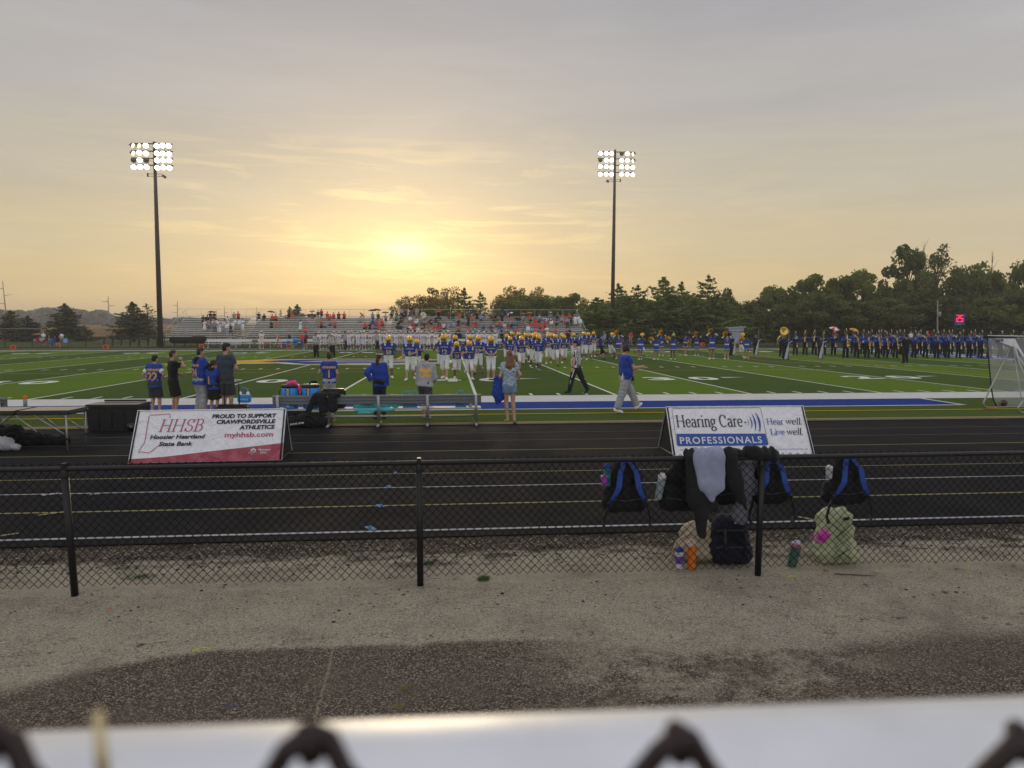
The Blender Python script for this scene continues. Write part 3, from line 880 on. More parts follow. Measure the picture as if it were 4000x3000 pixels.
# tips behind the bleachers
tree('c2', 1096, 1212, 150, 26, 'narrow conifer tip showing above the bleachers beside two seated people', 'conifers behind the bleachers')
tree('c1', 1134, 1199, 150, 40, 'left one of the pair of conifers rising behind the top bleacher row', 'conifers behind the bleachers')
tree('c1', 1163, 1190, 152, 56, 'taller right one of the pair of conifers behind the top bleacher row', 'conifers behind the bleachers')
G2 = 'trees behind the right half of the bleachers'
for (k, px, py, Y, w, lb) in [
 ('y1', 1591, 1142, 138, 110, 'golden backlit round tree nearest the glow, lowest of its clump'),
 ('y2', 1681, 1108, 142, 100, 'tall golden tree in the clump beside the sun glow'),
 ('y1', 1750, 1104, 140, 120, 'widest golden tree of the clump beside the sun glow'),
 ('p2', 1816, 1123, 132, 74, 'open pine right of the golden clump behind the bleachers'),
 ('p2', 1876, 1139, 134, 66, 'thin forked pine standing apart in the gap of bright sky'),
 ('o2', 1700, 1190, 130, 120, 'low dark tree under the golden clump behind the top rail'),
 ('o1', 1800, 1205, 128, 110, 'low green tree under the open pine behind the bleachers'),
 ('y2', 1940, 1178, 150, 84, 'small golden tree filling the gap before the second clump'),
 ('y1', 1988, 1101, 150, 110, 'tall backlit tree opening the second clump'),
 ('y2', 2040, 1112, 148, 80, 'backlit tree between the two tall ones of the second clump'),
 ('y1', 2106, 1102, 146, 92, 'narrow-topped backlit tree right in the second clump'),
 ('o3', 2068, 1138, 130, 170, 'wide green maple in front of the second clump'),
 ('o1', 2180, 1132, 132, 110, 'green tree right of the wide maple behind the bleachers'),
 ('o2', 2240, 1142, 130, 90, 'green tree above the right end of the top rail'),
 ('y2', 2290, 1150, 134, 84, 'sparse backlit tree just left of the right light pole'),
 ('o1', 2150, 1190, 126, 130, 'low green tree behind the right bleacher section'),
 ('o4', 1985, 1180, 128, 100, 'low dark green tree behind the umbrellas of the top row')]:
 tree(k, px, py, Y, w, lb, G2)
G3 = 'pines behind the cheerleaders'
for (k, px, py, Y, w, lb) in [
 ('p1', 2330, 1160, 108, 130, 'low spreading pine left of the right light pole'),
 ('p2', 2412, 1106, 112, 100, 'pine just right of the right light pole'),
 ('p3', 2455, 1160, 104, 150, 'wide low pine in front, right of the light pole'),
 ('p2', 2492, 1112, 114, 90, 'second pine from the right light pole, narrow tip'),
 ('p1', 2590, 1080, 112, 120, 'tallest pine of the left group with a pointed tip'),
 ('p2', 2662, 1098, 112, 80, 'slim pine right of the tall pointed pine'),
 ('p3', 2620, 1150, 104, 170, 'wide pine with drooping boughs in front of the tall pointed pine'),
 ('p2', 2762, 1074, 112, 96, 'open-branched pine rising above its neighbours'),
 ('p1', 2710, 1165, 103, 140, 'low pine behind the middle cheerleaders'),
 ('p3', 2800, 1150, 104, 150, 'spreading pine in front of the white shed'),
 ('d1', 2850, 1118, 112, 110, 'round dark tree where the pines end'),
 ('p1', 2890, 1190, 108, 110, 'low pine beside the notch of sky'),
 ('o1', 2370, 1160, 120, 150, 'round green tree filling the gap behind the right light pole'),
 ('o2', 2450, 1152, 121, 150, 'broadleaf crown between the first two narrow pines'),
 ('o1', 2545, 1150, 120, 150, 'green crown left of the tall pointed pine'),
 ('o2', 2690, 1146, 120, 160, 'green crown behind the slim pine'),
 ('o1', 2800, 1132, 121, 140, 'green crown right of the open-branched pine'),
 ('o4', 2930, 1175, 118, 130, 'low crown in the notch of sky')]:
 tree(k, px, py, Y, w, lb, G3)
G4 = 'woods behind the marching band'
for (k, px, py, Y, w, lb) in [
 ('o1', 3029, 1089, 116, 120, 'broadleaf tree that opens the woods right of the sky notch'),
 ('d2', 2990, 1150, 112, 170, 'wide low dark tree above the sousaphone'),
 ('d1', 3095, 1110, 112, 130, 'dark tree right of the sousaphone, second in the woods'),
 ('o2', 3167, 1066, 116, 140, 'green-topped tree above the trombones'),
 ('o1', 3268, 1044, 118, 130, 'tree with a flat bushy top above the red and white umbrella'),
 ('d2', 3220, 1130, 106, 190, 'wide dark tree low behind the trombones'),
 ('o4', 3362, 1052, 118, 130, 'tree right of the flat-topped one above the saxophones'),
 ('d1', 3430, 1085, 114, 120, 'dark tree left of the tallest tree'),
 ('o2', 3535, 948, 122, 150, 'tallest full tree of the woods with a bulging crown'),
 ('s1', 3644, 940, 122, 130, 'tall ragged tree with gaps in its crown, right of the tallest'),
 ('d1', 3590, 1075, 112, 170, 'dark tree below the tallest two'),
 ('d2', 3480, 1150, 105, 200, 'wide low dark tree behind the saxophones'),
 ('d1', 3720, 1040, 116, 150, 'dark tree above the wooden utility pole'),
 ('o3', 3800, 1008, 120, 160, 'bushy light-topped tree above the red clock'),
 ('s2', 3925, 965, 122, 130, 'leaning tree with a few high tufts near the right edge'),
 ('d1', 3890, 1050, 112, 180, 'dark tree below the leaning one'),
 ('o2', 3998, 1006, 118, 120, 'tree cut by the right edge of the woods'),
 ('d2', 3350, 1160, 104, 190, 'wide low dark tree behind the middle of the band'),
 ('d2', 3680, 1150, 104, 220, 'wide low dark tree behind the wooden pole'),
 ('d2', 3850, 1150, 104, 220, 'wide low dark tree behind the red clock'),
 ('d1', 4030, 1120, 106, 190, 'dark low tree at the right end of the woods')]:
 tree(k, px, py, Y, w, lb, G4)
for (px, py) in ((3592, 940), (3858, 985)):
 x = at(px, 1281, 121).x; h = at(px, py, 121).z
 tb = MB(); q = random.Random(px)
 tb.tube([(0, 0, 0), (.1, 0, h * .6), (.3, 0, h)], [.16, .09, .02], 5)
 for i in range(9):
  z = h * (.6 + .04 * i); a = q.uniform(-1, 1)
  tb.tube([(.15, 0, z), (.15 + a * .8, q.uniform(-.3, .3), z + .8), (.15 + a * 1.5, 0, z + 1.9)], [.05, .03, .01], 4)
 r = root('dead_tree', (x, 121, 0), 0, 'bare dead tree with upright grey twigs ' + ('between the two tallest trees' if px < 3700 else 'left of the leaning tufted tree'), 'tree', G4)
 tb.build('trunk', M('dead_wood', (.16, .13, .11), .9), r)
# bushes under the woods and far woods: masses nobody could count
def mass(name, pts, leaf, mat, label):
 rg = np.random.default_rng(5)
 P = []
 for (x, y, z, rx, ry, rz, n) in pts:
  d = rg.normal(size=(n, 3)); d /= np.linalg.norm(d, axis=1)[:, None]
  d *= rg.uniform(.55, 1, (n, 1))
  P.append(np.array([x, y, z]) + d * np.array([rx, ry, rz]))
 me = quads_mesh(name, leaf_quads(rg, np.concatenate(P), leaf), mat)
 o = link(name, me); tag(o, label, None, None, 'stuff')
 return o
q = random.Random(3)
pts = []
for px in range(2300, 4060, 16):
 Y = q.uniform(108, 124); p = at(px, 1281, Y)
 hgt = q.uniform(1.6, 3.4) if px < 2900 else q.uniform(2.4, 5.0)
 pts.append((p.x, Y, hgt * .5, 3.0, 2.0, hgt * .62, 240))
mass("undergrowth", pts, .3, L_DARK, 'dark undergrowth filling the foot of the woods')
pts = []
for i in range(250):
 px = q.uniform(-150, 480) if i < 190 else q.uniform(400, 760)
 Y = q.uniform(520, 560); p = at(px, 1281, Y)
 top = 1216 + 6 * math.sin(px * .021) + 4 * math.sin(px * .06) + max(0, (px - 390)) * .55 if px < 450 else 1248 + 4 * math.sin(px * .05)
 hz = CAM_H + (1281 - top) / FPX * Y - 4.5
 if hz < 2: continue
 pts.append((p.x, Y, 4.5 + hz * .5, 8, 6, hz * .52, 130))
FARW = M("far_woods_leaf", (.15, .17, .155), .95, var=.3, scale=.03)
mass("distant_woods", pts, 1.7, FARW, 'long low woods beyond the corn field')
# ================================================================== bleachers
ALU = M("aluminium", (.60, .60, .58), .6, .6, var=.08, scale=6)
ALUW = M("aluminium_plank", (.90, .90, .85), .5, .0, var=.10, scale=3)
ALUD = M("aluminium_riser_shade", (.26, .26, .25), .55, .0, var=.15, scale=3)  # riser colour darkened to paint the shade in the gaps between planks
STEEL = M("galvanised_steel", (.36, .36, .35), .45, .7, var=.1, scale=10)
BLACK = M("black_vinyl", (.012, .012, .013), .38, 0, spec=.5)
DARKM = M("dark_steel", (.045, .042, .04), .5, .4)
BY0, BX0, BX1 = 92.5, -35.4, 17.6
ROWS, RZ, RD, BZ = 11, .24, .66, 1.15
AISLES = [-26.3, -8.6, 9.4]
AW = 1.25
def seat_z(r): return BZ + RZ * r
def seat_y(r): return BY0 + RD * r
bl = root('bleachers', (0, 0, 0), 0, 'long aluminium bleachers with eleven rows and crowd beyond the far sideline', 'bleachers')
edges = [BX0] + [v for a in AISLES for v in (a - AW / 2, a + AW / 2)] + [BX1]
for s in range(4):
 x0, x1 = edges[2 * s], edges[2 * s + 1]
 L_ = x1 - x0
 ms = MB().box((0, 0, 0), (L_, .24, .045)).mesh('seat_plank', [ALUW])
 mf = MB().box((0, 0, 0), (L_, .34, .04)).mesh('foot_plank', [ALUW])
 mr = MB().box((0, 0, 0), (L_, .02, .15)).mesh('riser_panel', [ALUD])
 for r in range(ROWS):
  z, y = seat_z(r), seat_y(r)
  link('seat_plank', ms, bl, ((x0 + x1) / 2, y, z))
  link('foot_plank', mf, bl, ((x0 + x1) / 2, y + .36, z - .42 + RZ))
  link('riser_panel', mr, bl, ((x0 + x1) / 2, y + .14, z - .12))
for a in AISLES:
 me = MB().box((0, 0, 0), (AW - .1, .3, .035)).mesh('aisle_step', [ALUW])
 mn = MB().box((0, 0, 0), (AW - .1, .02, .05)).mesh('step_nosing', [DARKM])
 for r in range(ROWS * 2 - 1):
  link('aisle_step', me, bl, (a, BY0 - .25 + RD * r / 2, BZ - .42 + RZ * .5 * (r + 1)))
  if r % 2 == 0: link('step_nosing', mn, bl, (a, BY0 - .41 + RD * r / 2, BZ - .43 + RZ * .5 * (r + 1)))
mb = MB()
for i in range(29):                       # stringers and uprights below the seats
 x = BX0 + .3 + (BX1 - BX0 - .6) * i / 28
 mb.tube([(x, BY0 - .8, BZ - .55), (x, BY0 + RD * 10.6, seat_z(10) - .3)], .05, 4)
 for k in range(4):
  yy = BY0 - .4 + 2.2 * k
  mb.tube([(x, yy, 0), (x, yy, BZ - .5 + RZ / RD * (yy - BY0))], .045, 4)
 if i % 2 and i < 28:
  x2 = BX0 + .3 + (BX1 - BX0 - .6) * (i + 1) / 28
  mb.tube([(x, BY0 - .3, .1), (x2, BY0 - .3, .8)], .025, 4)
mb.build('understructure', STEEL, bl)['kind'] = 'stuff'
WZ = .78
me = MB().box((0, 0, 0), ((BX1 - BX0) / 8 - .02, 1.2, .05)).mesh('walkway_plank', [ALUW])
for i in range(8): link('walkway_plank', me, bl, (BX0 + (BX1 - BX0) * (i + .5) / 8, BY0 - .95, WZ))
me = MB().tube([(0, 0, 0), (0, 0, 1.2)], .022, 5).mesh('rail_post', [ALU])
n = 27
for i in range(n + 1):
 x = BX0 + (BX1 - BX0) * i / n
 if any(abs(x - a) < .75 for a in AISLES): continue
 link('rail_post', me, bl, (x, BY0 - 1.55, WZ))
me2 = MB().tube([(0, 0, 0), (0, 0, 1.75)], .022, 5).mesh('rail_post', [ALU])
for i in range(n + 1):
 link('rail_post', me2, bl, (BX0 + (BX1 - BX0) * i / n, seat_y(10) + .45, seat_z(10) - .55))
for (y, z, a, b) in [(BY0 - 1.55, WZ + 1.2, e0, e1) for e0, e1 in zip(edges[::2], edges[1::2])] + [(BY0 - 1.55, WZ + .65, e0, e1) for e0, e1 in zip(edges[::2], edges[1::2])] + \
  [(seat_y(10) + .45, seat_z(10) + 1.2, BX0, BX1), (seat_y(10) + .45, seat_z(10) + .25, BX0, BX1), (seat_y(10) + .45, seat_z(10) + .12, BX0, BX1)]:
 MB().tube([(a, y, z), (b, y, z)], .024, 5).build('rail', ALU, bl)
for x in (BX0, BX1):
 MB().tube([(x, BY0 - 1.55, WZ + 1.2), (x, BY0, WZ + 1.25), (x, seat_y(10) + .45, seat_z(10) + 1.2)], .03, 5).build('side_rail', ALU, bl)
 for k in range(4):
  y = BY0 + 2 * k; z = seat_z(0) + RZ / RD * (y - BY0)
  MB().tube([(x, y, z - .6), (x, y, z + .75)], .02, 5).build('rail_post', ALU, bl)
for a in AISLES:
 for s in (-1, 1):
  mb = MB()
  for dz in (.35, .9):
   mb.tube([(a + s * .75, BY0 - 2.9, dz - .1), (a + s * .75, BY0 - 1.5, WZ + dz)], .022, 5)
  for k in range(3): mb.tube([(a + s * .75, BY0 - 2.9 + .7 * k, .26 * k), (a + s * .75, BY0 - 2.9 + .7 * k, .9 + .26 * k + .1)], .02, 5)
  mb.build('stair_rail', ALU, bl)
 for k in range(4): MB().box((a, BY0 - 2.75 + .3 * k, .15 + .17 * k), (1.4, .28, .04)).build('stair_tread', ALUW, bl)
# ================================================================== floodlight towers
GLOW = M("lamp_glow", (1, 1, 1), .5, emit=(1.0, .95, .82), estr=5.0)
GLOWY = M("lamp_glow_side", (1, 1, 1), .5, emit=(1.0, .93, .55), estr=1.6)
LENS = M("lamp_dark", (.22, .19, .15), .3)
POLE = M("pole_brown", (.075, .058, .050), .6, .2, var=.12, scale=3)
HOUS = M("lamp_housing", (.20, .13, .10), .5, .4)
def floodlight_tower(px_base, px_top, Y, rows, cols, face, off, sides, label):
 b = at(px_base, 1281, Y); b.z = -.03
 tp = at(px_top, rows[0] - 12, Y)
 t = root('floodlight_tower', b, 0, label, 'light tower', 'floodlight towers beyond the far sideline')
 H = tp.z
 dx = tp.x - b.x
 MB().tube([(0, 0, 0), (dx * .5, 0, H * .5), (dx, 0, H)], [.32, .25, .15], 12).build('pole', POLE, t)
 f = lambda z: dx * z / H
 zs = [at(px_top, r, Y).z for r in rows]
 xs = [at(c, rows[0], Y).x - b.x for c in cols]
 for i, z in enumerate(zs):
  MB().box(((xs[0] + xs[-1]) / 2, 0, z + .12), (xs[-1] - xs[0] + .7, .12, .12)).build('crossarm', POLE, t)
 mb = MB()
 for i in (0, 2):
  for x in xs:
   mb.tube([(x - .1, .02, zs[i] + .1), (x - .1, .02, zs[i + 1] + .1)], .025, 4)
   mb.tube([(x + .1, .02, zs[i] + .1), (x + .1, .02, zs[i + 1] + .1)], .025, 4)
  for a, c in zip(xs, xs[1:]): mb.tube([(a, .02, zs[i] + .1), (c, .02, zs[i + 1] + .1)], .018, 4)
 mb.build('brace', POLE, t)
 hm = MB().lathe([(.05, .42), (.15, .34), (.18, .16), (.305, 0), (.31, -.03)], n=14).mesh('floodlight', [HOUS])
 lm = MB().lathe([(.295, 0), (.22, -.05), (0, -.08)], n=14).mesh('lens', [GLOW])
 q = random.Random(px_base)
 for i, z in enumerate(zs):
  for j, x in enumerate(xs):
   side = (i, j) in sides
   rz = (1.25 if side else face) + q.uniform(-.12, .12)
   if face < 0 and side: rz = -1.25
   o = link('floodlight', hm, t, (x, -.28, z - .18 + q.uniform(-.05, .05)), Euler((R(-64) if not side else R(-70), 0, rz)))
   l = link('lens', lm, o, mats=[LENS if (i, j) in off else (GLOWY if side else GLOW)])
   MB().box((0, 0, .40), (.12, .12, .16)).build('bracket', HOUS, o)
 mb = MB()
 zz = zs[-1] - 1.15
 mb.tube([(f(zz) - .85, 0, zz), (f(zz) + .85, 0, zz)], .035, 4); mb.tube([(f(zz) - .85, 0, zz + .28), (f(zz) + .85, 0, zz + .28)], .035, 4)
 mb.box((f(zz) - .85 * (1 if face > 0 else -1), 0, zz + .14), (.14, .14, .42))
 mb.build('lower_bracket', POLE, t)
 MB().box((f(zz) + 1.05 * (1 if face > 0 else -1), -.1, zz - .02), (.42, .3, .28), (0, R(35), 0)).build('small_floodlight', HOUS, t)
 mb = MB()
 for k in range(40):
  z = 5 + k * .42
  if z > H - 5: break
  mb.box((f(z) + (.28 - .1 * z / H) * (1 if k % 2 else -1), 0, z), (.22, .03, .03))
 mb.build('climbing_pegs', POLE, t)['kind'] = 'stuff'
 return t
floodlight_tower(625, 602, 89.6, [565, 594, 622, 649], [523, 547, 573, 615, 638, 662], .35, {(2, 0), (2, 2)}, {(0, 0), (0, 1), (1, 0)}, 'tall brown light pole with lit floodlights left of the bleachers')
floodlight_tower(2391, 2403, 104.5, [596, 623, 648, 676], [2344, 2367, 2388, 2427, 2449, 2471], -.35, {(0, 3), (1, 0)}, {(0, 5), (1, 5)}, 'tall brown light pole with lit floodlights right of the bleachers')
# ================================================================== far fences, road side, poles
FENCE = M("fence_dark", (.015, .015, .015), .6)
tn = NT("fence_mesh_far")
tn.out((.02, .02, .02), .7)
tr = tn.N.new("ShaderNodeBsdfTransparent"); mx = tn.N.new("ShaderNodeMixShader"); mx.inputs[0].default_value = .16
tn.L.new(tr.outputs[0], mx.inputs[1]); tn.L.new(tn.p.outputs[0], mx.inputs[2]); tn.L.new(mx.outputs[0], tn.N["Material Output"].inputs[0])
FMESH = tn.m
def far_fence(x0, x1, Y, h, step, label, meshmat=FMESH):
 r = root('chain_link_fence', ((x0 + x1) / 2, Y, 0), 0, label, 'fence')
 w = x1 - x0
 n = max(2, int(w / step))
 me = MB().tube([(0, 0, 0), (0, 0, h + .03)], .045, 5).mesh('fence_post', [FENCE])
 for i in range(n + 1): link('fence_post', me, r, (-w / 2 + w * i / n, 0, 0))
 MB().tube([(-w / 2, 0, h), (w / 2, 0, h)], .035, 5).build('top_rail', FENCE, r)
 MB().quad((-w / 2, .03, .03), (w / 2, .03, .03), (w / 2, .03, h), (-w / 2, .03, h)).build('chain_link', meshmat, r)
 return r
far_fence(-64, 20, 88.3, 1.15, 3.0, 'low dark chain link fence running along the far edge of the track')
far_fence(20.2, 84, 88.4, 1.75, 3.0, 'taller dark chain link fence behind the cheerleaders and band')
me = MB().box((0, 0, .45), (.16, .12, .95)).mesh('bollard', [M('bollard_dark', (.03, .035, .03), .7)])
for i, px in enumerate((402, 436, 470, 505, 540, 575, 610)):
 p = at(px, 1281, 93)
 o = link('bollard', me, None, (p.x, 93, -.03), (0, R(8), 0))
 tag(o, f'dark leaning stub post in the grass, {ORD[i]} from the left in its row', 'post', 'stub posts behind the left fence')
UP = M("utility_pole_grey", (.30, .28, .26), .8)
def utility_pole(px, pyt, pyb, Y, r, arms, label, name='utility_pole', zb=0, mat=UP, xo=0):
 b = at(px, pyb, Y); T = at(px + xo, pyt, Y)
 t = root(name, (b.x, Y, b.z), 0, label, 'utility pole', 'transmission poles across the field' if arms else None)
 h = T.z - b.z
 MB().tube([(0, 0, -1.5), (T.x - b.x, 0, h)], [r, r * .45], 7).build('pole', mat, t)
 for (f, s, l) in arms:
  MB().tube([((T.x - b.x) * f, 0, h * f), ((T.x - b.x) * f + s * l, 0, h * f + .12 * l)], [r * .5, r * .2], 5).build('crossarm', mat, t)
 return t
utility_pole(28, 1098, 1262, 330, .32, [(.82, -1, 3.4), (.66, 1, 3.4), (.46, -1, 3.4), (.15, 1, 1.8)], 'tall steel transmission pole at the far left edge', xo=-18)
utility_pole(428, 1158, 1320, 250, .25, [(.87, -1, 2.2), (.77, 1, 2.2), (.65, -1, 2.2)], 'transmission pole in the corn field left of the tall evergreen', xo=-6)
utility_pole(694, 1176, 1318, 270, .22, [(.87, -1, 2.0), (.77, 1, 2.0), (.68, -1, 2.0)], 'transmission pole just left of the bleachers', xo=-1)
utility_pole(877, 1197, 1260, 300, .2, [(.6, 1, 1.8), (.4, -1, 1.8)], 'transmission pole rising behind the left bleacher section')
utility_pole(1003, 1199, 1260, 320, .2, [(.6, -1, 1.8), (.4, -1, 1.8)], 'transmission pole rising behind the first aisle of the bleachers')
utility_pole(1098, 1205, 1260, 340, .2, [(.6, -1, 1.8)], 'farthest transmission pole, beside the narrow conifer tip')
up = utility_pole(3663, 1174, 1345, 100, .15, [], 'weathered wooden utility pole with a transformer left of the red clock', mat=M('old_wood', (.33, .30, .25), .9, var=.2))
MB().tube([(-.12, -.25, 4.0), (-.12, -.25, 4.8)], .22, 10).build('transformer', UP, up)
MB().tube([(-.3, -.05, 5.7), (.35, -.05, 5.85)], .05, 5).build('crossarm', UP, up)
# goal post on the left practice side
gp = root('goal_post', at(112, 1330, 118), 0, 'thin white practice goal post on the lawn at the left', 'goal post')
gp.location.z = 0
for s in (-3.2, 1.6): MB().tube([(s * 2 - 1.2, 0, 0 if s < 0 else 0), (s * 2 - 1.2, 0, 4.9)], .06, 5).build('upright', UP, gp)
MB().tube([(-7.6, 0, 2.1), (2.0, 0, 2.1)], .05, 5).build('crossbar', UP, gp)
# car with headlights on the road
cp = G(387, 1307)
car = root('parked_car', (cp.x, cp.y, 0), R(200), 'dark car with bright headlights on the road beyond the lawn', 'car')
mb = MB(); mb.rbox((0, 0, .62), (4.4, 1.75, .6), .15); mb.rbox((-.3, 0, 1.1), (2.3, 1.5, .5), .18); mb.build('body', M('car_paint', (.10, .08, .09), .3, .3), car)
for x in (-1.4, 1.4):
 for y in (-.82, .82): MB().tube([(x, y - .1, .33), (x, y + .1, .33)], .33, 12).build('wheel', BLACK, car)
car.rotation_euler.z = R(-60)
for y in (-.6, .6): MB().ball((2.22, y, .68), (.1, .42, .3)).build('headlight', M('headlight_glow', (1, 1, 1), .4, emit=(1, .97, .9), estr=12), car)
# play clock
ck = at(3747, 1281, 90)
pc = root('play_clock', (ck.x, 90, 0), 0, 'blue play clock board showing a red 25 on two dark posts', 'play clock')
zc0, zc1 = at(3747, 1271, 90).z, at(3747, 1223, 90).z
MB().box((0, 0, (zc0 + zc1) / 2), (1.32, .22, zc1 - zc0)).build('board', M('clock_blue', (.035, .09, .33), .4), pc)
MB().box((-.1, -.115, (zc0 + zc1) / 2 + .2), (1.08, .01, (zc1 - zc0) * .72)).build('display', M('clock_black', (.01, .005, .006), .3), pc)
RED = M('led_red', (.8, 0, .05), .5, emit=(1.0, .02, .10), estr=1.3)
def seg_digit(d, x, z, w, h, t):
 segs = {'2': 'abged', '5': 'afgcd'}[d]
 P = {'a': ((0, h), (w, h)), 'b': ((w, h), (w, h / 2)), 'c': ((w, h / 2), (w, 0)), 'd': ((0, 0), (w, 0)), 'e': ((0, h / 2), (0, 0)), 'f': ((0, h), (0, h / 2)), 'g': ((0, h / 2), (w, h / 2))}
 mb = MB()
 for s in segs:
  (x0, z0), (x1, z1) = P[s]
  if x0 == x1: mb.box((x + x0, 0, z + (z0 + z1) / 2), (t, .02, abs(z1 - z0) - t * 1.1))
  else: mb.box((x + (x0 + x1) / 2, 0, z + z0), (abs(x1 - x0) + t, .02, t))
 return mb
seg_digit('2', -.50, zc0 + .52, .30, .80, .13).build('digit', RED, pc, (0, -.13, 0))
seg_digit('5', .02, zc0 + .52, .30, .80, .13).build('digit', RED, pc, (0, -.13, 0))
MB().box((-.15, -.12, zc0 + .17), (.45, .01, .07)).build('nameplate', P_GREY, pc)
MB().box((.38, -.12, zc0 + .19), (.13, .02, .26)).build('receiver', BLACK, pc)
for s in (-.5, .5): MB().box((s, .05, zc0 / 2), (.12, .12, zc0)).build('leg', DARKM, pc)
# white shed and white canopy glimpsed between the trees
s0 = at(2868, 1281, 99)
sh = root('shed', (s0.x, 99, 0), 0, 'white roofed shed half hidden by pine boughs behind the cheerleaders', 'shed')
MB().box((0, 0, 1.1), (2.2, 1.6, 2.2)).build('wall', M('shed_white', (.34, .37, .40), .7), sh)
MB().box((0, 0, 2.28), (2.8, 1.8, .12), (0, R(-3), 0)).build('roof', M('shed_roof', (.45, .46, .46), .6), sh)
MB().box((-.1, -.81, 1.0), (1.1, .03, 1.9)).build('door', M('shed_door', (.42, .47, .52), .6), sh)
c0 = at(3535, 1281, 106)
cn = root('canopy_tent', (c0.x, 106, 0), 0, 'white canopy top showing through leaves behind the band conductor', 'canopy')
MB().lathe([(2.2, 2.15), (1.9, 2.35), (0, 3.1)], n=4).build('canopy_top', M('canopy_white', (.6, .62, .66), .8), cn)
for s in (-1.45, 1.45): MB().tube([(s, 0, 0), (s, 0, 2.2)], .03, 5).build('leg', UP, cn)
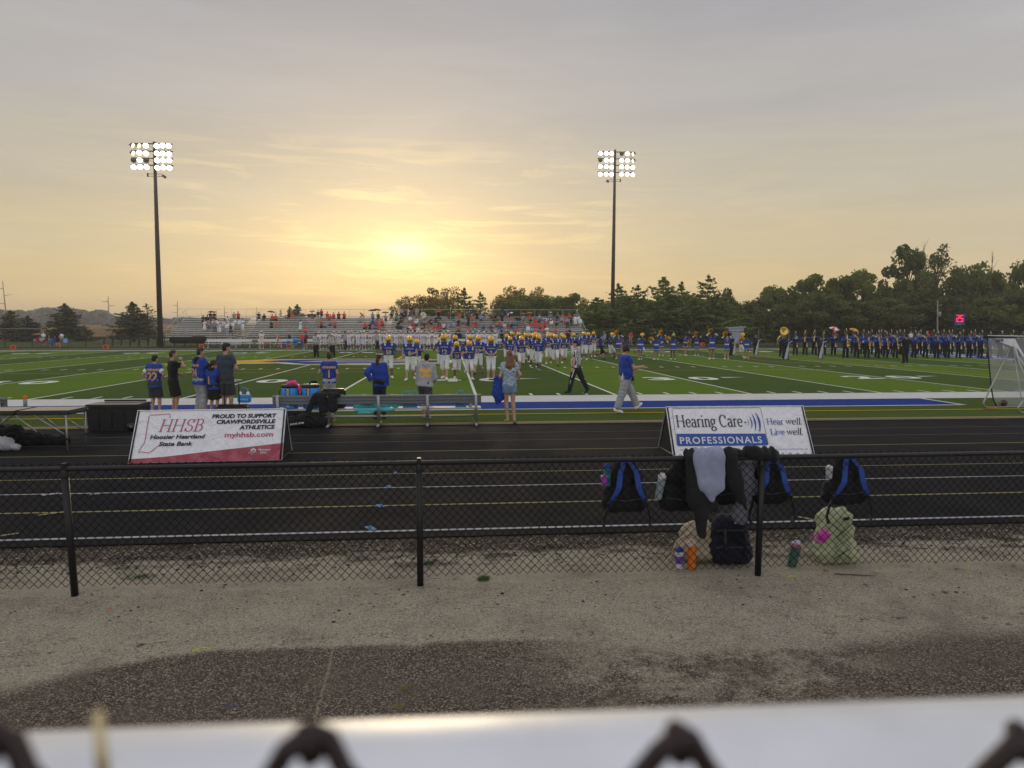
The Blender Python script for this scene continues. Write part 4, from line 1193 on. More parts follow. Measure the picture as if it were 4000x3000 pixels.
# ================================================================== people
# a figure is a signed distance field of tapered limbs, meshed with surface nets: one continuous skin, clothes as slightly larger shells
class Field:
 def __init__(s, res=.02, k=.03):
  s.res, s.k = res, k
  s.pr = []; s.cl = []
 def cone(s, a, b, ra, rb, cut0=False, cut1=False, sq=None, k=None):
  s.pr.append(('c', np.array(a, float), np.array(b, float), ra, rb, cut0, cut1, sq, k)); return s
 def ell(s, c, r, rotm=None, k=None):
  s.pr.append(('e', np.array(c, float), np.array(r, float), rotm, k)); return s
 def clip(s, p, n):
  s.cl.append((np.array(p, float), np.array(n, float))); return s
 def mesh(s, name, mats=(), wrinkle=0.0, shader=None, seed=0, fold=0.0):
  if not s.pr: return None
  lo, hi = np.full(3, 9.), np.full(3, -9.)
  for p in s.pr:
   if p[0] == 'c':
    r = max(p[3], p[4]) * 1.25
    lo = np.minimum(lo, np.minimum(p[1], p[2]) - r); hi = np.maximum(hi, np.maximum(p[1], p[2]) + r)
   else:
    r = p[2].max(); lo = np.minimum(lo, p[1] - r); hi = np.maximum(hi, p[1] + r)
  lo -= s.res * 2.5; hi += s.res * 2.5
  n = np.ceil((hi - lo) / s.res).astype(int) + 1
  F = np.full(tuple(n), .3, dtype=np.float32)
  ax = [lo[i] + s.res * np.arange(n[i]) for i in range(3)]
  for p in s.pr:
   if p[0] == 'c':
    r = max(p[3], p[4]) * 1.3 + s.k * 1.5 + s.res * 2
    l, h = np.minimum(p[1], p[2]) - r, np.maximum(p[1], p[2]) + r
   else:
    r = p[2].max() + s.k * 1.5 + s.res * 2; l, h = p[1] - r, p[1] + r
   i0 = np.clip(((l - lo) / s.res).astype(int), 0, n - 1); i1 = np.clip(((h - lo) / s.res).astype(int) + 1, 1, n)
   x, y, z = np.meshgrid(ax[0][i0[0]:i1[0]], ax[1][i0[1]:i1[1]], ax[2][i0[2]:i1[2]], indexing='ij')
   if p[0] == 'c':
    _, a, b, ra, rb, c0, c1, sq, kk = p
    d = b - a; L2 = max((d * d).sum(), 1e-9); L_ = math.sqrt(L2)
    px, py, pz = x - a[0], y - a[1], z - a[2]
    t = (px * d[0] + py * d[1] + pz * d[2]) / L2
    tc = np.clip(t, 0, 1)
    qx, qy, qz = px - d[0] * tc, py - d[1] * tc, pz - d[2] * tc
    if sq is not None:     # flattened section: stretch distance along a direction
     u, f = sq
     m = qx * u[0] + qy * u[1] + qz * u[2]
     e = m * (f - 1)
     qx, qy, qz = qx + u[0] * e, qy + u[1] * e, qz + u[2] * e
    D = np.sqrt(qx * qx + qy * qy + qz * qz) - (ra + (rb - ra) * tc)
    if c0: D = np.maximum(D, -t * L_)
    if c1: D = np.maximum(D, (t - 1) * L_)
   else:
    _, c, r, rm, kk = p
    q = np.stack([x - c[0], y - c[1], z - c[2]], -1)
    if rm is not None: q = q @ rm
    q = q / r
    ln = np.sqrt((q * q).sum(-1))
    D = (ln - 1) * r.min()
   k = s.k if kk is None else kk
   S = F[i0[0]:i1[0], i0[1]:i1[1], i0[2]:i1[2]]
   if k > 0:
    hh = np.clip(.5 + .5 * (S - D) / k, 0, 1)
    S[...] = S * (1 - hh) + D * hh - k * hh * (1 - hh)
   else:
    S[...] = np.minimum(S, D)
  if wrinkle:
   x, y, z = np.meshgrid(*ax, indexing='ij')
   u = x * 17 + 6 * np.sin(z * 5.3 + seed) + 4 * np.sin(y * 8 + seed * 2)
   w_ = z * 21 + 7 * np.sin(x * 7.1 + seed * 3) + 5 * np.sin(y * 6.3 + z * 3)
   F += wrinkle * (np.sin(u) * np.sin(w_) + .7 * np.sin(u * .6 + w_ * 1.3) + .35 * np.sin(u * 2.3 - w_ * 1.7))
  if fold:
   x, y, z = np.meshgrid(*ax, indexing='ij')
   F += fold * np.sin(x * 58 + 2.5 * np.sin(z * 7 + seed) + 2 * np.sin(x * 23 + seed)) * (.6 + .4 * np.sin(z * 5 + x * 9))
  if s.cl:
   x, y, z = np.meshgrid(*ax, indexing='ij')
   for p, n_ in s.cl:
    F = np.maximum(F, ((x - p[0]) * n_[0] + (y - p[1]) * n_[1] + (z - p[2]) * n_[2]).astype(np.float32))
  V, Q = nets(F, lo, s.res)
  me = bpy.data.meshes.new(name)
  nf = len(Q)
  me.vertices.add(len(V)); me.vertices.foreach_set("co", V.astype(np.float32).ravel())
  me.loops.add(nf * 4); me.loops.foreach_set("vertex_index", Q.astype(np.int32).ravel())
  me.polygons.add(nf); me.polygons.foreach_set("loop_start", np.arange(nf, dtype=np.int32) * 4)
  me.polygons.foreach_set("loop_total", np.full(nf, 4, dtype=np.int32))
  me.polygons.foreach_set("use_smooth", np.ones(nf, dtype=bool))
  for m in mats: me.materials.append(m)
  if shader is not None:
   c = V[Q].mean(1)
   me.polygons.foreach_set("material_index", shader(c).astype(np.int32))
  me.update()
  return me
def nets(F, lo, res):
 I = F < 0
 nx, ny, nz = F.shape
 cnt = np.zeros((nx - 1, ny - 1, nz - 1), dtype=np.float32)
 P = np.zeros((nx - 1, ny - 1, nz - 1, 3), dtype=np.float32)
 for axis in range(3):
  for b in (0, 1):
   for c in (0, 1):
    o0 = [0, 0, 0]; o1 = [0, 0, 0]
    oth = [i for i in range(3) if i != axis]
    o0[oth[0]] = b; o0[oth[1]] = c
    o1[oth[0]] = b; o1[oth[1]] = c; o1[axis] = 1
    f0 = F[o0[0]:nx - 1 + o0[0], o0[1]:ny - 1 + o0[1], o0[2]:nz - 1 + o0[2]]
    f1 = F[o1[0]:nx - 1 + o1[0], o1[1]:ny - 1 + o1[1], o1[2]:nz - 1 + o1[2]]
    m = (f0 < 0) != (f1 < 0)
    t = np.where(m, f0 / np.where(m, f0 - f1, 1), 0)
    cnt += m
    for i in range(3):
     P[..., i] += m * (o0[i] + (t if i == axis else 0))
 act = cnt > 0
 idx = np.full(act.shape, -1, dtype=np.int64)
 w = np.argwhere(act)
 idx[act] = np.arange(len(w))
 V = lo + res * (w + P[act] / cnt[act][:, None])
 Q = []
 for axis in range(3):
  sl0 = [slice(1, -1)] * 3; sl1 = [slice(1, -1)] * 3
  sl0[axis] = slice(0, -1); sl1[axis] = slice(1, None)
  a, b = I[tuple(sl0)], I[tuple(sl1)]
  m = np.argwhere(a != b)
  if not len(m): continue
  sgn = a[a != b]
  base = m + np.array([1 if i != axis else 0 for i in range(3)])
  u, v = [(1, 2), (2, 0), (0, 1)][axis]
  def g(du, dv):
   q = base.copy(); q[:, u] -= du; q[:, v] -= dv
   return idx[q[:, 0], q[:, 1], q[:, 2]]
  q = np.stack([g(1, 1), g(0, 1), g(0, 0), g(1, 0)], 1)
  q[~sgn] = q[~sgn][:, ::-1]
  Q.append(q)
 Q = np.concatenate(Q)
 Q = Q[(Q >= 0).all(1)]
 return V, Q
def ik(a, b, l1, l2, pole):
 """elbow / knee position between a and b"""
 a, b, pole = Vector(a), Vector(b), Vector(pole)
 d = b - a
 L_ = d.length
 if L_ > (l1 + l2) * .999:
  b = a + d * ((l1 + l2) * .999 / L_); d = b - a; L_ = d.length
 x = (l1 * l1 - l2 * l2 + L_ * L_) / (2 * L_)
 h = math.sqrt(max(l1 * l1 - x * x, 0))
 n = d.normalized()
 p = pole - n * pole.dot(n)
 p = p.normalized() if p.length > 1e-5 else Vector((0, 1, 0))
 return a + n * x + p * h, b
def pose(h=1.75, lean=0.0, twist=0.0, hips=None, feet=None, hands=None, head=(0, 0), elbow=None, knee=None, sit=False, build=1.0, side=0.0, toes=None, lift=(0, 0)):
 """joint positions in metres for a figure facing +y; L is -x, R is +x"""
 s = h / 1.75
 J = {}
 hz = .93 * s if hips is None else hips[2]
 hx, hy = (0, 0) if hips is None else (hips[0], hips[1])
 P = Vector((hx, hy, hz))
 ax = Euler((R(-lean), R(side), 0)).to_matrix()
 tw = Euler((0, 0, R(twist))).to_matrix()
 up = lambda x, y, z: P + ax @ (tw @ Vector((x * s, y * s, 0)) + Vector((0, 0, z * s)))
 J['pel'] = P
 J['wai'] = up(0, 0.01, .16); J['che'] = up(0, 0, .36)
 J['neck'] = up(0, -.01, .53); J['nk2'] = up(0, .012, .62)
 J['tw'] = ax @ tw
 hr = Euler((R(-lean * .5 - head[1]), 0, R(twist + head[0]))).to_matrix()
 J['hr'] = hr
 J['head'] = J['nk2'] + hr @ Vector((0, .025 * s, .095 * s))
 J['sh'] = [up(-.175 * build ** .5, 0, .475), up(.175 * build ** .5, 0, .475)]
 J['ax'] = ax
 J['hip'] = [P + Vector((-.092 * s, 0, -.01)), P + Vector((.092 * s, 0, -.01))]
 feet = feet or [(-.11, 0, 0), (.11, 0, 0)]
 J['ank'] = []; J['kne'] = []; J['toe'] = []
 for i in (0, 1):
  f = Vector(feet[i]); a = f + Vector((0, 0, .08 * s))
  kp = (knee[i] if knee else (0, 1, 0))
  k, a = ik(J['hip'][i], a, .43 * s, .425 * s, kp)
  J['kne'].append(k); J['ank'].append(a)
  td = Vector(toes[i]) if toes else Vector(((-.25 if i == 0 else .25), 1, 0))
  td = td.normalized()
  J['toe'].append(a + td * .165 * s + Vector((0, 0, -.045 * s)))
 J['elb'] = []; J['wri'] = []; J['han'] = []
 hands = hands or [None, None]
 for i in (0, 1):
  sgn = -1 if i == 0 else 1
  S_ = J['sh'][i]
  tgt = hands[i]
  if tgt is None: tgt = S_ + Vector((sgn * .08 * s, .05 * s, -.53 * s))
  else:
   tgt = Vector(tgt)
   tgt = Vector((tgt.x * s, tgt.y * s, tgt.z * s))
  ep = Vector(elbow[i]) if elbow else Vector((sgn * .5, -1, -.3))
  e, w = ik(S_, tgt, .285 * s, .255 * s, ep)
  J['elb'].append(e); J['wri'].append(w)
  d = (w - e).normalized()
  J['han'].append(w + d * .085 * s)
 J['s'] = s; J['b'] = build; J['h'] = h
 return J
def lerp(a, b, t): return Vector(a) + (Vector(b) - Vector(a)) * t
def torso(f, J, g=0.0, female=False, top=.53, bottom=-.06, belly=0.0, flare=0.0):
 s, b = J['s'], J['b']
 y = J['tw'] @ Vector((0, 1, 0)); x = J['tw'] @ Vector((1, 0, 0)); z = J['tw'] @ Vector((0, 0, 1))
 P = J['pel']
 at_ = lambda u, v, w: P + x * (u * s) + y * (v * s) + z * (w * s)
 sq = (tuple(y), 1.22)
 hw, ww, cw = (.085, .05, .075) if female else (.075, .068, .095)
 hr_, wr, cr = (.112, .098, .105) if female else (.102, .106, .115)
 q = math.sqrt(b)
 f.cone(at_(-hw * q, 0, bottom), at_(hw * q, 0, bottom), (hr_ + g + flare) * q, (hr_ + g + flare) * q, sq=sq)
 f.cone(at_(-ww * q, .005 + belly * .5, .14), at_(ww * q, .005 + belly * .5, .14), (wr + g + belly) * q, (wr + g + belly) * q, sq=sq)
 f.cone(at_(-cw * q, 0, .34), at_(cw * q, 0, .34), (cr + g) * q, (cr + g) * q, sq=sq)
 f.cone(at_(-hw * .6 * q, 0, bottom), at_(-cw * .8 * q, 0, .34), (hr_ * .9 + g) * q, (cr * .95 + g) * q, sq=sq)
 f.cone(at_(hw * .6 * q, 0, bottom), at_(cw * .8 * q, 0, .34), (hr_ * .9 + g) * q, (cr * .95 + g) * q, sq=sq)
 for i in (0, 1):
  f.cone(at_(0, -.01, .46), J['sh'][i], (.068 + g) * q, (.052 + g) * q)
 if female:
  f.ell(at_(-.07, .085, .34), (.062, .055, .06)); f.ell(at_(.07, .085, .34), (.062, .055, .06))
def arm(f, J, i, g=0.0, t0=0.0, t1=2.0, cut=True, r=(.050, .040, .033, .027)):
 """t in 0..1 along the upper arm, 1..2 along the forearm"""
 s, b = J['s'], math.sqrt(J['b'])
 S_, E, W = J['sh'][i], J['elb'][i], J['wri'][i]
 r = [q * s * b + g for q in r]
 if t1 <= 1:
  f.cone(S_, lerp(S_, E, t1), r[0], r[0] + (r[1] - r[0]) * t1, cut1=cut)
 else:
  f.cone(S_, E, r[0], r[1])
  f.cone(E, lerp(E, W, t1 - 1), r[1] * 1.02, r[1] + (r[3] - r[1]) * (t1 - 1), cut1=cut)
def leg(f, J, i, g=0.0, t1=2.0, cut=True, loose=0.0, r=(.088, .057, .050, .038)):
 s, b = J['s'], math.sqrt(J['b'])
 H, K, A = J['hip'][i], J['kne'][i], J['ank'][i]
 r = [q * s * b + g for q in r]
 if t1 <= 1:
  f.cone(H, lerp(H, K, t1), r[0], r[0] + (r[1] - r[0]) * t1 + loose, cut1=cut)
 else:
  f.cone(H, K, r[0], r[1] + loose * .5)
  if g == 0 and t1 >= 2:
   f.ell(lerp(K, A, .28) + Vector((0, -.018 * s, 0)), (.052 * s * b, .054 * s * b, .11 * s))
  f.cone(K, lerp(K, A, t1 - 1), r[1] + loose * .5, (r[1] + (r[3] - r[1]) * (t1 - 1)) + loose, cut1=cut)
def add_head(f, J, ears=True):
 s = J['s']; h = J['head']; m = J['hr']
 rm = np.array(m)
 o = lambda x, y, z: h + m @ Vector((x * s, y * s, z * s))
 f.cone(J['neck'], J['nk2'] + m @ Vector((0, .01, .03)), .055 * s, .050 * s)
 f.ell(o(0, -.012, .025), (.074 * s, .094 * s, .088 * s), rm)
 f.ell(o(0, .012, -.035), (.058 * s, .074 * s, .078 * s), rm)
 f.cone(o(0, .078, .012), o(0, .100, -.022), .010 * s, .014 * s, k=.012)
 f.cone(o(-.022, .068, -.052), o(.022, .068, -.052), .009 * s, .009 * s, k=.01)
 if ears:
  for q in (-1, 1): f.ell(o(q * .077, -.004, -.002), (.012 * s, .022 * s, .03 * s), rm, k=.008)
HAND_CACHE = {}
def hand_mesh(J, i, curl, mat, s=1.0):
 """palm, thumb and four separate fingers, placed at the wrist"""
 sgn = -1 if i == 0 else 1
 key = (i, curl)
 if key not in HAND_CACHE:
  f = Field(.0065, .006)
  # local frame: +z out along the hand, x across the palm, y palm normal
  f.cone((-.028, 0, .02), (-.024, 0, .085), .014, .012); f.cone((0, 0, .0), (0, 0, .088), .018, .013); f.cone((.026, 0, .02), (.026, 0, .082), .014, .012)
  for k, (x, l) in enumerate(((-.030, .062), (-.010, .074), (.011, .070), (.031, .054))):
   a = R(curl * .55); b = R(curl * 1.25)
   p0 = Vector((x, 0, .088)); p1 = p0 + Vector((0, math.sin(a), math.cos(a))) * l * .5
   p2 = p1 + Vector((0, math.sin(b), math.cos(b))) * l * .5
   f.cone(p0, p1, .0095, .0088, k=.003); f.cone(p1, p2, .0088, .0075, k=.003)
  t0 = Vector((.028 * 1, .006, .022)); t1 = t0 + Vector((.028, .014, .028)); t2 = t1 + Vector((.004, .018, .030))
  f.cone(t0, t1, .013, .011, k=.005); f.cone(t1, t2, .0105, .0085, k=.003)
  HAND_CACHE[key] = f.mesh("hand_shape")
 return HAND_CACHE[key]
def join_hand(me, J, i, curl):
 """appends the hand to the body mesh at the wrist"""
 hm = hand_mesh(J, i, curl, None)
 E, W = J['elb'][i], J['wri'][i]
 z = (W - E).normalized()
 inw = Vector((1 if i == 0 else -1, .2, 0))
 y = (inw - z * inw.dot(z)).normalized()      # palm looks towards the body
 x = y.cross(z)
 s = J['s']
 mt = Matrix(((x.x, y.x, z.x), (x.y, y.y, z.y), (x.z, y.z, z.z)))
 if x.y < 0 and abs(x.y) > .2:                 # thumb points forward
  mt = mt @ Matrix.Diagonal((-1, 1, 1))
 n = len(hm.vertices)
 V = np.empty(n * 3, dtype=np.float32); hm.vertices.foreach_get("co", V); V = V.reshape(-1, 3)
 V = (V * s) @ np.array(mt).T + np.array(W - z * .01)
 Q = np.empty(len(hm.polygons) * 4, dtype=np.int32); hm.loops.foreach_get("vertex_index", Q)
 if mt.determinant() < 0: Q = Q.reshape(-1, 4)[:, ::-1].ravel()
 return V, Q.reshape(-1, 4)
def merge_mesh(name, me, extra, mats):
 n = len(me.vertices)
 V = np.empty(n * 3, dtype=np.float32); me.vertices.foreach_get("co", V); V = [V.reshape(-1, 3)]
 Q = np.empty(len(me.loops), dtype=np.int32); me.loops.foreach_get("vertex_index", Q); Q = [Q.reshape(-1, 4)]
 o = n
 for v, q in extra:
  V.append(v); Q.append(q + o); o += len(v)
 V = np.concatenate(V); Q = np.concatenate(Q); nf = len(Q)
 m2 = bpy.data.meshes.new(name)
 m2.vertices.add(len(V)); m2.vertices.foreach_set("co", V.astype(np.float32).ravel())
 m2.loops.add(nf * 4); m2.loops.foreach_set("vertex_index", Q.astype(np.int32).ravel())
 m2.polygons.add(nf); m2.polygons.foreach_set("loop_start", np.arange(nf, dtype=np.int32) * 4)
 m2.polygons.foreach_set("loop_total", np.full(nf, 4, dtype=np.int32))
 m2.polygons.foreach_set("use_smooth", np.ones(nf, dtype=bool))
 for m in mats: m2.materials.append(m)
 m2.update()
 return m2
SKIN = M("skin_light", (.50, .29, .20), .55, spec=.35)
SKINB = M("skin_brown", (.16, .085, .05), .5, spec=.35)
SKINT = M("skin_tan", (.36, .20, .13), .55, spec=.35)
HBLACK = M("hair_black", (.012, .010, .009), .6, bump=.4, bscale=120)
HBROWN = M("hair_brown", (.045, .026, .015), .55, bump=.4, bscale=120)
HRED = M("hair_auburn", (.20, .085, .035), .45, var=.35, scale=30, bump=.4, bscale=90)
HBLOND = M("hair_blond", (.42, .30, .15), .5, var=.2, scale=40)
HGREY = M("hair_grey", (.35, .34, .33), .6)
def cloth(name, col, rough=.85):
 return M("cloth_" + name, col, rough, var=.12, scale=7, bump=.25, bscale=28, sheen=.05)
RB = (.018, .055, .33)          # royal blue
C_BLUE = cloth("royal_blue", RB)
C_NAVY = cloth("navy", (.012, .018, .055))
C_BLACK = cloth("black", (.010, .010, .011))
C_CHAR = cloth("charcoal", (.045, .045, .052))
C_GREY = cloth("heather_grey", (.36, .36, .38))
C_SLATE = cloth("slate_blue", (.045, .062, .085))
C_WHITE = cloth("white", (.82, .82, .84))
C_PANTS = cloth("pants_white", (.74, .74, .73))
C_RED = cloth("red", (.75, .05, .045))
C_MAROON = cloth("maroon", (.16, .015, .025))
C_PINK = cloth("pink", (.60, .14, .25))
C_ORANGE = cloth("orange", (.75, .16, .02))
C_YELLOW = cloth("yellow", (.70, .42, .02))
C_TEAL = cloth("teal", (.06, .30, .32))
C_PURPLE = cloth("purple", (.16, .08, .35))
C_GREEN = cloth("green", (.06, .14, .06))
C_TAN = cloth("khaki", (.36, .28, .19))
C_BROWN = cloth("brown", (.10, .065, .045))
C_LTBLUE = cloth("light_blue", (.24, .42, .66))
C_JEAN = cloth("denim", (.07, .12, .22))
C_LDENIM = cloth("light_denim", (.17, .26, .37))
C_LAV = cloth("lavender", (.42, .40, .52))
C_CREAM = cloth("cream", (.62, .52, .34))
GOLDC = M("cloth_gold", (.62, .40, .10), .6)
HELM = M("helmet_gold", (.90, .50, .04), .28, .1, spec=.6, coat=.5)
HELMW = M("helmet_white", (.55, .48, .40), .35, .2, coat=.4)
SHOEW = M("shoe_white", (.80, .80, .78), .5)
SHOEB = M("shoe_black", (.02, .02, .022), .5)
MASK = M("face_mask", (.02, .022, .04), .4, .3)
MASKR = M("face_mask_red", (.25, .02, .03), .4, .3)
def head_frame(J):
 m = J['hr'].to_4x4(); m.translation = J['head']
 return m
def shoe_mesh(J, i, name, mat, res, g=.012):
 s = J['s']
 f = Field(res, .02)
 A, T = J['ank'][i], J['toe'][i]
 f.cone(A + (T - A) * -.28 + Vector((0, 0, -.03 * s)), A + (T - A) * .95 + Vector((0, 0, .0)), (.034) * s + g, .028 * s + g)
 f.cone(A + Vector((0, 0, .0)), A + (T - A) * .5, .036 * s + g, .03 * s + g)
 return f.mesh(name, [mat])
def hair_mesh(J, style, res, mat):
 s = J['s']; h = J['head']; m = J['hr']; rm = np.array(m)
 o = lambda x, y, z: h + m @ Vector((x * s, y * s, z * s))
 f = Field(res, .02)
 f.ell(o(0, -.024, .034), (.083 * s, .098 * s, .090 * s), rm)
 f.ell(o(0, .045, .088), (.055 * s, .045 * s, .028 * s), rm)
 if style == 'short':
  f.ell(o(0, -.062, -.02), (.066 * s, .05 * s, .062 * s), rm)
 if style == 'mop':
  f.ell(o(0, -.055, -.015), (.078 * s, .065 * s, .072 * s), rm); f.ell(o(0, .03, .075), (.075 * s, .065 * s, .045 * s), rm)
 if style == 'long':
  up = tuple(m @ Vector((0, 1, 0)))
  f.cone(o(-.03, -.06, -.02), o(-.07, -.10, -.26), .07 * s, .075 * s, sq=(up, 1.5)); f.cone(o(.03, -.06, -.02), o(.08, -.10, -.26), .07 * s, .075 * s, sq=(up, 1.5))
  f.cone(o(-.07, -.10, -.26), o(-.03, -.10, -.50), .075 * s, .05 * s, sq=(up, 1.7)); f.cone(o(.08, -.10, -.26), o(.06, -.09, -.58), .075 * s, .045 * s, sq=(up, 1.7))
  f.cone(o(0, -.11, -.26), o(.02, -.10, -.56), .08 * s, .05 * s, sq=(up, 1.7))
 if style == 'pony':
  f.ell(o(0, -.06, -.01), (.068 * s, .05 * s, .062 * s), rm)
  f.cone(o(0, -.10, .03), o(0, -.135, -.10), .03 * s, .04 * s); f.cone(o(0, -.135, -.10), o(0, -.12, -.34), .045 * s, .02 * s)
 if style == 'cap':
  return None
 return f.mesh("hair", [mat], wrinkle=.003 if res < .02 else 0)
def cap_mesh(J, mat, brim_back=False, res=.012):
 s = J['s']; h = J['head']; m = J['hr']; rm = np.array(m)
 o = lambda x, y, z: h + m @ Vector((x * s, y * s, z * s))
 f = Field(res, .012)
 f.ell(o(0, -.015, .055), (.086 * s, .102 * s, .068 * s), rm)
 b = -1 if brim_back else 1
 f.cone(o(-.045, b * .10, .035), o(.045, b * .10, .035), .022 * s, .022 * s, sq=(tuple(m @ Vector((0, 0, 1))), 2.2))
 f.cone(o(0, b * .10, .035), o(0, b * .15, .028), .035 * s, .03 * s, sq=(tuple(m @ Vector((0, 0, 1))), 3.0))
 return f.mesh("cap", [mat])
MESHES = {}
def cached(key, fn):
 if key not in MESHES: MESHES[key] = fn()
 return MESHES[key]
def figure(key, J, res, parts, loc, rz, label, group=None, mats=None, hands=None, cat='person', scale=None):
 """root Empty at the feet, body as one mesh, clothes as children. parts: list of (name, builder, material)"""
 r = root('person', loc, rz, label, cat, group, scale=scale)
 mats = mats or {}
 def body():
  f = Field(res, .025)
  torso(f, J, -.006, bottom=-.01)
  for i in (0, 1):
   arm(f, J, i, cut=False); leg(f, J, i, cut=False)
   f.cone(J['ank'][i], J['toe'][i], .034 * J['s'], .026 * J['s'])
   if not hands:
    f.cone(J['wri'][i], J['han'][i], .026 * J['s'], .022 * J['s'])
  add_head(f, J, res < .02)
  me = f.mesh("body", [SKIN])
  if hands:
   me = merge_mesh("body", me, [join_hand(me, J, i, hands[i]) for i in (0, 1)], [SKIN])
  return me
 b = link('body', cached((key, 'body'), body), r, mats=[mats['skin']] if 'skin' in mats else None)
 out = {'root': r, 'body': b}
 for nm, fn, mt in parts:
  me = cached((key, nm), lambda: fn(J, res))
  if me is None: continue
  pname = nm.split(':')[0]
  out[nm] = link(pname, me, r, mats=[mt] if mt else None)
 return out
def P_shirt(sleeve=.5, g=.014, loose=0.0, length=-.06, belly=0.0, female=False, wr=.003):
 def fn(J, res):
  f = Field(res, .03)
  torso(f, J, g, female, bottom=length, belly=belly, flare=loose * .5)
  dn = J['tw'] @ Vector((0, 0, -1))
  f.clip(J['pel'] + dn * (-length + .035) * J['s'], dn)
  for i in (0, 1): arm(f, J, i, g + .006, t1=sleeve)
  x = f.mesh("shirt", [C_BLUE], wrinkle=wr if res < .02 else wr * .5, seed=J['h'] * 10)
  return x
 return fn
def P_trousers(t1=1.93, g=.012, loose=.01, wr=.0035, waist=.06):
 def fn(J, res):
  f = Field(res, .03)
  P = J['pel']; q = math.sqrt(J['b'])
  y = J['tw'] @ Vector((0, 1, 0)); x = J['tw'] @ Vector((1, 0, 0)); z = J['tw'] @ Vector((0, 0, 1)); s = J['s']
  sq = (tuple(y), 1.18)
  f.cone(P - x * .075 * s * q + z * waist * .2 * s, P + x * .075 * s * q + z * waist * .2 * s, (.112 + g * .5) * q, (.112 + g * .5) * q, sq=sq)
  f.cone(P - x * .06 * s * q - z * .05 * s, P + x * .06 * s * q - z * .05 * s, (.105 + g) * q, (.105 + g) * q, sq=sq)
  for i in (0, 1): leg(f, J, i, g, t1, True, loose)
  return f.mesh("trousers", [C_GREY], wrinkle=wr if res < .02 else 0, seed=3)
 return fn
def P_shoe(i, g=.01):
 def fn(J, res): return shoe_mesh(J, i, "shoe", SHOEW, min(res, .018), g)
 return fn
def P_hair(style, mat=None):
 def fn(J, res): return hair_mesh(J, style, min(res, .018), mat or HBROWN)
 return fn
def wrap_on(mesh_target, me, M4, depth=.4, off=.006):
 """projects a flat mesh (in the plane x,z of M4, looking along -y of it) on a target mesh"""
 bvh = BVHTree.FromPolygons([v.co[:] for v in mesh_target.vertices], [tuple(p.vertices) for p in mesh_target.polygons])
 bm = bmesh.new(); bm.from_mesh(me)
 bmesh.ops.triangulate(bm, faces=bm.faces[:])
 n = (M4.to_3x3() @ Vector((0, 0, 1))).normalized()
 for v in bm.verts:
  p = M4 @ v.co
  h = bvh.ray_cast(p + n * depth, -n, depth * 2)
  q = h[0] + n * off if h[0] is not None else p
  v.co = q
 m2 = bpy.data.meshes.new(me.name)
 bm.to_mesh(m2); bm.free()
 for m in me.materials: m2.materials.append(m)
 return m2
def on_torso(J, front, w, up=0.0, x=0.0):
 """frame whose plane lies on the chest (front) or the back, y upwards, z outwards"""
 t = J['tw']; s = J['s']
 sy = 1 if front else -1
 X = t @ Vector((-sy, 0, 0)); Z = t @ Vector((0, sy, 0)); Y = t @ Vector((0, 0, 1))
 o = J['pel'] + t @ Vector((x * -sy * s, sy * .05, w * s))
 m = Matrix(((X.x, Y.x, Z.x, o.x), (X.y, Y.y, Z.y, o.y), (X.z, Y.z, Z.z, o.z), (0, 0, 0, 1)))
 return m
NUMG = M("number_gold", (.60, .47, .24), .7)
NUMY = M("number_yellow", (.80, .45, .06), .7)
NUMR = M("number_red", (.45, .02, .04), .7)
NUMW = M("number_white", (.7, .7, .7), .7)
def number_on(shirt_key, J, text, size, front, w, mat, parent, name='number', bold=.03, xs=.9, x=0.0, spacing=1.0):
 tm = text_mesh(text, size, bold * size, 0, 'CENTER', spacing, xs, 0, mat)
 m2 = cached((shirt_key, 'num', text, front, size, w, x), lambda: wrap_on(MESHES[shirt_key], tm, on_torso(J, front, w, 0, x)))
 return link(name, m2, parent)
# ================================================================== people in front
FR = .014
def ground_at(px, py): p = G(px, py); return Vector((p.x, p.y, .02))
# patterned cloth
def stripes_mat():
 t = NT("referee_stripes")
 x, y, z = t.sep()
 a = t.N.new("ShaderNodeMath"); a.operation = 'ARCTAN2'; t.L.new(x, a.inputs[0]); t.L.new(y, a.inputs[1])
 s = t.math('SINE', t.math('MULTIPLY', a.outputs[0], 13.0))
 sx = t.math('SINE', t.math('MULTIPLY', x, 125.0))
 arm_ = t.step(t.math('ABSOLUTE', x), .19, .2)
 s = t.math('ADD', t.math('MULTIPLY', s, t.math('SUBTRACT', 1.0, arm_)), t.math('MULTIPLY', sx, arm_))
 k = t.step(s, -.15, .15)
 t.out(t.mix(k, (.012, .012, .013), (.70, .70, .72)), .8, t.noise(25), .02, .3)
 return t.m
C_STRIPE = stripes_mat()
t = NT("cloth_tie_dye")
n = t.noise(7, 4, .6, 2.5, sc=(1.2, 1.2, 3.2))
t.out(t.ramp(n, [(.36, (.03, .07, .14)), (.44, (.16, .30, .42)), (.52, (.55, .62, .64)), (.60, (.30, .46, .56)), (.68, (.62, .66, .62))]), .85, t.noise(25), .02, .4)
C_TIE = t.m
t = NT("cloth_crosses")
t.out(t.mix(t.step(t.vor(11), .16, .11), (.012, .012, .013), (.5, .5, .5)), .85)
C_CROSS = t.m
GF = 'young fans watching by the near sideline'
def fig_front(key, J, px, py, rz, label, shirt, smat, trous, tmat, hair, hmat, skin=None, hands=(25, 25), group=None, shoe=SHOEW, extra=()):
 parts = [('shirt', shirt, smat), ('trousers', trous, tmat)]
 if hair: parts.append(('hair', P_hair(hair, hmat), None))
 if shoe: parts += [('shoe:0', P_shoe(0), shoe), ('shoe:1', P_shoe(1), shoe)]
 parts += list(extra)
 return figure(key, J, FR, parts, ground_at(px, py), rz, label, group, {'skin': skin} if skin else None, hands, scale=(.88, .90, 1))
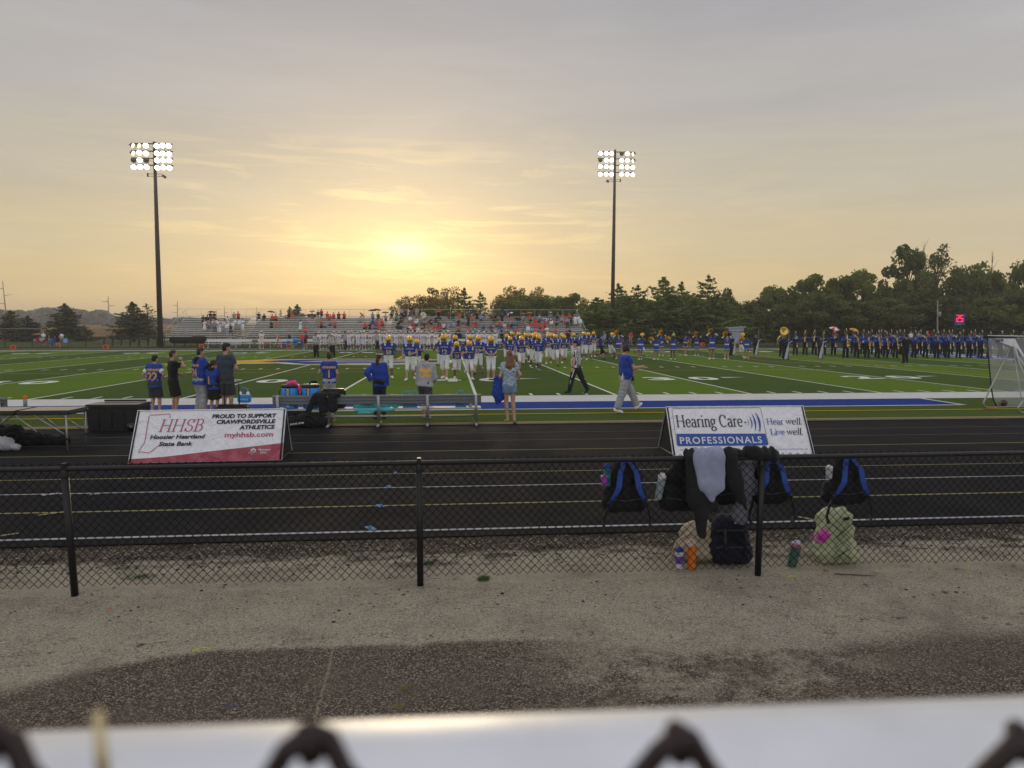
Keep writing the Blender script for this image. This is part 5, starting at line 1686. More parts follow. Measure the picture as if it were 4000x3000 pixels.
def band_at(J, which, i, t, r, w, mat, name):
 """cuff, collar or hem trim ring round a limb"""
 def fn(J_, res):
  A, B = (J['sh'][i], J['elb'][i]) if which == 'upper' else (J['elb'][i], J['wri'][i])
  d = (B - A).normalized(); c = lerp(A, B, t)
  return MB().tube([c - d * w / 2, c + d * w / 2], r, 12).mesh(name, [mat])
 return (name + ':' + which + str(i) + str(t), fn, None)
# 1 boy in blue jersey, hands on hips
J = pose(1.50, lean=2, hands=[(-.21, .03, 1.00), (.21, .03, 1.00)], elbow=[(-1, -.5, 0), (1, -.5, 0)], head=(-22, 3), build=1.05)
p = fig_front('b1', J, 609, 1622, R(-8), 'boy in blue football jersey with white sleeves and hands on hips, leftmost of five', P_shirt(.42, .03, .02, -.10), C_BLUE, P_trousers(.93, .03, .035), C_CHAR, 'mop', HBLACK, hands=(50, 50), group=GF,
     extra=[('sleeve', lambda J, res: (lambda f: (arm(f, J, 0, .03, t1=.75), arm(f, J, 1, .03, t1=.75), f.mesh('sleeve', [C_WHITE]))[-1])(Field(res, .02)), C_WHITE)])
number_on(('b1', 'shirt'), J, "22", .30, False, .08, NUMY, p['root'], xs=1.0)
number_on(('b1', 'shirt'), J, "ATHENIANS", .085, False, .36, NUMY, p['root'], 'lettering')
# 2 boy in black
J = pose(1.62, hands=[(-.10, .30, 1.08), (.07, .22, 1.50)], elbow=[(-.8, -.2, -1), (.9, .2, -1)], head=(-12, 0))
p = fig_front('b2', J, 681, 1623, R(-52), 'boy in black t-shirt and black shorts biting his hand, second of five', P_shirt(.62, .022, .02, -.09), C_BLACK, P_trousers(.95, .03, .04), C_BLACK, 'short', HBROWN, hands=(60, 60), group=GF,
     extra=[band_at(J, 'fore', 1, .88, .034, .03, SHOEB, 'wristband')])
# 3 boy, hood and grey sweatpants
J = pose(1.68, lean=3, hands=[(-.12, .26, 1.12), (.30, .36, 1.34)], elbow=[(-.6, -.4, -1), (.7, -.2, -1)], head=(-10, 2), build=1.35)
p = fig_front('b3', J, 783, 1622, R(-42), 'stout boy in blue jersey over black hoodie and grey sweatpants, reaching to his neighbour', P_shirt(.55, .035, .02, -.10, .02), C_BLUE, P_trousers(1.9, .03, .035, .006), C_GREY, 'short', HBROWN, hands=(15, 15), group=GF,
     extra=[('sleeve', lambda J, res: (lambda f: (arm(f, J, 0, .028, t1=1.9), arm(f, J, 1, .028, t1=1.9), f.mesh('sleeve', [C_BLACK]))[-1])(Field(res, .02)), C_BLACK),
       ('hood', lambda J, res: Field(res, .03).cone(J['neck'] + Vector((-.05, -.06, .0)), J['neck'] + Vector((.05, -.06, .0)), .07, .07).cone(J['neck'] + Vector((0, -.09, -.02)), J['neck'] + Vector((0, -.10, -.14)), .07, .04).mesh('hood', [C_BLACK]), C_BLACK)])
number_on(('b3', 'shirt'), J, "24", .28, False, .08, NUMY, p['root'])
number_on(('b3', 'shirt'), J, "ATHENIANS", .08, False, .34, NUMY, p['root'], 'lettering')
# 4 small boy
J = pose(1.38, hands=[(-.16, .12, .95), (.16, .14, .95)], head=(-20, 5), build=.95)
p = fig_front('b4', J, 836, 1624, R(-20), 'smallest boy in blue jersey and black shorts with white crosses', P_shirt(.5, .035, .02, -.08), C_BLUE, P_trousers(.95, .035, .04), C_CROSS, 'mop', HBROWN, group=GF,
     extra=[('sleeve', lambda J, res: (lambda f: (arm(f, J, 0, .03, t1=1.85), arm(f, J, 1, .03, t1=1.85), f.mesh('sleeve', [C_BLACK]))[-1])(Field(res, .02)), C_BLACK),
       ('hood', lambda J, res: Field(res, .03).cone(J['neck'] + Vector((-.05, -.05, .0)), J['neck'] + Vector((.05, -.05, .0)), .06, .06).mesh('hood', [C_BLACK]), C_BLACK)])
number_on(('b4', 'shirt'), J, "1", .26, False, .08, NUMY, p['root'], x=-.05)
# 5 tall boy
J = pose(1.80, hands=[(-.17, .22, 1.12), (.19, .27, 1.10)], elbow=[(-.7, -.7, -.6), (.7, -.7, -.6)], head=(-42, 2), build=1.08)
p = fig_front('b5', J, 888, 1624, R(-14), 'tallest boy in slate grey t-shirt and dark shorts, rightmost of five', P_shirt(.62, .026, .022, -.14), C_SLATE, P_trousers(.98, .03, .04), C_CHAR, 'mop', HBLACK, hands=(45, 45), group=GF)
# 6 boy behind the bench
J = pose(1.56, hands=[(-.30, .24, 1.22), (.20, .05, .92)], elbow=[(-.6, -.5, -1), (.7, -.7, -.6)], head=(-6, 0))
p = fig_front('b6', J, 1289, 1613, R(6), 'boy in blue football jersey and grey shorts behind the bench', P_shirt(.55, .024, .012, -.05), C_BLUE, P_trousers(.92, .02, .03), C_GREY, 'mop', HBROWN, group=GF, shoe=SHOEB)
number_on(('b6', 'shirt'), J, "1", .27, False, .10, NUMY, p['root'])
number_on(('b6', 'shirt'), J, "ATHENIANS", .08, False, .36, NUMY, p['root'], 'lettering')
# 7 girl in blue hoodie
J = pose(1.60, hands=[(-.25, -.04, 1.02), (.24, .05, .84)], elbow=[(-1, -.5, 0), (.5, -1, 0)], head=(-34, 4), build=.85)
p = fig_front('g7', J, 1484, 1640, R(12), 'girl with long brown ponytail in blue hoodie, black trousers and waist bag', P_shirt(1.94, .032, .02, -.03, wr=.005), C_BLUE, P_trousers(1.9, .024, .012, .002, .12), C_NAVY, 'pony', HBROWN, hands=(40, 20), group='bystanders behind the players bench', shoe=SHOEB,
     extra=[('waist_bag', lambda J, res: Field(res, .02).cone(J['wai'] + Vector((-.09, -.15, -.06)), J['wai'] + Vector((.07, -.15, -.10)), .055, .05).mesh('waist_bag', [C_BLACK]), C_BLACK),
       ('headband', lambda J, res: MB().lathe([(.094, 0), (.096, .012), (.094, .024)], tuple(J['head'] + Vector((0, -.01, .055))), 16).mesh('headband', [NUMW]), None)])
# 8 boy in grey hoodie
J = pose(1.58, lean=10, side=4, hands=[(-.27, .16, .80), (.20, .30, 1.02)], feet=[(-.06, .10, 0), (.10, -.24, .03)], head=(-8, -4), build=1.08)
p = fig_front('b8', J, 1662, 1640, R(-6), 'boy in grey hoodie with gold back print leaning forward behind the bench', P_shirt(1.93, .036, .02, -.04, wr=.005), C_GREY, P_trousers(.95, .025, .035), C_CHAR, 'short', HBLACK, hands=(30, 30), group='bystanders behind the players bench',
     extra=[('hood', lambda J, res: Field(res, .03).cone(J['neck'] + Vector((-.06, -.06, .0)), J['neck'] + Vector((.06, -.06, .0)), .06, .06).cone(J['neck'] + Vector((0, -.08, -.02)), J['neck'] + Vector((0, -.12, -.12)), .07, .03).mesh('hood', [C_GREY]), C_GREY)])
number_on(('b8', 'shirt'), J, "88", .26, False, .20, NUMY, p['root'], 'back_print', bold=.09, xs=1.15)
# 9 girl with the long auburn hair
J = pose(1.67, hands=[(-.24, .16, 1.00), (.20, .02, .98)], feet=[(-.05, -.02, 0), (.11, -.10, 0)], elbow=[(-.5, -1, -.3), (.6, -1, 0)], head=(10, 0), build=.92)
p = fig_front('g9', J, 1990, 1656, R(10), 'girl with very long auburn hair, tie-dye shirt and denim shorts', P_shirt(.5, .022, .02, .0, wr=.003), C_TIE, P_trousers(.42, .018, .02), C_LDENIM, 'long', HRED, hands=(45, 25), shoe=None, group=None,
     extra=[('sandal:0', lambda J, res: MB().rbox(tuple(J['ank'][0] + (J['toe'][0] - J['ank'][0]) * .45 + Vector((0, 0, -.045))), (.09, .25, .03), .01, (0, 0, R(10))).box(tuple(J['ank'][0] + (J['toe'][0] - J['ank'][0]) * .8 + Vector((0, 0, -.015))), (.10, .07, .035)).mesh('sandal', [SHOEB]), None),
       ('sandal:1', lambda J, res: MB().rbox(tuple(J['ank'][1] + (J['toe'][1] - J['ank'][1]) * .45 + Vector((0, 0, -.045))), (.09, .25, .03), .01, (0, 0, R(-10))).box(tuple(J['ank'][1] + (J['toe'][1] - J['ank'][1]) * .8 + Vector((0, 0, -.015))), (.10, .07, .035)).mesh('sandal', [SHOEB]), None)])
g9 = p['root']
bpy.context.view_layer.update()
w9 = g9.matrix_world @ lerp(J['elb'][0], J['wri'][0], .6)
jk = root('jacket', w9, R(10), 'blue jacket hanging over the forearm of the long-haired girl', 'jacket')
f = Field(.014, .03)
f.cone((-.05, .0, .03), (.06, .05, .03), .055, .055); f.cone((-.07, 0, 0), (-.10, -.01, -.34), .07, .09, sq=((0, 1, 0), 1.6)); f.cone((.02, 0, 0), (.0, .0, -.42), .08, .10, sq=((0, 1, 0), 1.6))
f.cone((-.10, 0, -.32), (-.06, 0, -.60), .085, .015, sq=((0, 1, 0), 1.8)); f.cone((.02, .0, -.3), (-.01, 0, -.52), .08, .03, sq=((0, 1, 0), 1.8)); f.cone((.07, .02, 0), (.12, .03, -.2), .05, .05)
link('body', f.mesh('body', [C_BLUE], wrinkle=.010), jk)
# 10 referee near the sideline
J = pose(1.76, lean=1, hands=[(-.30, .08, .86), (.22, -.05, .88)], feet=[(-.10, .26, 0), (.09, -.42, .05)], toes=[(-.1, 1, 0), (.1, 1, -.9)], head=(20, -6), build=1.42)
p = fig_front('r10', J, 2251, 1541, R(68), 'stout referee in striped shirt and black cap walking at the near sideline', P_shirt(.62, .02, .015, -.02, .045, wr=.002), C_STRIPE, P_trousers(1.97, .02, .012, .004), C_BLACK, 'short', HBROWN, hands=(25, 25), shoe=SHOEB,
     group='officials in striped shirts',
     extra=[('cap', lambda J, res: cap_mesh(J, C_BLACK), C_BLACK),
       ('side_stripe', lambda J, res: MB().tube([J['hip'][0] + Vector((-.115, .0, .0)), J['kne'][0] + Vector((-.082, .01, 0)), J['ank'][0] + Vector((-.058, 0, .04))], [.02, .018, .016], 6).mesh('side_stripe', [NUMW]), None),
       band_at(J, 'fore', 0, .9, .036, .035, SHOEB, 'wristwatch')])
# 11 coach in the blue polo
J = pose(1.76, lean=-1, hands=[(-.22, .26, 1.02), (.24, .40, 1.20)], feet=[(-.10, .46, .04), (.09, -.30, .0)], toes=[(0, 1, .7), (.1, 1, -.15)], elbow=[(-.5, -1, -.3), (.45, -.75, -1.0)], head=(16, 2), build=1.5)
p = fig_front('c11', J, 2440, 1618, R(-80), 'coach in royal blue polo, grey trousers and headset striding right', P_shirt(.62, .022, .012, -.02, .04), C_BLUE, P_trousers(1.93, .024, .022, .005), C_GREY, 'short', HBROWN, hands=(30, 75), group=None,
     extra=[('headset', lambda J, res: MB().tube([J['head'] + J['hr'] @ Vector((.085 * math.cos(a), -.01, .03 + .10 * math.sin(a))) for a in [PI * k / 10 for k in range(11)]], .012, 6).ball(tuple(J['head'] + J['hr'] @ Vector((.088, 0, -.005))), (.028, .052, .055)).ball(tuple(J['head'] + J['hr'] @ Vector((-.088, 0, -.005))), (.028, .052, .055)).tube([J['head'] + J['hr'] @ Vector((.09, .02, -.03)), J['head'] + J['hr'] @ Vector((.06, .11, -.075))], .007, 5).mesh('headset', [BLACK]), None),
       ('belt', lambda J, res: MB().lathe([(.152, .0), (.156, .02), (.152, .04)], (0, 0, 0), 20, Matrix.Translation(J['pel'] + Vector((0, .005, .07))) @ Matrix.Diagonal((1.28, 1.06, 1, 1))).mesh('belt', [SHOEB]), None),
       ('folded_paper', lambda J, res: MB().box(tuple(J['pel'] + Vector((.145, -.125, .02))), (.012, .09, .17), (R(-18), 0, R(20))).mesh('folded_paper', [C_WHITE]), None),
       ('radio_pack', lambda J, res: MB().rbox(tuple(J['pel'] + Vector((.15, .16, -.03))), (.05, .09, .13), .015).tube([J['pel'] + Vector((.17, .18, 0)), J['pel'] + Vector((.2, .22, -.12)), J['pel'] + Vector((.17, .12, -.16)), J['pel'] + Vector((.16, .10, .0))], .006, 5).mesh('radio_pack', [BLACK]), None)])
# ================================================================== teams, officials, cheerleaders, band
def boneshader(J, rules):
 """rules: function(kind, t, point) -> material index; kind in head, torso, arm0.., leg0.."""
 segs = [('head', J['head'], J['head'] + Vector((0, 0, .001))), ('torso', J['pel'] + Vector((0, 0, .08)), J['neck'])]
 for i in (0, 1):
  segs += [('arm', J['sh'][i], J['elb'][i]), ('fore', J['elb'][i], J['wri'][i]), ('hand', J['wri'][i], J['han'][i] + (J['han'][i] - J['wri'][i])),
      ('thigh', J['hip'][i], J['kne'][i]), ('shin', J['kne'][i], J['ank'][i]), ('foot', J['ank'][i] + Vector((0, 0, -.02)), J['toe'][i])]
 def fn(C):
  best = np.full(len(C), 9.); kid = np.zeros(len(C), int); tt = np.zeros(len(C))
  for k, (nm, a, b) in enumerate(segs):
   a, b = np.array(a), np.array(b); d = b - a
   t = np.clip(((C - a) @ d) / max(d @ d, 1e-9), 0, 1)
   D = np.linalg.norm(C - (a + t[:, None] * d), axis=1) - {'torso': .11, 'head': .09, 'thigh': .06, 'arm': .05, 'shin': .045}.get(nm, .03)
   m = D < best
   best[m] = D[m]; kid[m] = k; tt[m] = t[m]
  rel = (C - np.array(J['head'])) @ np.array(J['hr'])
  out = np.zeros(len(C), int)
  for k, (nm, a, b) in enumerate(segs):
   m = kid == k
   out[m] = rules(nm, tt[m], C[m], rel[m])
  return out
 return fn
def cull_hidden(me): return me
# ---------------- players in blue with gold helmets
def helmet(J, res, shell, mask, name='helmet'):
 s = J['s'] * 1.12; h = J['head']; m = J['hr']
 rm = np.array(m)
 o = lambda x, y, z: h + m @ Vector((x * s, y * s, z * s))
 f = Field(.014, .012)
 f.ell(o(0, -.015, .022), (.116 * s, .135 * s, .112 * s), rm)
 f.cone(o(-.085, -.01, -.045), o(-.085, .04, -.06), .035 * s, .028 * s); f.cone(o(.085, -.01, -.045), o(.085, .04, -.06), .035 * s, .028 * s)
 f.ell(o(0, -.06, -.04), (.092 * s, .07 * s, .06 * s), rm)
 return f.mesh(name, [shell])
def face_mask(J, res, mat):
 s = J['s'] * 1.12; h = J['head']; m = J['hr']
 o = lambda x, y, z: h + m @ Vector((x * s, y * s, z * s))
 mb = MB()
 for z, r in ((-.02, .135), (-.055, .14), (-.09, .125)):
  mb.tube([o(r * .78 * math.sin(a), .03 + r * .9 * math.cos(a), z) for a in [R(-80 + 20 * k) for k in range(9)]], .006, 4)
 for x in (-.035, .035): mb.tube([o(x, .145, -.01), o(x, .145, -.10)], .006, 4)
 return mb.mesh("face_mask", [mat])
def helmet_stripe(J, res, mat):
 s = J['s'] * 1.12; h = J['head']; m = J['hr']
 o = lambda x, y, z: h + m @ Vector((x * s, y * s, z * s))
 return MB().tube([o(0, -.015 + .132 * math.cos(a), .022 + .110 * math.sin(a)) for a in [R(15 + 15 * k) for k in range(11)]], .011, 4).mesh("helmet_stripe", [mat])
def jersey(J, res):
 f = Field(res, .03)
 torso(f, J, .03, bottom=-.02, belly=.0)
 s = J['s']; t = J['tw']
 for i in (0, 1):
  arm(f, J, i, .022, t1=.42)
  f.ell(J['sh'][i] + t @ Vector((0, 0, .02)), (.105 * s, .11 * s, .068 * s), np.array(t))
 dn = t @ Vector((0, 0, -1)); f.clip(J['pel'] + dn * -.035 * s, dn)
 return f.mesh("jersey", [C_BLUE], wrinkle=.002)
def shoulder_panel(J, res, i, mat):
 s = J['s']; t = J['tw']; sg = -1 if i == 0 else 1
 f = Field(.018, .02)
 a = J['sh'][i] + t @ Vector((-sg * .045 * s, .10 * s, .0)); b = J['sh'][i] + t @ Vector((-sg * .03 * s, .0, .075 * s)); c = J['sh'][i] + t @ Vector((-sg * .045 * s, -.10 * s, .0))
 f.cone(a, b, .042, .042); f.cone(b, c, .042, .042)
 return f.mesh("shoulder_panel", [mat])
def knee_pants(J, res, t1=1.22, g=.015, mat=None):
 f = Field(res, .03)
 P = J['pel']; x = J['tw'] @ Vector((1, 0, 0)); z = J['tw'] @ Vector((0, 0, 1)); s = J['s']; y = J['tw'] @ Vector((0, 1, 0))
 f.cone(P - x * .075 * s + z * .05 * s, P + x * .075 * s + z * .05 * s, .125, .125, sq=(tuple(y), 1.15))
 for i in (0, 1): leg(f, J, i, g, t1)
 return f.mesh("trousers", [mat or C_PANTS], wrinkle=.002)
def low_sock(J, res, i, t0=1.1, mat=None):
 A, B = J['kne'][i], J['ank'][i]
 r = [.05, .046, .042, .04]
 return MB().tube([lerp(A, B, t) for t in (t0 - 1, .35, .75, .97)] if t0 < 1.3 else [lerp(A, B, t) for t in (t0 - 1, .85, .97)], (r if t0 < 1.3 else r[1:]), 8).mesh("sock", [mat or C_WHITE])
PL = {
 'walk1': pose(1.82, lean=4, hands=[(-.28, .16, .98), (.22, .26, 1.08)], feet=[(-.12, .24, 0), (.13, -.22, .05)], head=(0, 6), build=1.15),
 'walk2': pose(1.82, lean=3, hands=[(-.18, .28, 1.10), (.30, .06, .92)], feet=[(-.13, -.22, .05), (.12, .22, 0)], head=(10, 4), build=1.15),
 'stand': pose(1.80, lean=2, hands=[(-.10, .27, 1.04), (.10, .27, 1.04)], feet=[(-.11, .02, 0), (.12, 0, 0)], head=(0, 14), build=1.12),
 'run1': pose(1.82, lean=9, hips=(0, 0, .90), hands=[(-.22, .30, 1.20), (.26, -.12, 1.0)], feet=[(-.10, -.42, .30), (.10, .24, .0)], head=(0, 0), build=1.15),
 'run2': pose(1.82, lean=9, hips=(0, 0, .90), hands=[(-.26, -.12, 1.0), (.22, .30, 1.20)], feet=[(-.10, .24, .0), (.10, -.42, .30)], head=(-8, 0), build=1.15),
 'point': pose(1.80, lean=4, hands=[(-.08, .32, 1.30), (.20, .28, 1.16)], feet=[(-.12, .16, 0), (.12, -.18, .04)], head=(16, 10), build=1.12),
}
GB = 'players in blue jerseys and gold helmets'
def blue_player(ps, px, py, num, label, h=1.0, rz=PI, low='skin', skin=None, shoe=SHOEW, helm=True, bare='short', pants=None):
 J = PL[ps]
 key = 'bp_' + ps + ('' if helm else 'n')
 parts = [('jersey', jersey, None), ('trousers', knee_pants, pants), ('shoe:0', P_shoe(0), shoe), ('shoe:1', P_shoe(1), shoe)]
 for i in (0, 1): parts.append((f'shoulder_panel:{i}', (lambda i: lambda J, r: shoulder_panel(J, r, i, NUMW))(i), None))
 if low == 'white':
  for i in (0, 1): parts.append((f'sock:{i}', (lambda i: lambda J, r: low_sock(J, r, i))(i), None))
 if low == 'black':
  for i in (0, 1): parts.append((f'sock:b{i}', (lambda i: lambda J, r: low_sock(J, r, i, 1.75, C_BLACK))(i), None))
 if helm:
  parts += [('helmet', lambda J, r: helmet(J, r, HELM, None), None), ('face_mask', lambda J, r: face_mask(J, r, MASK), None), ('helmet_stripe', lambda J, r: helmet_stripe(J, r, MASK), None)]
 else:
  parts.append(('hair', P_hair('mop', HBROWN), None))
 p = figure(key, J, .02, parts, ground_at(px, py), rz, label, GB, {'skin': skin} if skin else None, (40, 40) if py > 1440 else None, scale=h)
 number_on((key, 'jersey'), J, num, .26, True, .09, NUMG, p['root'], bold=.035)
 number_on((key, 'jersey'), J, "ATHENIANS", .065, True, .335, NUMG, p['root'], 'lettering')
 if helm:
  mb = MB(); f_ = J['hr']
  for k in (-1, 1):
   pass
 return p
def lab(what, i, n): return what
BP = [  # pose, px, py(feet), number, scale, low, skin, shoe, turn
 ('walk1', 1519, 1480, '50', 1.0, 'black', SKINB, SHOEW, .12, 'blue player 50 looking down, leftmost of the team, apart from the others'),
 ('walk2', 1603, 1489, '8', 1.0, 'white', None, SHOEW, -.1, 'blue player 8 walking with a mouthguard hanging, second from the left'),
 ('run1', 1629, 1466, '2', .94, 'white', SKINT, SHOEW, .1, 'blue player half hidden behind number 8'),
 ('walk1', 1739, 1486, '12', 1.05, 'skin', None, SHOEW, -.25, 'tall blue player 12 looking to the side'),
 ('run2', 1722, 1452, '44', .96, 'black', SKINB, SHOEB, .1, 'blue player mostly hidden behind number 12'),
 ('run1', 1785, 1479, '20', .90, 'white', SKINB, SHOEW, 0, 'short blue player 20 with a raised knee beside number 12'),
 ('stand', 1779, 1448, '33', 1.0, 'skin', None, SHOEW, 0, 'blue player whose helmet shows right behind number 20'),
 ('run2', 1832, 1484, '6', .93, 'white', None, SHOEW, .15, 'blue player 6 touching his face mask, running on the forty yard line'),
 ('walk2', 1838, 1455, '77', 1.0, 'white', SKINB, SHOEW, 0, 'blue player with dark arms mostly hidden behind number 6'),
 ('walk2', 1869, 1465, '53', .99, 'black', None, SHOEB, -.2, 'blue player 53 with bare shins and black socks'),
 ('stand', 1918, 1486, '2', 1.01, 'white', None, SHOEW, 0, 'blue player 2 holding both gloves together in front'),
 ('walk1', 1992, 1440, '21', .93, 'white', SKINB, SHOEW, .1, 'blue player 21 just above the long-haired girl'),
 ('run1', 2036, 1449, '60', 1.0, 'black', None, SHOEB, 0, 'blue player 60 with one knee up'),
 ('stand', 1980, 1422, '54', 1.0, 'skin', SKINT, SHOEW, 0, 'blue player behind and left of number 21'),
 ('walk2', 2001, 1416, '72', 1.06, 'skin', None, SHOEW, .1, 'blue player behind number 21, second row of helmets'),
 ('walk1', 2026, 1417, '65', 1.04, 'skin', None, SHOEB, -.1, 'blue player in the second row left of the tilted bright helmet'),
 ('run2', 2050, 1418, '41', 1.06, 'white', SKINB, SHOEW, .5, 'blue player turned aside with a bright tilted helmet in the second row'),
 ('stand', 2071, 1416, '19', 1.02, 'skin', None, SHOEW, 0, 'blue player right of the tilted bright helmet in the second row'),
 ('point', 2084, 1438, '63', 1.04, 'black', SKINB, SHOEW, .2, 'blue player 63 with a dark face shield'),
 ('walk1', 2106, 1452, '3', 1.0, 'white', SKINB, M("shoe_green", (.05, .35, .28), .5), -.5, 'blue player 3 in white leggings and green shoes pointing a hand'),
 ('stand', 2091, 1408, '70', 1.05, 'skin', None, SHOEW, 0, 'blue player with the highest helmet behind number 63'),
 ('walk2', 2106, 1415, '15', 1.0, 'skin', SKINB, SHOEB, 0, 'blue player behind number 3'),
 ('walk2', 2142, 1424, '24', 1.0, 'skin', SKINT, SHOEW, -.1, 'blue player carrying things at his waist, left of number 51'),
 ('run2', 2168, 1431, '51', 1.03, 'black', None, SHOEB, 0, 'blue player 51 with black knee bands'),
 ('run1', 2203, 1420, '65', .99, 'skin', SKINT, SHOEW, -.2, 'blue player right of number 51 with a bare raised elbow'),
 ('stand', 2140, 1402, '22', 1.05, 'skin', None, SHOEW, .3, 'blue player with a high helmet behind the left of number 51'),
 ('stand', 2157, 1408, '10', 1.0, 'skin', None, SHOEW, 0, 'blue player behind the left shoulder of number 51'),
 ('walk1', 2195, 1408, '57', 1.0, 'skin', None, SHOEB, 0, 'blue player between number 51 and the stout referee, second row'),
 ('walk2', 2240, 1408, '88', 1.0, 'skin', None, SHOEW, .1, 'blue player directly behind the stout referee'),
 ('walk1', 2281, 1409, '11', 1.05, 'white', SKINB, SHOEW, -.1, 'blue player 11 right of the stout referee'),
 ('walk2', 2298, 1407, '4', 1.02, 'black', SKINT, SHOEB, -.3, 'blue player with striped knee brace beside number 11'),
 ('stand', 2317, 1396, '29', 1.05, 'skin', None, SHOEW, 0, 'blue player with the highest helmet right of number 11'),
 ('run2', 2384, 1402, '5', 1.05, 'white', SKINB, SHOEB, 1.1, 'blue player running left with black sleeves, before the cheerleaders'),
 ('run1', 2501, 1394, '9', 1.02, 'skin', None, SHOEB, 1.3, 'blue player running behind the dark-haired cheerleader'),
 ('run1', 2892, 1397, '7', 1.02, 'white', None, SHOEW, 1.2, 'blue player in white leggings jogging among the cheerleaders, farthest right'),
]
for (ps, px, py, num, sc, low, sk, sh, dz, lb) in BP:
 blue_player(ps, px, py, num, lb, sc, PI + dz, low, sk, sh)
blue_player('walk1', 2254, 1417, '30', 'blue jersey player without helmet, brown hair and grey sleeves', 1.02, PI - .3, 'skin', helm=False)
blue_player('run1', 2347, 1405, '46', 'blue jersey player without helmet in black shorts running with head down', 1.02, PI + .9, 'skin', helm=False, shoe=SHOEB, pants=C_BLACK)
# ---------------- players in white across the field
PW = {
 'a': pose(1.8, hands=[(-.26, .05, .86), (.26, .05, .86)], feet=[(-.15, 0, 0), (.15, 0, 0)], build=1.15),
 'b': pose(1.8, lean=2, hands=[(-.20, .20, 1.0), (.27, .02, .86)], feet=[(-.13, .05, 0), (.16, -.05, 0)], head=(20, 0), build=1.15),
 'c': pose(1.8, lean=3, hands=[(-.12, .25, 1.1), (.12, .25, 1.1)], feet=[(-.14, 0, 0), (.14, .05, 0)], head=(-18, 6), build=1.15),
 'o': pose(1.8, hands=[(-.52, .05, .98), (.50, .05, .92)], feet=[(-.14, 0, 0), (.14, 0, 0)], build=1.12),
}
def w_jersey(J, res):
 me = jersey(J, res); return me
C_JWHITE = cloth("jersey_white", (.80, .75, .77))
C_PWHITE = cloth("pants_offwhite", (.70, .70, .72))
GW = 'players in white jerseys along the far sideline'
def white_player(ps, px, py, num, label, sc=1.0, rz=PI, skin=None):
 J = PW[ps]; key = 'wp_' + ps
 parts = [('jersey', w_jersey, C_JWHITE), ('trousers', lambda J, r: knee_pants(J, r, 1.08), C_PWHITE), ('helmet', lambda J, r: helmet(J, r, HELMW, None), None), ('face_mask', lambda J, r: face_mask(J, r, MASKR), None)]
 for i in (0, 1): parts.append((f'sock:{i}', (lambda i: lambda J, r: low_sock(J, r, i))(i), None))
 for i in (0, 1): parts.append((f'shoe:{i}', P_shoe(i), SHOEW))
 p = figure(key, J, .028, parts, ground_at(px, py), rz, label, GW, {'skin': skin} if skin else None, scale=sc)
 number_on((key, 'jersey'), J, num, .25, True, .13, NUMR, p['root'], bold=.05)
 return p
wp = [(1023, 1363, '19', 'o'), (1246, 1366, '5', 'b'), (1270, 1364, '66', 'a'), (1306, 1362, '14', 'c'), (1325, 1362, '11', 'b'), (1363, 1366, '3', 'a'), (1377, 1362, '10', 'c'), (1399, 1366, '4', 'b'), (1410, 1361, '28', 'a'),
   (1422, 1366, '6', 'c'), (1447, 1365, '58', 'a'), (1457, 1361, '35', 'b'), (1481, 1365, '9', 'a'), (1494, 1361, '40', 'c'), (1505, 1365, '12', 'b'), (1521, 1364, '7', 'c'), (1534, 1361, '31', 'a'), (1546, 1365, '8', 'a'),
   (1568, 1364, '27', 'c'), (1586, 1365, '2', 'b'), (1600, 1361, '26', 'a'), (1612, 1364, '25', 'a'), (1630, 1364, '16', 'b'), (1642, 1361, '78', 'c'), (1650, 1365, '15', 'b'), (1664, 1361, '20', 'a'), (1674, 1366, '81', 'a'), (1688, 1361, '68', 'b'), (1702, 1366, '80', 'a'),
   (1735, 1361, '90', 'a'), (1752, 1364, '32', 'b'), (1828, 1362, '45', 'a'), (1848, 1361, '52', 'c'), (1871, 1364, '64', 'a'), (1892, 1365, '59', 'c'), (1912, 1363, '88', 'b'), (1935, 1364, '71', 'c')]
for i, (px, py, num, ps) in enumerate(wp):
 lb = 'player 19 in white standing alone with arms out left of the far benches' if i == 0 else f'white jersey player {num}, {ORD[i]} from the left on the far sideline'
 white_player(ps, px, py, num, lb, 1.0 if i % 3 else 1.04, PI + (.3 if i % 4 == 1 else -.25 if i % 4 == 2 else 0), (None, SKINT, SKINB)[i % 3])
# ---------------- officials on and beyond the field
GO = 'officials in striped shirts'
J = pose(1.78, hands=[(-.27, .04, .86), (.27, .04, .86)], feet=[(-.13, 0, 0), (.13, 0, 0)], build=1.4)
offp = lambda cap: [('shirt', P_shirt(.6, .02, .01, -.02, .04), C_STRIPE), ('trousers', P_trousers(1.96, .02, .012), C_BLACK), ('cap', lambda J, r: cap_mesh(J, C_BLACK), cap),
     ('side_stripe', lambda J, res: MB().tube([J['hip'][1] + Vector((.115, .0, .0)), J['kne'][1] + Vector((.08, .01, 0)), J['ank'][1] + Vector((.055, 0, .04))], [.02, .018, .016], 6).mesh('side_stripe', [NUMW]), None),
     ('shoe:0', P_shoe(0), SHOEB), ('shoe:1', P_shoe(1), SHOEB)]
for (px, py, sc, rz, cap, lb) in ((1237, 1397, 1.02, 2.7, C_BLACK, 'referee in black cap standing at midfield, left of the pair'), (1300, 1399, 1.0, 2.9, C_WHITE, 'referee in white cap standing at midfield, right of the pair'),
          (1348, 1368, 1.02, -1.9, C_BLACK, 'slim referee at the far sideline right of the white-capped one'), (1472, 1368, .98, -2.2, C_BLACK, 'referee turned sideways at the far sideline amid white players')):
 figure('off', J, .022, offp(cap), ground_at(px, py), rz, lb, GO, scale=sc)
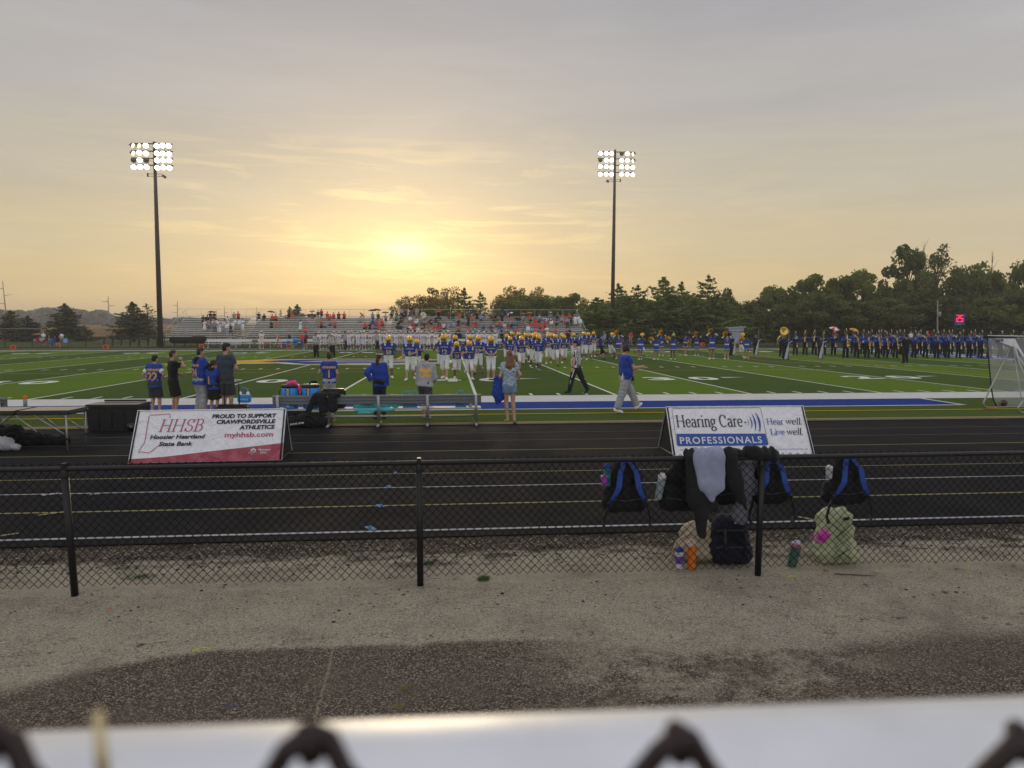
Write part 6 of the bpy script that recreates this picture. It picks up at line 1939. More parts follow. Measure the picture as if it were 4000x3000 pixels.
# ---------------- cheerleaders
C_CHW = cloth("cheer_white", (.66, .63, .60))
t = NT("cloth_cheer_top")
x, y, z = t.sep()
k = t.math('MULTIPLY', t.step(z, 1.02, 1.04), t.step(z, 1.13, 1.11))
t.out(t.mix(k, RB, (.66, .63, .60)), .8); C_CHTOP = t.m
t = NT("cloth_cheer_skirt")
x, y, z = t.sep()
k = t.math('MULTIPLY', t.step(z, .70, .705), t.step(z, .755, .745))
t.out(t.mix(k, RB, (.66, .63, .60)), .8); C_CHSK = t.m
PC = {
 'up': pose(1.66, hands=[(-.16, .10, 1.78), (.16, .10, 1.78)], elbow=[(-1, 0, 0), (1, 0, 0)], feet=[(-.12, 0, 0), (.12, 0, 0)], build=.9),
 'side': pose(1.66, hands=[(-.34, .24, 1.40), (.18, .26, 1.30)], elbow=[(-1, 0, -.6), (1, 0, -.6)], feet=[(-.13, 0, 0), (.13, 0, 0)], head=(-25, 0), build=.9),
 'down': pose(1.66, hands=[(-.10, .30, 1.15), (.12, .30, 1.10)], feet=[(-.08, 0, 0), (.09, .05, 0)], head=(30, 0), build=.9),
}
def skirt(J, res):
 s = J['s']
 return MB().lathe([(.125, 1.00 * s), (.14, .93 * s), (.185, .84 * s), (.225, .70 * s), (.22, .70 * s), (.13, .93 * s)], (0, J['pel'].y, 0), 18, Matrix.Diagonal((1.0, .85, 1))).mesh("skirt", [C_CHSK])
rg = np.random.default_rng(4)
d = rg.normal(size=(700, 3)); d /= np.linalg.norm(d, axis=1)[:, None]
pomV = []
for q_ in d[:420]:
 q_ = Vector(q_); a = q_.orthogonal().normalized() * .012; e = q_ * rg.uniform(.12, .19)
 pomV += [np.array(-a), np.array(a), np.array(e + a + q_.cross(a) * 2), np.array(e - a)]
pomV = np.array(pomV)
POM = quads_mesh("pompom", pomV, M("pom_gold", (.85, .48, .02), .5))
POMG, POMN = MATS["pom_gold"], M("pom_navy", (.012, .022, .10), .4)
bpy.context.view_layer.update()
def cheerleader(ps, px, py, rz, hmat, label, sc=1.0, poms=('g', 'n'), skin=None):
 J = PC[ps]; key = 'ch_' + ps
 parts = [('shirt', P_shirt(.9, .016, .0, .02, female=True), C_CHTOP), ('skirt', skirt, None), ('hair', P_hair('pony', HBROWN), hmat), ('shoe:0', P_shoe(0), SHOEW), ('shoe:1', P_shoe(1), SHOEW),
     ('sleeve', lambda J, res: (lambda f: (arm(f, J, 0, .012, t1=1.9), arm(f, J, 1, .012, t1=1.9), f.mesh('sleeve', [C_CHW]))[-1])(Field(res, .02)), C_CHW)]
 p = figure(key, J, .022, parts, ground_at(px, py), rz, label, 'cheerleaders in blue and white', {'skin': skin or SKINT}, scale=sc)
 m = Matrix.Translation(p['root'].location) @ Matrix.Rotation(rz, 4, 'Z') @ Matrix.Scale(sc, 4)
 for i in (0, 1):
  c = poms[i]
  if not c: continue
  w = m @ (J['han'][i] + (J['han'][i] - J['wri'][i]) * .8)
  o = link('pompom', POM, None, w, (rnd.uniform(0, 6), rnd.uniform(0, 6), 0), 1.25, [POMG if c == 'g' else POMN])
  tag(o, ('gold' if c == 'g' else 'navy') + ' pompom held by the ' + label.replace('cheerleader', 'cheerleader', 1), 'pompom', 'pompoms of the cheerleaders')
 return p
for (ps, px, py, rz, hm, lb, sc, pm, sk) in [
 ('up', 2415, 1404, .1, HBLOND, 'blond cheerleader farthest left, arms raised', 1.02, ('g', 'n'), None),
 ('side', 2444, 1400, .2, HBLACK, 'cheerleader behind the head of the coach', .86, ('g', 'n'), None),
 ('down', 2501, 1408, 0, HBLACK, 'dark-haired cheerleader with back turned left of centre', 1.0, (None, None), SKINT),
 ('side', 2563, 1408, .1, HBROWN, 'long-haired cheerleader holding gold out left', .98, ('g', None), SKINT),
 ('up', 2582, 1392, PI, HBLOND, 'cheerleader facing us behind the long-haired one', 1.02, ('n', 'g'), SKIN),
 ('side', 2629, 1407, .05, HBLACK, 'black-haired cheerleader with crossed back straps', 1.0, ('g', None), SKINB),
 ('down', 2675, 1391, PI + .7, HBROWN, 'cheerleader facing sideways with hands low', .98, ('n', 'g'), SKIN),
 ('up', 2720, 1391, PI, HBROWN, 'cheerleader facing us with crossed wrists high', .96, ('n', 'g'), SKINT),
 ('up', 2780, 1406, .05, HBLACK, 'largest cheerleader, back turned', 1.1, ('g', 'n'), SKINT),
 ('up', 2838, 1405, -.05, HBLOND, 'light-haired cheerleader in front of the shed', .98, ('g', 'n'), SKIN),
 ('side', 2916, 1403, -.15, HBROWN, 'rightmost cheerleader beside the flag carrier', .96, ('g', 'n'), SKINT)]:
 cheerleader(ps, px, py, rz, hm, lb, sc, pm, sk)
# ---------------- colour guard
FLAGC = cloth("flag_silk", (.52, .50, .56))
PG = pose(1.68, hands=[(-.14, .24, 1.28), (-.14, .26, .98)], elbow=[(-1, -.3, -.6), (1, -.4, -.6)], feet=[(-.10, 0, 0), (.10, 0, 0)])
SASH = cloth("sash_blue", (.05, .16, .42))
def guard(px, py, rz, sc, build, label, skin, flag=True):
 key = 'cg'
 parts = [('shirt', P_shirt(1.95, .015, .0, -.02), C_BLACK), ('trousers', P_trousers(1.98, .018, .02), C_BLACK), ('hair', P_hair('short', HBLACK), None), ('shoe:0', P_shoe(0), SHOEB), ('shoe:1', P_shoe(1), SHOEB),
     ('sash', lambda J, r: MB().lathe([(.128, 0), (.135, .03), (.128, .06)], (0, 0, 1.0), 16, Matrix.Diagonal((1.15, .95, 1))).tube([(-.16, .10, 1.40), (0, .145, 1.25), (.15, .12, 1.12)], .02, 5).mesh('sash', [SASH]), None)]
 p = figure(key, PG, .022, parts, ground_at(px, py), rz, label, 'colour guard in black', {'skin': skin}, scale=(sc * build, sc * build, sc))
 if flag:
  g = ground_at(px, py)
  m = Matrix.Translation(g) @ Matrix.Rotation(rz, 4, 'Z') @ Matrix.Scale(sc, 4)
  w = m @ Vector((-.14, .30, 0))
  r = root('flag', (w.x, w.y, .02), rz, 'pale furled silk of the ' + label.replace(' beside the rightmost cheerleader', ' by the cheerleaders'), 'flag', 'flags of the colour guard')
  MB().tube([(0, 0, .05), (0, 0, 2.05 * sc)], .014, 6).build('flag_pole', UP, r)
  f = Field(.02, .03)
  f.cone((0, 0, 1.16), (.10, .0, .60), .035, .08, sq=((0, 1, 0), 1.8)); f.cone((.08, 0, .7), (.17, 0, .10), .09, .10, sq=((0, 1, 0), 1.9)); f.cone((0, 0, 1.16), (-.22, .02, 1.26), .035, .03)
  link('flag_cloth', f.mesh('flag_cloth', [FLAGC], wrinkle=.010), r)
 return p
guard(2951, 1389, PI - .2, 1.0, 1.0, 'slim flag carrier beside the rightmost cheerleader', SKIN)
guard(3066, 1405, PI - .15, 1.0, 1.28, 'stout flag carrier in front of the sousaphone player', SKINB)
guard(3203, 1403, PI - .3, .92, .95, 'small flag carrier in front of the trombones', SKINT)
guard(2853, 1389, PI + .8, 1.05, 1.0, 'black-clad guard half hidden behind the light-haired cheerleader', SKINT)
# ---------------- marching band
BRASS = M("brass", (.80, .52, .16), .22, .9)
SILVER = M("silver_metal", (.62, .62, .64), .25, .8)
COAT = cloth("coat_navy", (.012, .028, .11))
SLV = cloth("coat_sleeve", (.02, .075, .42))
PB = {
 'horn': pose(1.74, hands=[(-.06, .26, 1.46), (.06, .28, 1.44)], elbow=[(-1, 0, -.35), (1, 0, -.35)], feet=[(-.12, 0, 0), (.13, 0, 0)]),
 'sax': pose(1.74, hands=[(-.10, .20, 1.05), (.04, .20, 1.26)], elbow=[(-1, -.3, -.35), (1, -.1, -.5)], feet=[(-.12, 0, 0), (.13, 0, 0)]),
 'clar': pose(1.74, hands=[(-.02, .27, 1.14), (.02, .25, 1.28)], elbow=[(-1, .1, -.35), (1, .1, -.35)], feet=[(-.12, 0, 0), (.13, 0, 0)]),
}
def coat(J, res):
 f = Field(res, .03)
 torso(f, J, .02, bottom=-.04)
 for i in (0, 1):
  f.ell(J['sh'][i] + Vector((0, 0, .01)), (.085, .09, .045))
 f.cone((-.06, -.02, .95), (-.17, -.02, .58), .11, .06, sq=((0, 1, 0), 1.7))
 f.cone((.04, -.05, .95), (.06, -.05, .72), .11, .07, sq=((0, 1, 0), 1.7))
 return f.mesh("coat", [COAT])
def b_sleeves(J, res):
 f = Field(res, .02)
 for i in (0, 1): arm(f, J, i, .016, t1=1.92)
 return f.mesh("sleeve", [SLV])
def shako(J, res):
 o = J['head'] + J['hr'] @ Vector((0, -.01, .05))
 return MB().lathe([(.105, 0), (.10, .01), (.105, .14), (0, .15)], tuple(o), 14).box(tuple(o + Vector((0, .10, .0))), (.14, .09, .015), (R(-15), 0, 0)).mesh("shako", [M("shako_black", (.010, .011, .02), .35)])
def plume(J, res):
 o = J['head'] + J['hr'] @ Vector((0, .09, .13))
 return MB().tube([o, o + Vector((.01, .01, .12)), o + Vector((.03, .015, .23))], [.02, .033, .022], 7).mesh("plume", [C_CREAM])
def tassel(J, res):
 return MB().add([(-.03 - .10, .175, 1.02), (.02 - .10, .175, 1.02), (.045 - .10, .19, .70), (-.075 - .10, .19, .66)], [(0, 1, 2, 3)]).add([(-.13, .160, 1.02), (-.08, .160, 1.02), (-.055, .175, .70), (-.175, .175, .66)], [(3, 2, 1, 0)]).mesh("tassel", [C_CREAM])
def collar(J, res):
 return MB().tube([J['neck'] + Vector((-.05, .08, -.0)), J['neck'] + Vector((0, .115, -.06)), J['neck'] + Vector((.02, .12, -.14))], .018, 6).mesh("collar_trim", [C_WHITE])
INST = {}
def bell(mb, c, direction, r, l, r0=.012):
 z = Vector(direction).normalized(); x = z.orthogonal().normalized(); y = z.cross(x)
 m = Matrix(((x.x, y.x, z.x), (x.y, y.y, z.y), (x.z, y.z, z.z))).to_4x4()
 prof = [(r0, 0), (r0 * 1.3, l * .5), (r * .35, l * .8), (r * .65, l * .94), (r, l), (r * .93, l * .995), (r * .3, l * .8), (r0 * .6, l * .5)]
 mb.lathe(prof, tuple(c), 14, m)
def instrument(kind):
 if kind in INST: return INST[kind]
 mb = MB()
 if kind == 'sax':
  mb.tube([(0, .0, .30), (.0, .06, .34), (0, .10, .30), (0, .11, .0), (0, .115, -.28), (0, .15, -.36), (0, .205, -.33), (0, .22, -.22)], [.010, .012, .016, .024, .032, .038, .042, .05], 8)
  bell(mb, (0, .22, -.24), (0, .25, 1), .085, .22, .045)
  for k in range(5): mb.ball((.0, .145, .15 - .09 * k), (.028, .014, .022), 6, 4)
 elif kind == 'bari':
  mb.tube([(0, .0, .34), (0, .07, .40), (0, .10, .30), (0, .12, .0), (0, .13, -.38), (0, .18, -.46), (0, .25, -.42), (0, .27, -.25)], [.014, .016, .022, .034, .044, .05, .056, .065], 8)
  bell(mb, (0, .27, -.28), (0, .25, 1), .12, .34, .06)
  for k in range(6): mb.ball((.0, .165, .15 - .09 * k), (.036, .018, .028), 6, 4)
 elif kind == 'trombone':
  mb.tube([(0, .02, 0), (0, .5, .12), (0, .62, .14), (.05, .62, .14), (.05, .5, .12), (.05, -.05, .02)], .009, 6)
  mb.tube([(.05, -.05, .02), (.10, -.12, .05), (.14, -.05, .04), (.14, .15, .06)], [.010, .012, .014, .018], 7)
  bell(mb, (.14, .1, .055), (0, 1, .2), .105, .34, .018)
 elif kind == 'tromup':          # slide raised upright
  mb.tube([(0, .02, 0), (0, .08, .52), (.05, .08, .52), (.05, .02, -.1)], .011, 6)
  mb.tube([(.05, .03, -.1), (.10, .03, -.26), (.14, .03, -.1)], [.011, .012, .016], 7)
  bell(mb, (.05, .06, .0), (0, .1, -1), .095, .40, .018)
 elif kind == 'horn':
  mb.tube([(0, .0, 0), (0, .30, .0), (.0, .34, -.05), (.0, .30, -.10), (.0, .10, -.10), (0, .06, -.05), (0, .12, -.01)], .012, 6)
  bell(mb, (0, .18, .0), (0, 1, -.25), .11, .30, .016)
  for k in range(3): mb.tube([(.015, .14 + .03 * k, .03), (.015, .14 + .03 * k, -.12)], .011, 5)
 elif kind == 'clar':
  mb.tube([(0, 0, 0), (0, .14, -.30), (0, .20, -.44), (0, .245, -.54)], [.010, .014, .016, .03], 7)
  for k in range(5): mb.ball((0, .06 + .03 * k, -.06 - .07 * k), (.016, .012, .012), 5, 4)
 elif kind == 'flute':
  mb.tube([(-.02, 0, 0), (.60, .05, -.04)], .010, 6)
 elif kind == 'sousa':
  pts = [Vector((.34 * math.cos(a), .06 * math.sin(a * 2), .36 * math.sin(a))) for a in [R(-150 + 15 * k) for k in range(19)]]
  mb.tube([(.0, .22, .28), (-.16, .15, .18)] + pts, [.02, .022] + [.025 + .0025 * k for k in range(19)], 8)
  mb.tube([pts[-1], Vector((-.12, -.02, .52)), Vector((.0, .02, .66))], [.07, .075, .08], 9)
  bell(mb, (0, .0, .62), (.08, 1, .25), .33, .34, .08)
  for k in range(3): mb.tube([(-.12 + .05 * k, .16, .1), (-.12 + .05 * k, .16, -.12)], .02, 6)
 elif kind == 'drum':
  mb.lathe([(0, .0), (.18, 0), (.18, .20), (0, .20)], (0, .30, -.1), 16)
 INST[kind] = mb.mesh({'sax': 'saxophone', 'bari': 'saxophone', 'trombone': 'trombone', 'tromup': 'trombone', 'horn': 'horn', 'clar': 'clarinet', 'flute': 'flute', 'sousa': 'sousaphone', 'drum': 'snare_drum'}[kind], [BRASS])
 return INST[kind]
ITEM = {'sax': ('saxophone', 'brass saxophone', BRASS, 'sax', (0, .06, 1.22)), 'bari': ('saxophone', 'large brass baritone saxophone', BRASS, 'sax', (0, .06, 1.20)),
  'trombone': ('trombone', 'brass trombone held forward', BRASS, 'horn', (0, .10, 1.55)), 'tromup': ('trombone', 'brass trombone with its slide raised', BRASS, 'horn', (.04, .30, 1.50)),
  'horn': ('horn', 'silver marching horn', SILVER, 'horn', (0, .12, 1.54)), 'clar': ('clarinet', 'black clarinet with silver keys', M("clarinet_dark", (.12, .10, .09), .3, .3), 'clar', (0, .13, 1.53)),
  'flute': ('flute', 'silver flute', SILVER, 'horn', (0, .10, 1.52)), 'sousa': ('sousaphone', 'gold sousaphone with wide bell', M("gold_lacquer", (.85, .60, .14), .25, .7), 'sax', (0, .0, 1.22)),
  'drum': ('snare_drum', 'white snare drum', M("drum_white", (.7, .7, .72), .4), 'clar', (0, .02, 1.02))}
GM = 'marching band in blue coats and plumed hats'
def bandsman(px, py, kind, rz, label, sc=1.0, skin=None):
 nm, desc, mat, ps, off = ITEM[kind]
 J = PB[ps]; key = 'mb_' + ps
 parts = [('coat', coat, None), ('sleeve', b_sleeves, None), ('trousers', P_trousers(1.99, .018, .018), C_BLACK), ('shoe:0', P_shoe(0), SHOEB), ('shoe:1', P_shoe(1), SHOEB),
     ('shako', shako, None), ('plume', plume, None), ('tassel', tassel, None), ('collar_trim', collar, None)]
 p = figure(key, J, .024, parts, ground_at(px, py), rz, label, GM, {'skin': skin} if skin else None, scale=sc)
 m = Matrix.Translation(p['root'].location) @ Matrix.Rotation(rz, 4, 'Z') @ Matrix.Scale(sc, 4)
 w = m @ Vector(off)
 o = link(nm, instrument(kind), None, w, (0, 0, rz + (.5 if nm == 'saxophone' else 0)), sc, [mat])
 tag(o, desc + ' played by the ' + label.replace('band member', 'player'), nm.replace('_', ' '), 'instruments of the marching band')
 return p
front = [(3106, 1389, 'horn'), (3144, 1389, 'tromup'), (3180, 1389, 'tromup'), (3216, 1389, 'tromup'), (3255, 1389, 'horn'), (3302, 1401, 'bari'), (3345, 1400, 'sax'), (3385, 1401, 'sax'), (3425, 1400, 'sax'), (3458, 1400, 'sax'), (3496, 1400, 'sax'),
    (3568, 1400, 'clar'), (3613, 1400, 'clar'), (3657, 1401, 'clar'), (3698, 1401, 'clar'), (3742, 1400, 'clar'), (3784, 1400, 'clar'), (3827, 1400, 'clar'), (3862, 1400, 'clar'), (3905, 1400, 'flute'), (3948, 1400, 'clar'), (3991, 1400, 'clar')]
for i, (px, py, k) in enumerate(front):
 bandsman(px, py, k, PI + (-.35 if i < 6 else -.15 + .1 * (i % 3)), f'front row band member, {ORD[i]} from the left', 1.0 + .03 * ((i * 7) % 3 - 1) + (.06 if i == 5 else 0), (None, SKINT, None, SKINB)[i % 4])
back = [(3331, 'horn'), (3368, 'drum'), (3399, 'horn'), (3437, 'drum'), (3476, 'horn'), (3508, 'drum'), (3526, 'horn'), (3590, 'horn'), (3640, 'horn'), (3680, 'flute'), (3712, 'horn'), (3755, 'flute'), (3802, 'horn')]
for i, (px, k) in enumerate(back):
 bandsman(px, 1386, k, PI - .1 + .08 * (i % 3), f'back row band member, {ORD[i]} from the left', 1.04, (SKINT, None, SKINB)[i % 3])
bandsman(3052, 1395, 'sousa', PI + .1, 'band member behind the stout guard', 1.02)
# conductor and the other figure in black, backs to us
J = pose(1.78, hands=[(-.30, .28, 1.30), (.30, .28, 1.30)], elbow=[(-1, -.3, -.6), (1, -.3, -.6)], feet=[(-.11, 0, 0), (.12, 0, 0)], build=1.1)
for (px, py, lb) in ((3537, 1420, 'conductor in black suit and cap, back turned, before the band'), (3974, 1417, 'second conductor in black seen through the kicking net')):
 figure('cond', J, .022, [('coat', P_shirt(1.94, .02, .01, -.10), C_BLACK), ('trousers', P_trousers(1.98, .018, .015), C_BLACK), ('cap', lambda J, r: cap_mesh(J, C_BLACK), C_BLACK), ('shoe:0', P_shoe(0), SHOEB), ('shoe:1', P_shoe(1), SHOEB), ('hair', P_hair('short', HBLACK), None)],
    ground_at(px, py), .05, lb, 'band conductors')
# ================================================================== banners, bench, table and bags on the near side
INK = M("ink_dark", (.018, .012, .035), .6)
INKR = M("ink_red", (.48, .10, .15), .6)
INKB = M("ink_blue", (.035, .09, .36), .6)
VINW = NT("banner_vinyl")
VINW.out(VINW.mix(VINW.noise(3, 3), (.86, .86, .88), (.80, .80, .82)), .42, VINW.math('ADD', VINW.noise(2.2, 3, .6, 1.2, sc=(1, .5, 1)), VINW.math('MULTIPLY', VINW.noise(9, 2, .5, .8), .15)), .2, .7, spec=.4)
VINW = VINW.m
REDV = NT("banner_red_vinyl")
REDV.out(REDV.mix(REDV.step(REDV.noise(5, 4, .6), .4, .65), (.33, .045, .075), (.44, .10, .13)), .45, REDV.noise(3, 4, .6, 1), .12, .8, spec=.4)
REDV = REDV.m
def bbox2(me):
 xs = [v.co.x for v in me.vertices]; ys = [v.co.y for v in me.vertices]
 return min(xs), max(xs), min(ys), max(ys)
def fit_text(me, parent, name, u0, u1, v0, cap, z=.004, capref=None, shear=0.0):
 """lays a text mesh on the panel plane: left and right edge, baseline and capital height"""
 x0, x1, y0, y1 = bbox2(me)
 top = capref or y1
 sx, sy = (u1 - u0) / (x1 - x0), cap / top
 m2 = me.copy()
 for v in m2.vertices:
  x, y = v.co.x, v.co.y
  v.co = (u0 + (x - x0) * sx, v0 + y * sy, z + v.co.z)
 return link(name, m2, parent)
def a_frame(pxl, pxr, pyb_l, pyb_r, pxt_l, pyt, depth, label):
 A, B = G(pxl, pyb_l), G(pxr, pyb_r)
 W = (B - A).length
 rz = math.atan2(B.y - A.y, B.x - A.x)
 ya = A.y + depth / 2
 H = at(pxt_l, pyt, ya).z
 r = root('a_frame_banner', (A.x, A.y, .012), rz, label, 'banner')
 H -= .012
 S = math.hypot(H, depth / 2)
 tilt = math.atan2(H, depth / 2)
 return r, W, H, S, tilt
def plate(outline, z, name, mat, parent, rot, loc=(0, 0, 0)):
 mb = MB(); mb.add([(x, y, z) for x, y in outline], [tuple(range(len(outline)))])
 return mb.build(name, mat, parent, loc, rot)
def poly_strip(pts, w, z, closed=False):
 mb = MB(); n = len(pts); vs = []
 for i, (x, y) in enumerate(pts):
  a = pts[(i - 1) % n] if closed else pts[max(i - 1, 0)]; b = pts[(i + 1) % n] if closed else pts[min(i + 1, n - 1)]
  dx, dy = b[0] - a[0], b[1] - a[1]; l = math.hypot(dx, dy) or 1
  vs += [(x - dy / l * w / 2, y + dx / l * w / 2, z), (x + dy / l * w / 2, y - dx / l * w / 2, z)]
 m = n if closed else n - 1
 mb.add(vs, [(2 * i, 2 * i + 1, (2 * i + 3) % (2 * n), (2 * i + 2) % (2 * n)) for i in range(m)])
 return mb
def banner_body(r, W, H, S, tilt, depth):
 mb = MB()
 nx, ny = 24, 8
 for j in range(ny + 1):
  for i in range(nx + 1):
   u, v = W * i / nx, S * j / ny
   w = .0015 * math.sin(i * .9 + j * .5) * math.sin(PI * j / ny)
   mb.v.append((u, v, w - .003))
 for j in range(ny):
  for i in range(nx):
   a = j * (nx + 1) + i
   mb.f.append((a, a + 1, a + nx + 2, a + nx + 1)); mb.m.append(0); mb.sm.append(True)
 fp = mb.build('front_panel', VINW, r, (0, 0, 0), (tilt, 0, 0))
 MB().quad((0, depth, .0), (W, depth, .0), (W, depth / 2 + .01, H), (0, depth / 2 + .01, H)).build('back_panel', VINW, r)
 for x in (.03, W - .03):
  MB().add([(x, .03, .01), (x, depth - .03, .01), (x, depth / 2, H - .02)], [(0, 1, 2)]).build('end_panel', BLACK, r)
  MB().tube([(x, .0, .02), (x, depth / 2, H), (x, depth, .02), (x, depth * .8, .0), (x, depth * .2, .0), (x, .0, .02)], .014, 6).build('frame', DARKM, r)
 MB().tube([(0, depth / 2, H + .0), (W, depth / 2, H + .0)], .012, 6).build('ridge', VINW, r)
 return fp
# left banner ------------------------------------------------------------
r, W, H, S, tilt = a_frame(499, 1102, 1813, 1800, 525, 1605, .95, 'white and red A-frame banner of a bank standing on the track')
fp = banner_body(r, W, H, S, tilt, .95)
U = lambda x, y=300: (x - (968 - (y - 200) * .136)) / 1100 * W
Vv = lambda y: (1 - (y - 196) / 372) * S
band = [(U(917, 575) + .004, .004), (W - .004, .004), (W - .004, Vv(445)), (U(1800), Vv(470)), (U(1500), Vv(498)), (U(1200), Vv(528)), (.004, Vv(540))]
plate(band, .001, 'red_band', REDV, fp, None)
g, w = serif_text("HHSB", 1.0, 1.0, .22, .085, .03)
fit_text(g.mesh("lettering", [INKR]), fp, 'lettering', U(1133), U(1452), Vv(352), Vv(262) - Vv(352), .004, .7)
for s, x0, x1, yb, cap, m, bold, sh in (("Hoosier Heartland", 1081, 1476, 402, 30, INK, .03, .18), ("State Bank", 1150, 1392, 452, 30, INK, .03, .18), ("PROUD TO SUPPORT", 1507, 1984, 258, 29, INK, .042, .12),
          ("CRAWFORDSVILLE", 1545, 1981, 300, 29, INK, .042, .12), ("ATHLETICS", 1717, 1978, 342, 29, INK, .042, .12), ("myhhsb.com", 1617, 1971, 398, 36, INKR, .016, .0),
          ("Member", 1877, 1964, 498, 14, NUMW, .02, 0), ("FDIC", 1890, 1942, 519, 14, NUMW, .02, 0), ("Equal Housing", 1803, 1862, 514, 6, NUMW, .01, 0), ("Lender", 1818, 1848, 523, 6, NUMW, .01, 0)):
 tm = text_mesh(s, 1.0, bold, sh, 'LEFT', 1.0, 1.0, 0, m)
 fit_text(tm, fp, 'lettering', U(x0), U(x1), Vv(yb), (Vv(yb - cap) - Vv(yb)), .006, .73)
poly_strip([(U(x, y), Vv(y)) for x, y in ((1207, 250), (1205, 222), (1062, 230), (1055, 238), (1046, 300), (1035, 400), (1028, 432), (1012, 450), (995, 480), (990, 497), (1010, 490), (1030, 494), (1060, 498), (1082, 488), (1095, 478), (1108, 466), (1125, 452), (1142, 444))], .012, .004).build('state_outline', INKR, fp)
hx, hy = U(1838), Vv(505)
plate([(hx - .04, hy), (hx + .04, hy), (hx + .04, hy + .03), (hx + .055, hy + .03), (hx, hy + .065), (hx - .055, hy + .03), (hx - .04, hy + .03)], .006, 'house_emblem', NUMW, fp, None)
plate([(hx - .022, hy + .008), (hx + .022, hy + .008), (hx + .022, hy + .03), (hx - .022, hy + .03)], .009, 'house_emblem_door', REDV, fp, None)
# right banner -----------------------------------------------------------
r, W, H, S, tilt = a_frame(2628, 3183, 1783, 1776, 2611, 1590, .95, 'white banner with blue band for a hearing clinic, backpacks before it')
fp = banner_body(r, W, H, S, tilt, .95)
U = lambda x, y=300: (x - (308 + (y - 82) * .083)) / (1500 + (y - 82) * .055) * W
Vv = lambda y: (1 - (y - 82) / 540) * S
ol = [(U(375, 98) + .02, Vv(98)), (U(1325, 98), Vv(98)), (U(1335, 110), Vv(112)), (U(1385, 500), Vv(505)), (U(1375, 520), Vv(520)), (U(415, 516), Vv(518)), (U(404, 500), Vv(500)), (U(372, 112), Vv(112))]
poly_strip(ol, .006, .004, True).build('box_outline', INK, fp)
plate([(U(404, 384), Vv(384)), (U(408, 510), Vv(508)), (U(420, 518), Vv(519)), (U(1375, 520), Vv(521)), (U(1384, 510), Vv(510)), (U(1362, 392), Vv(392))], .005, 'blue_band', INKB, fp, None)
g, w = serif_text("Hearing Care", 1.0, 1.0, 0, .10, .035)
fit_text(g.mesh("lettering", [INK]), fp, 'lettering', U(415), U(1130), Vv(312), Vv(178) - Vv(312), .007, .7)
tm = text_mesh("PROFESSIONALS", 1.0, .018, 0, 'LEFT', 1.18, 1.0, 0, NUMW)
fit_text(tm, fp, 'lettering', U(440, 495), U(1322, 495), Vv(496), Vv(420) - Vv(496), .009, .73)
for s1, s2, xa, xb, xc, yb in (("Hear", "well.", 1393, 1575, 1600, 293), ("Live", "well.", 1425, 1578, 1602, 410)):
 g, w = serif_text(s1, 1.0, 1.0, 0, .10, .04); fit_text(g.mesh("lettering", [INKB]), fp, 'lettering', U(xa, yb), U(xb, yb), Vv(yb), Vv(yb - 70) - Vv(yb), .007, .7)
 g, w = serif_text(s2, 1.0, 1.0, .22, .10, .04); fit_text(g.mesh("lettering", [INK]), fp, 'lettering', U(xc, yb), U(1776, yb), Vv(yb), Vv(yb - 76) - Vv(yb), .007, .74)
for s, x0, x1, yb in (("130 S", 418, 492, 568), ("479", 1036, 1078, 562), ("www.accuratehearing.net", 1455, 1812, 572)):
 fit_text(text_mesh(s, 1.0, .0, 0, 'LEFT', 1.1, 1.0, 0, INKB), fp, 'lettering', U(x0, yb), U(x1, yb), Vv(yb), .026, .006, .73)
cx, cy = U(1155, 265), Vv(265)
plate([(cx + .018 * math.cos(k * .52), cy + .018 * math.sin(k * .52)) for k in range(12)], .007, 'sound_mark', INKB, fp, None)
for (x, hh, wd) in ((1180, 45, 6), (1208, 75, 12), (1240, 105, 17), (1285, 118, 22)):
 pts_o, pts_i = [], []
 for k in range(13):
  t_ = -1 + k / 6
  yy = 265 - t_ * hh
  pts_o.append((U(x + (1 - t_ * t_) * hh * .30, 265), Vv(yy)))
  pts_i.append((U(x + (1 - t_ * t_) * (hh * .30 - wd), 265), Vv(yy)))
 mb = MB(); n = 13
 mb.add([(a, b, .007) for a, b in pts_o + pts_i], [(k, k + 1, n + k + 1, n + k) for k in range(n - 1)])
 mb.build('sound_mark', INKB, fp)
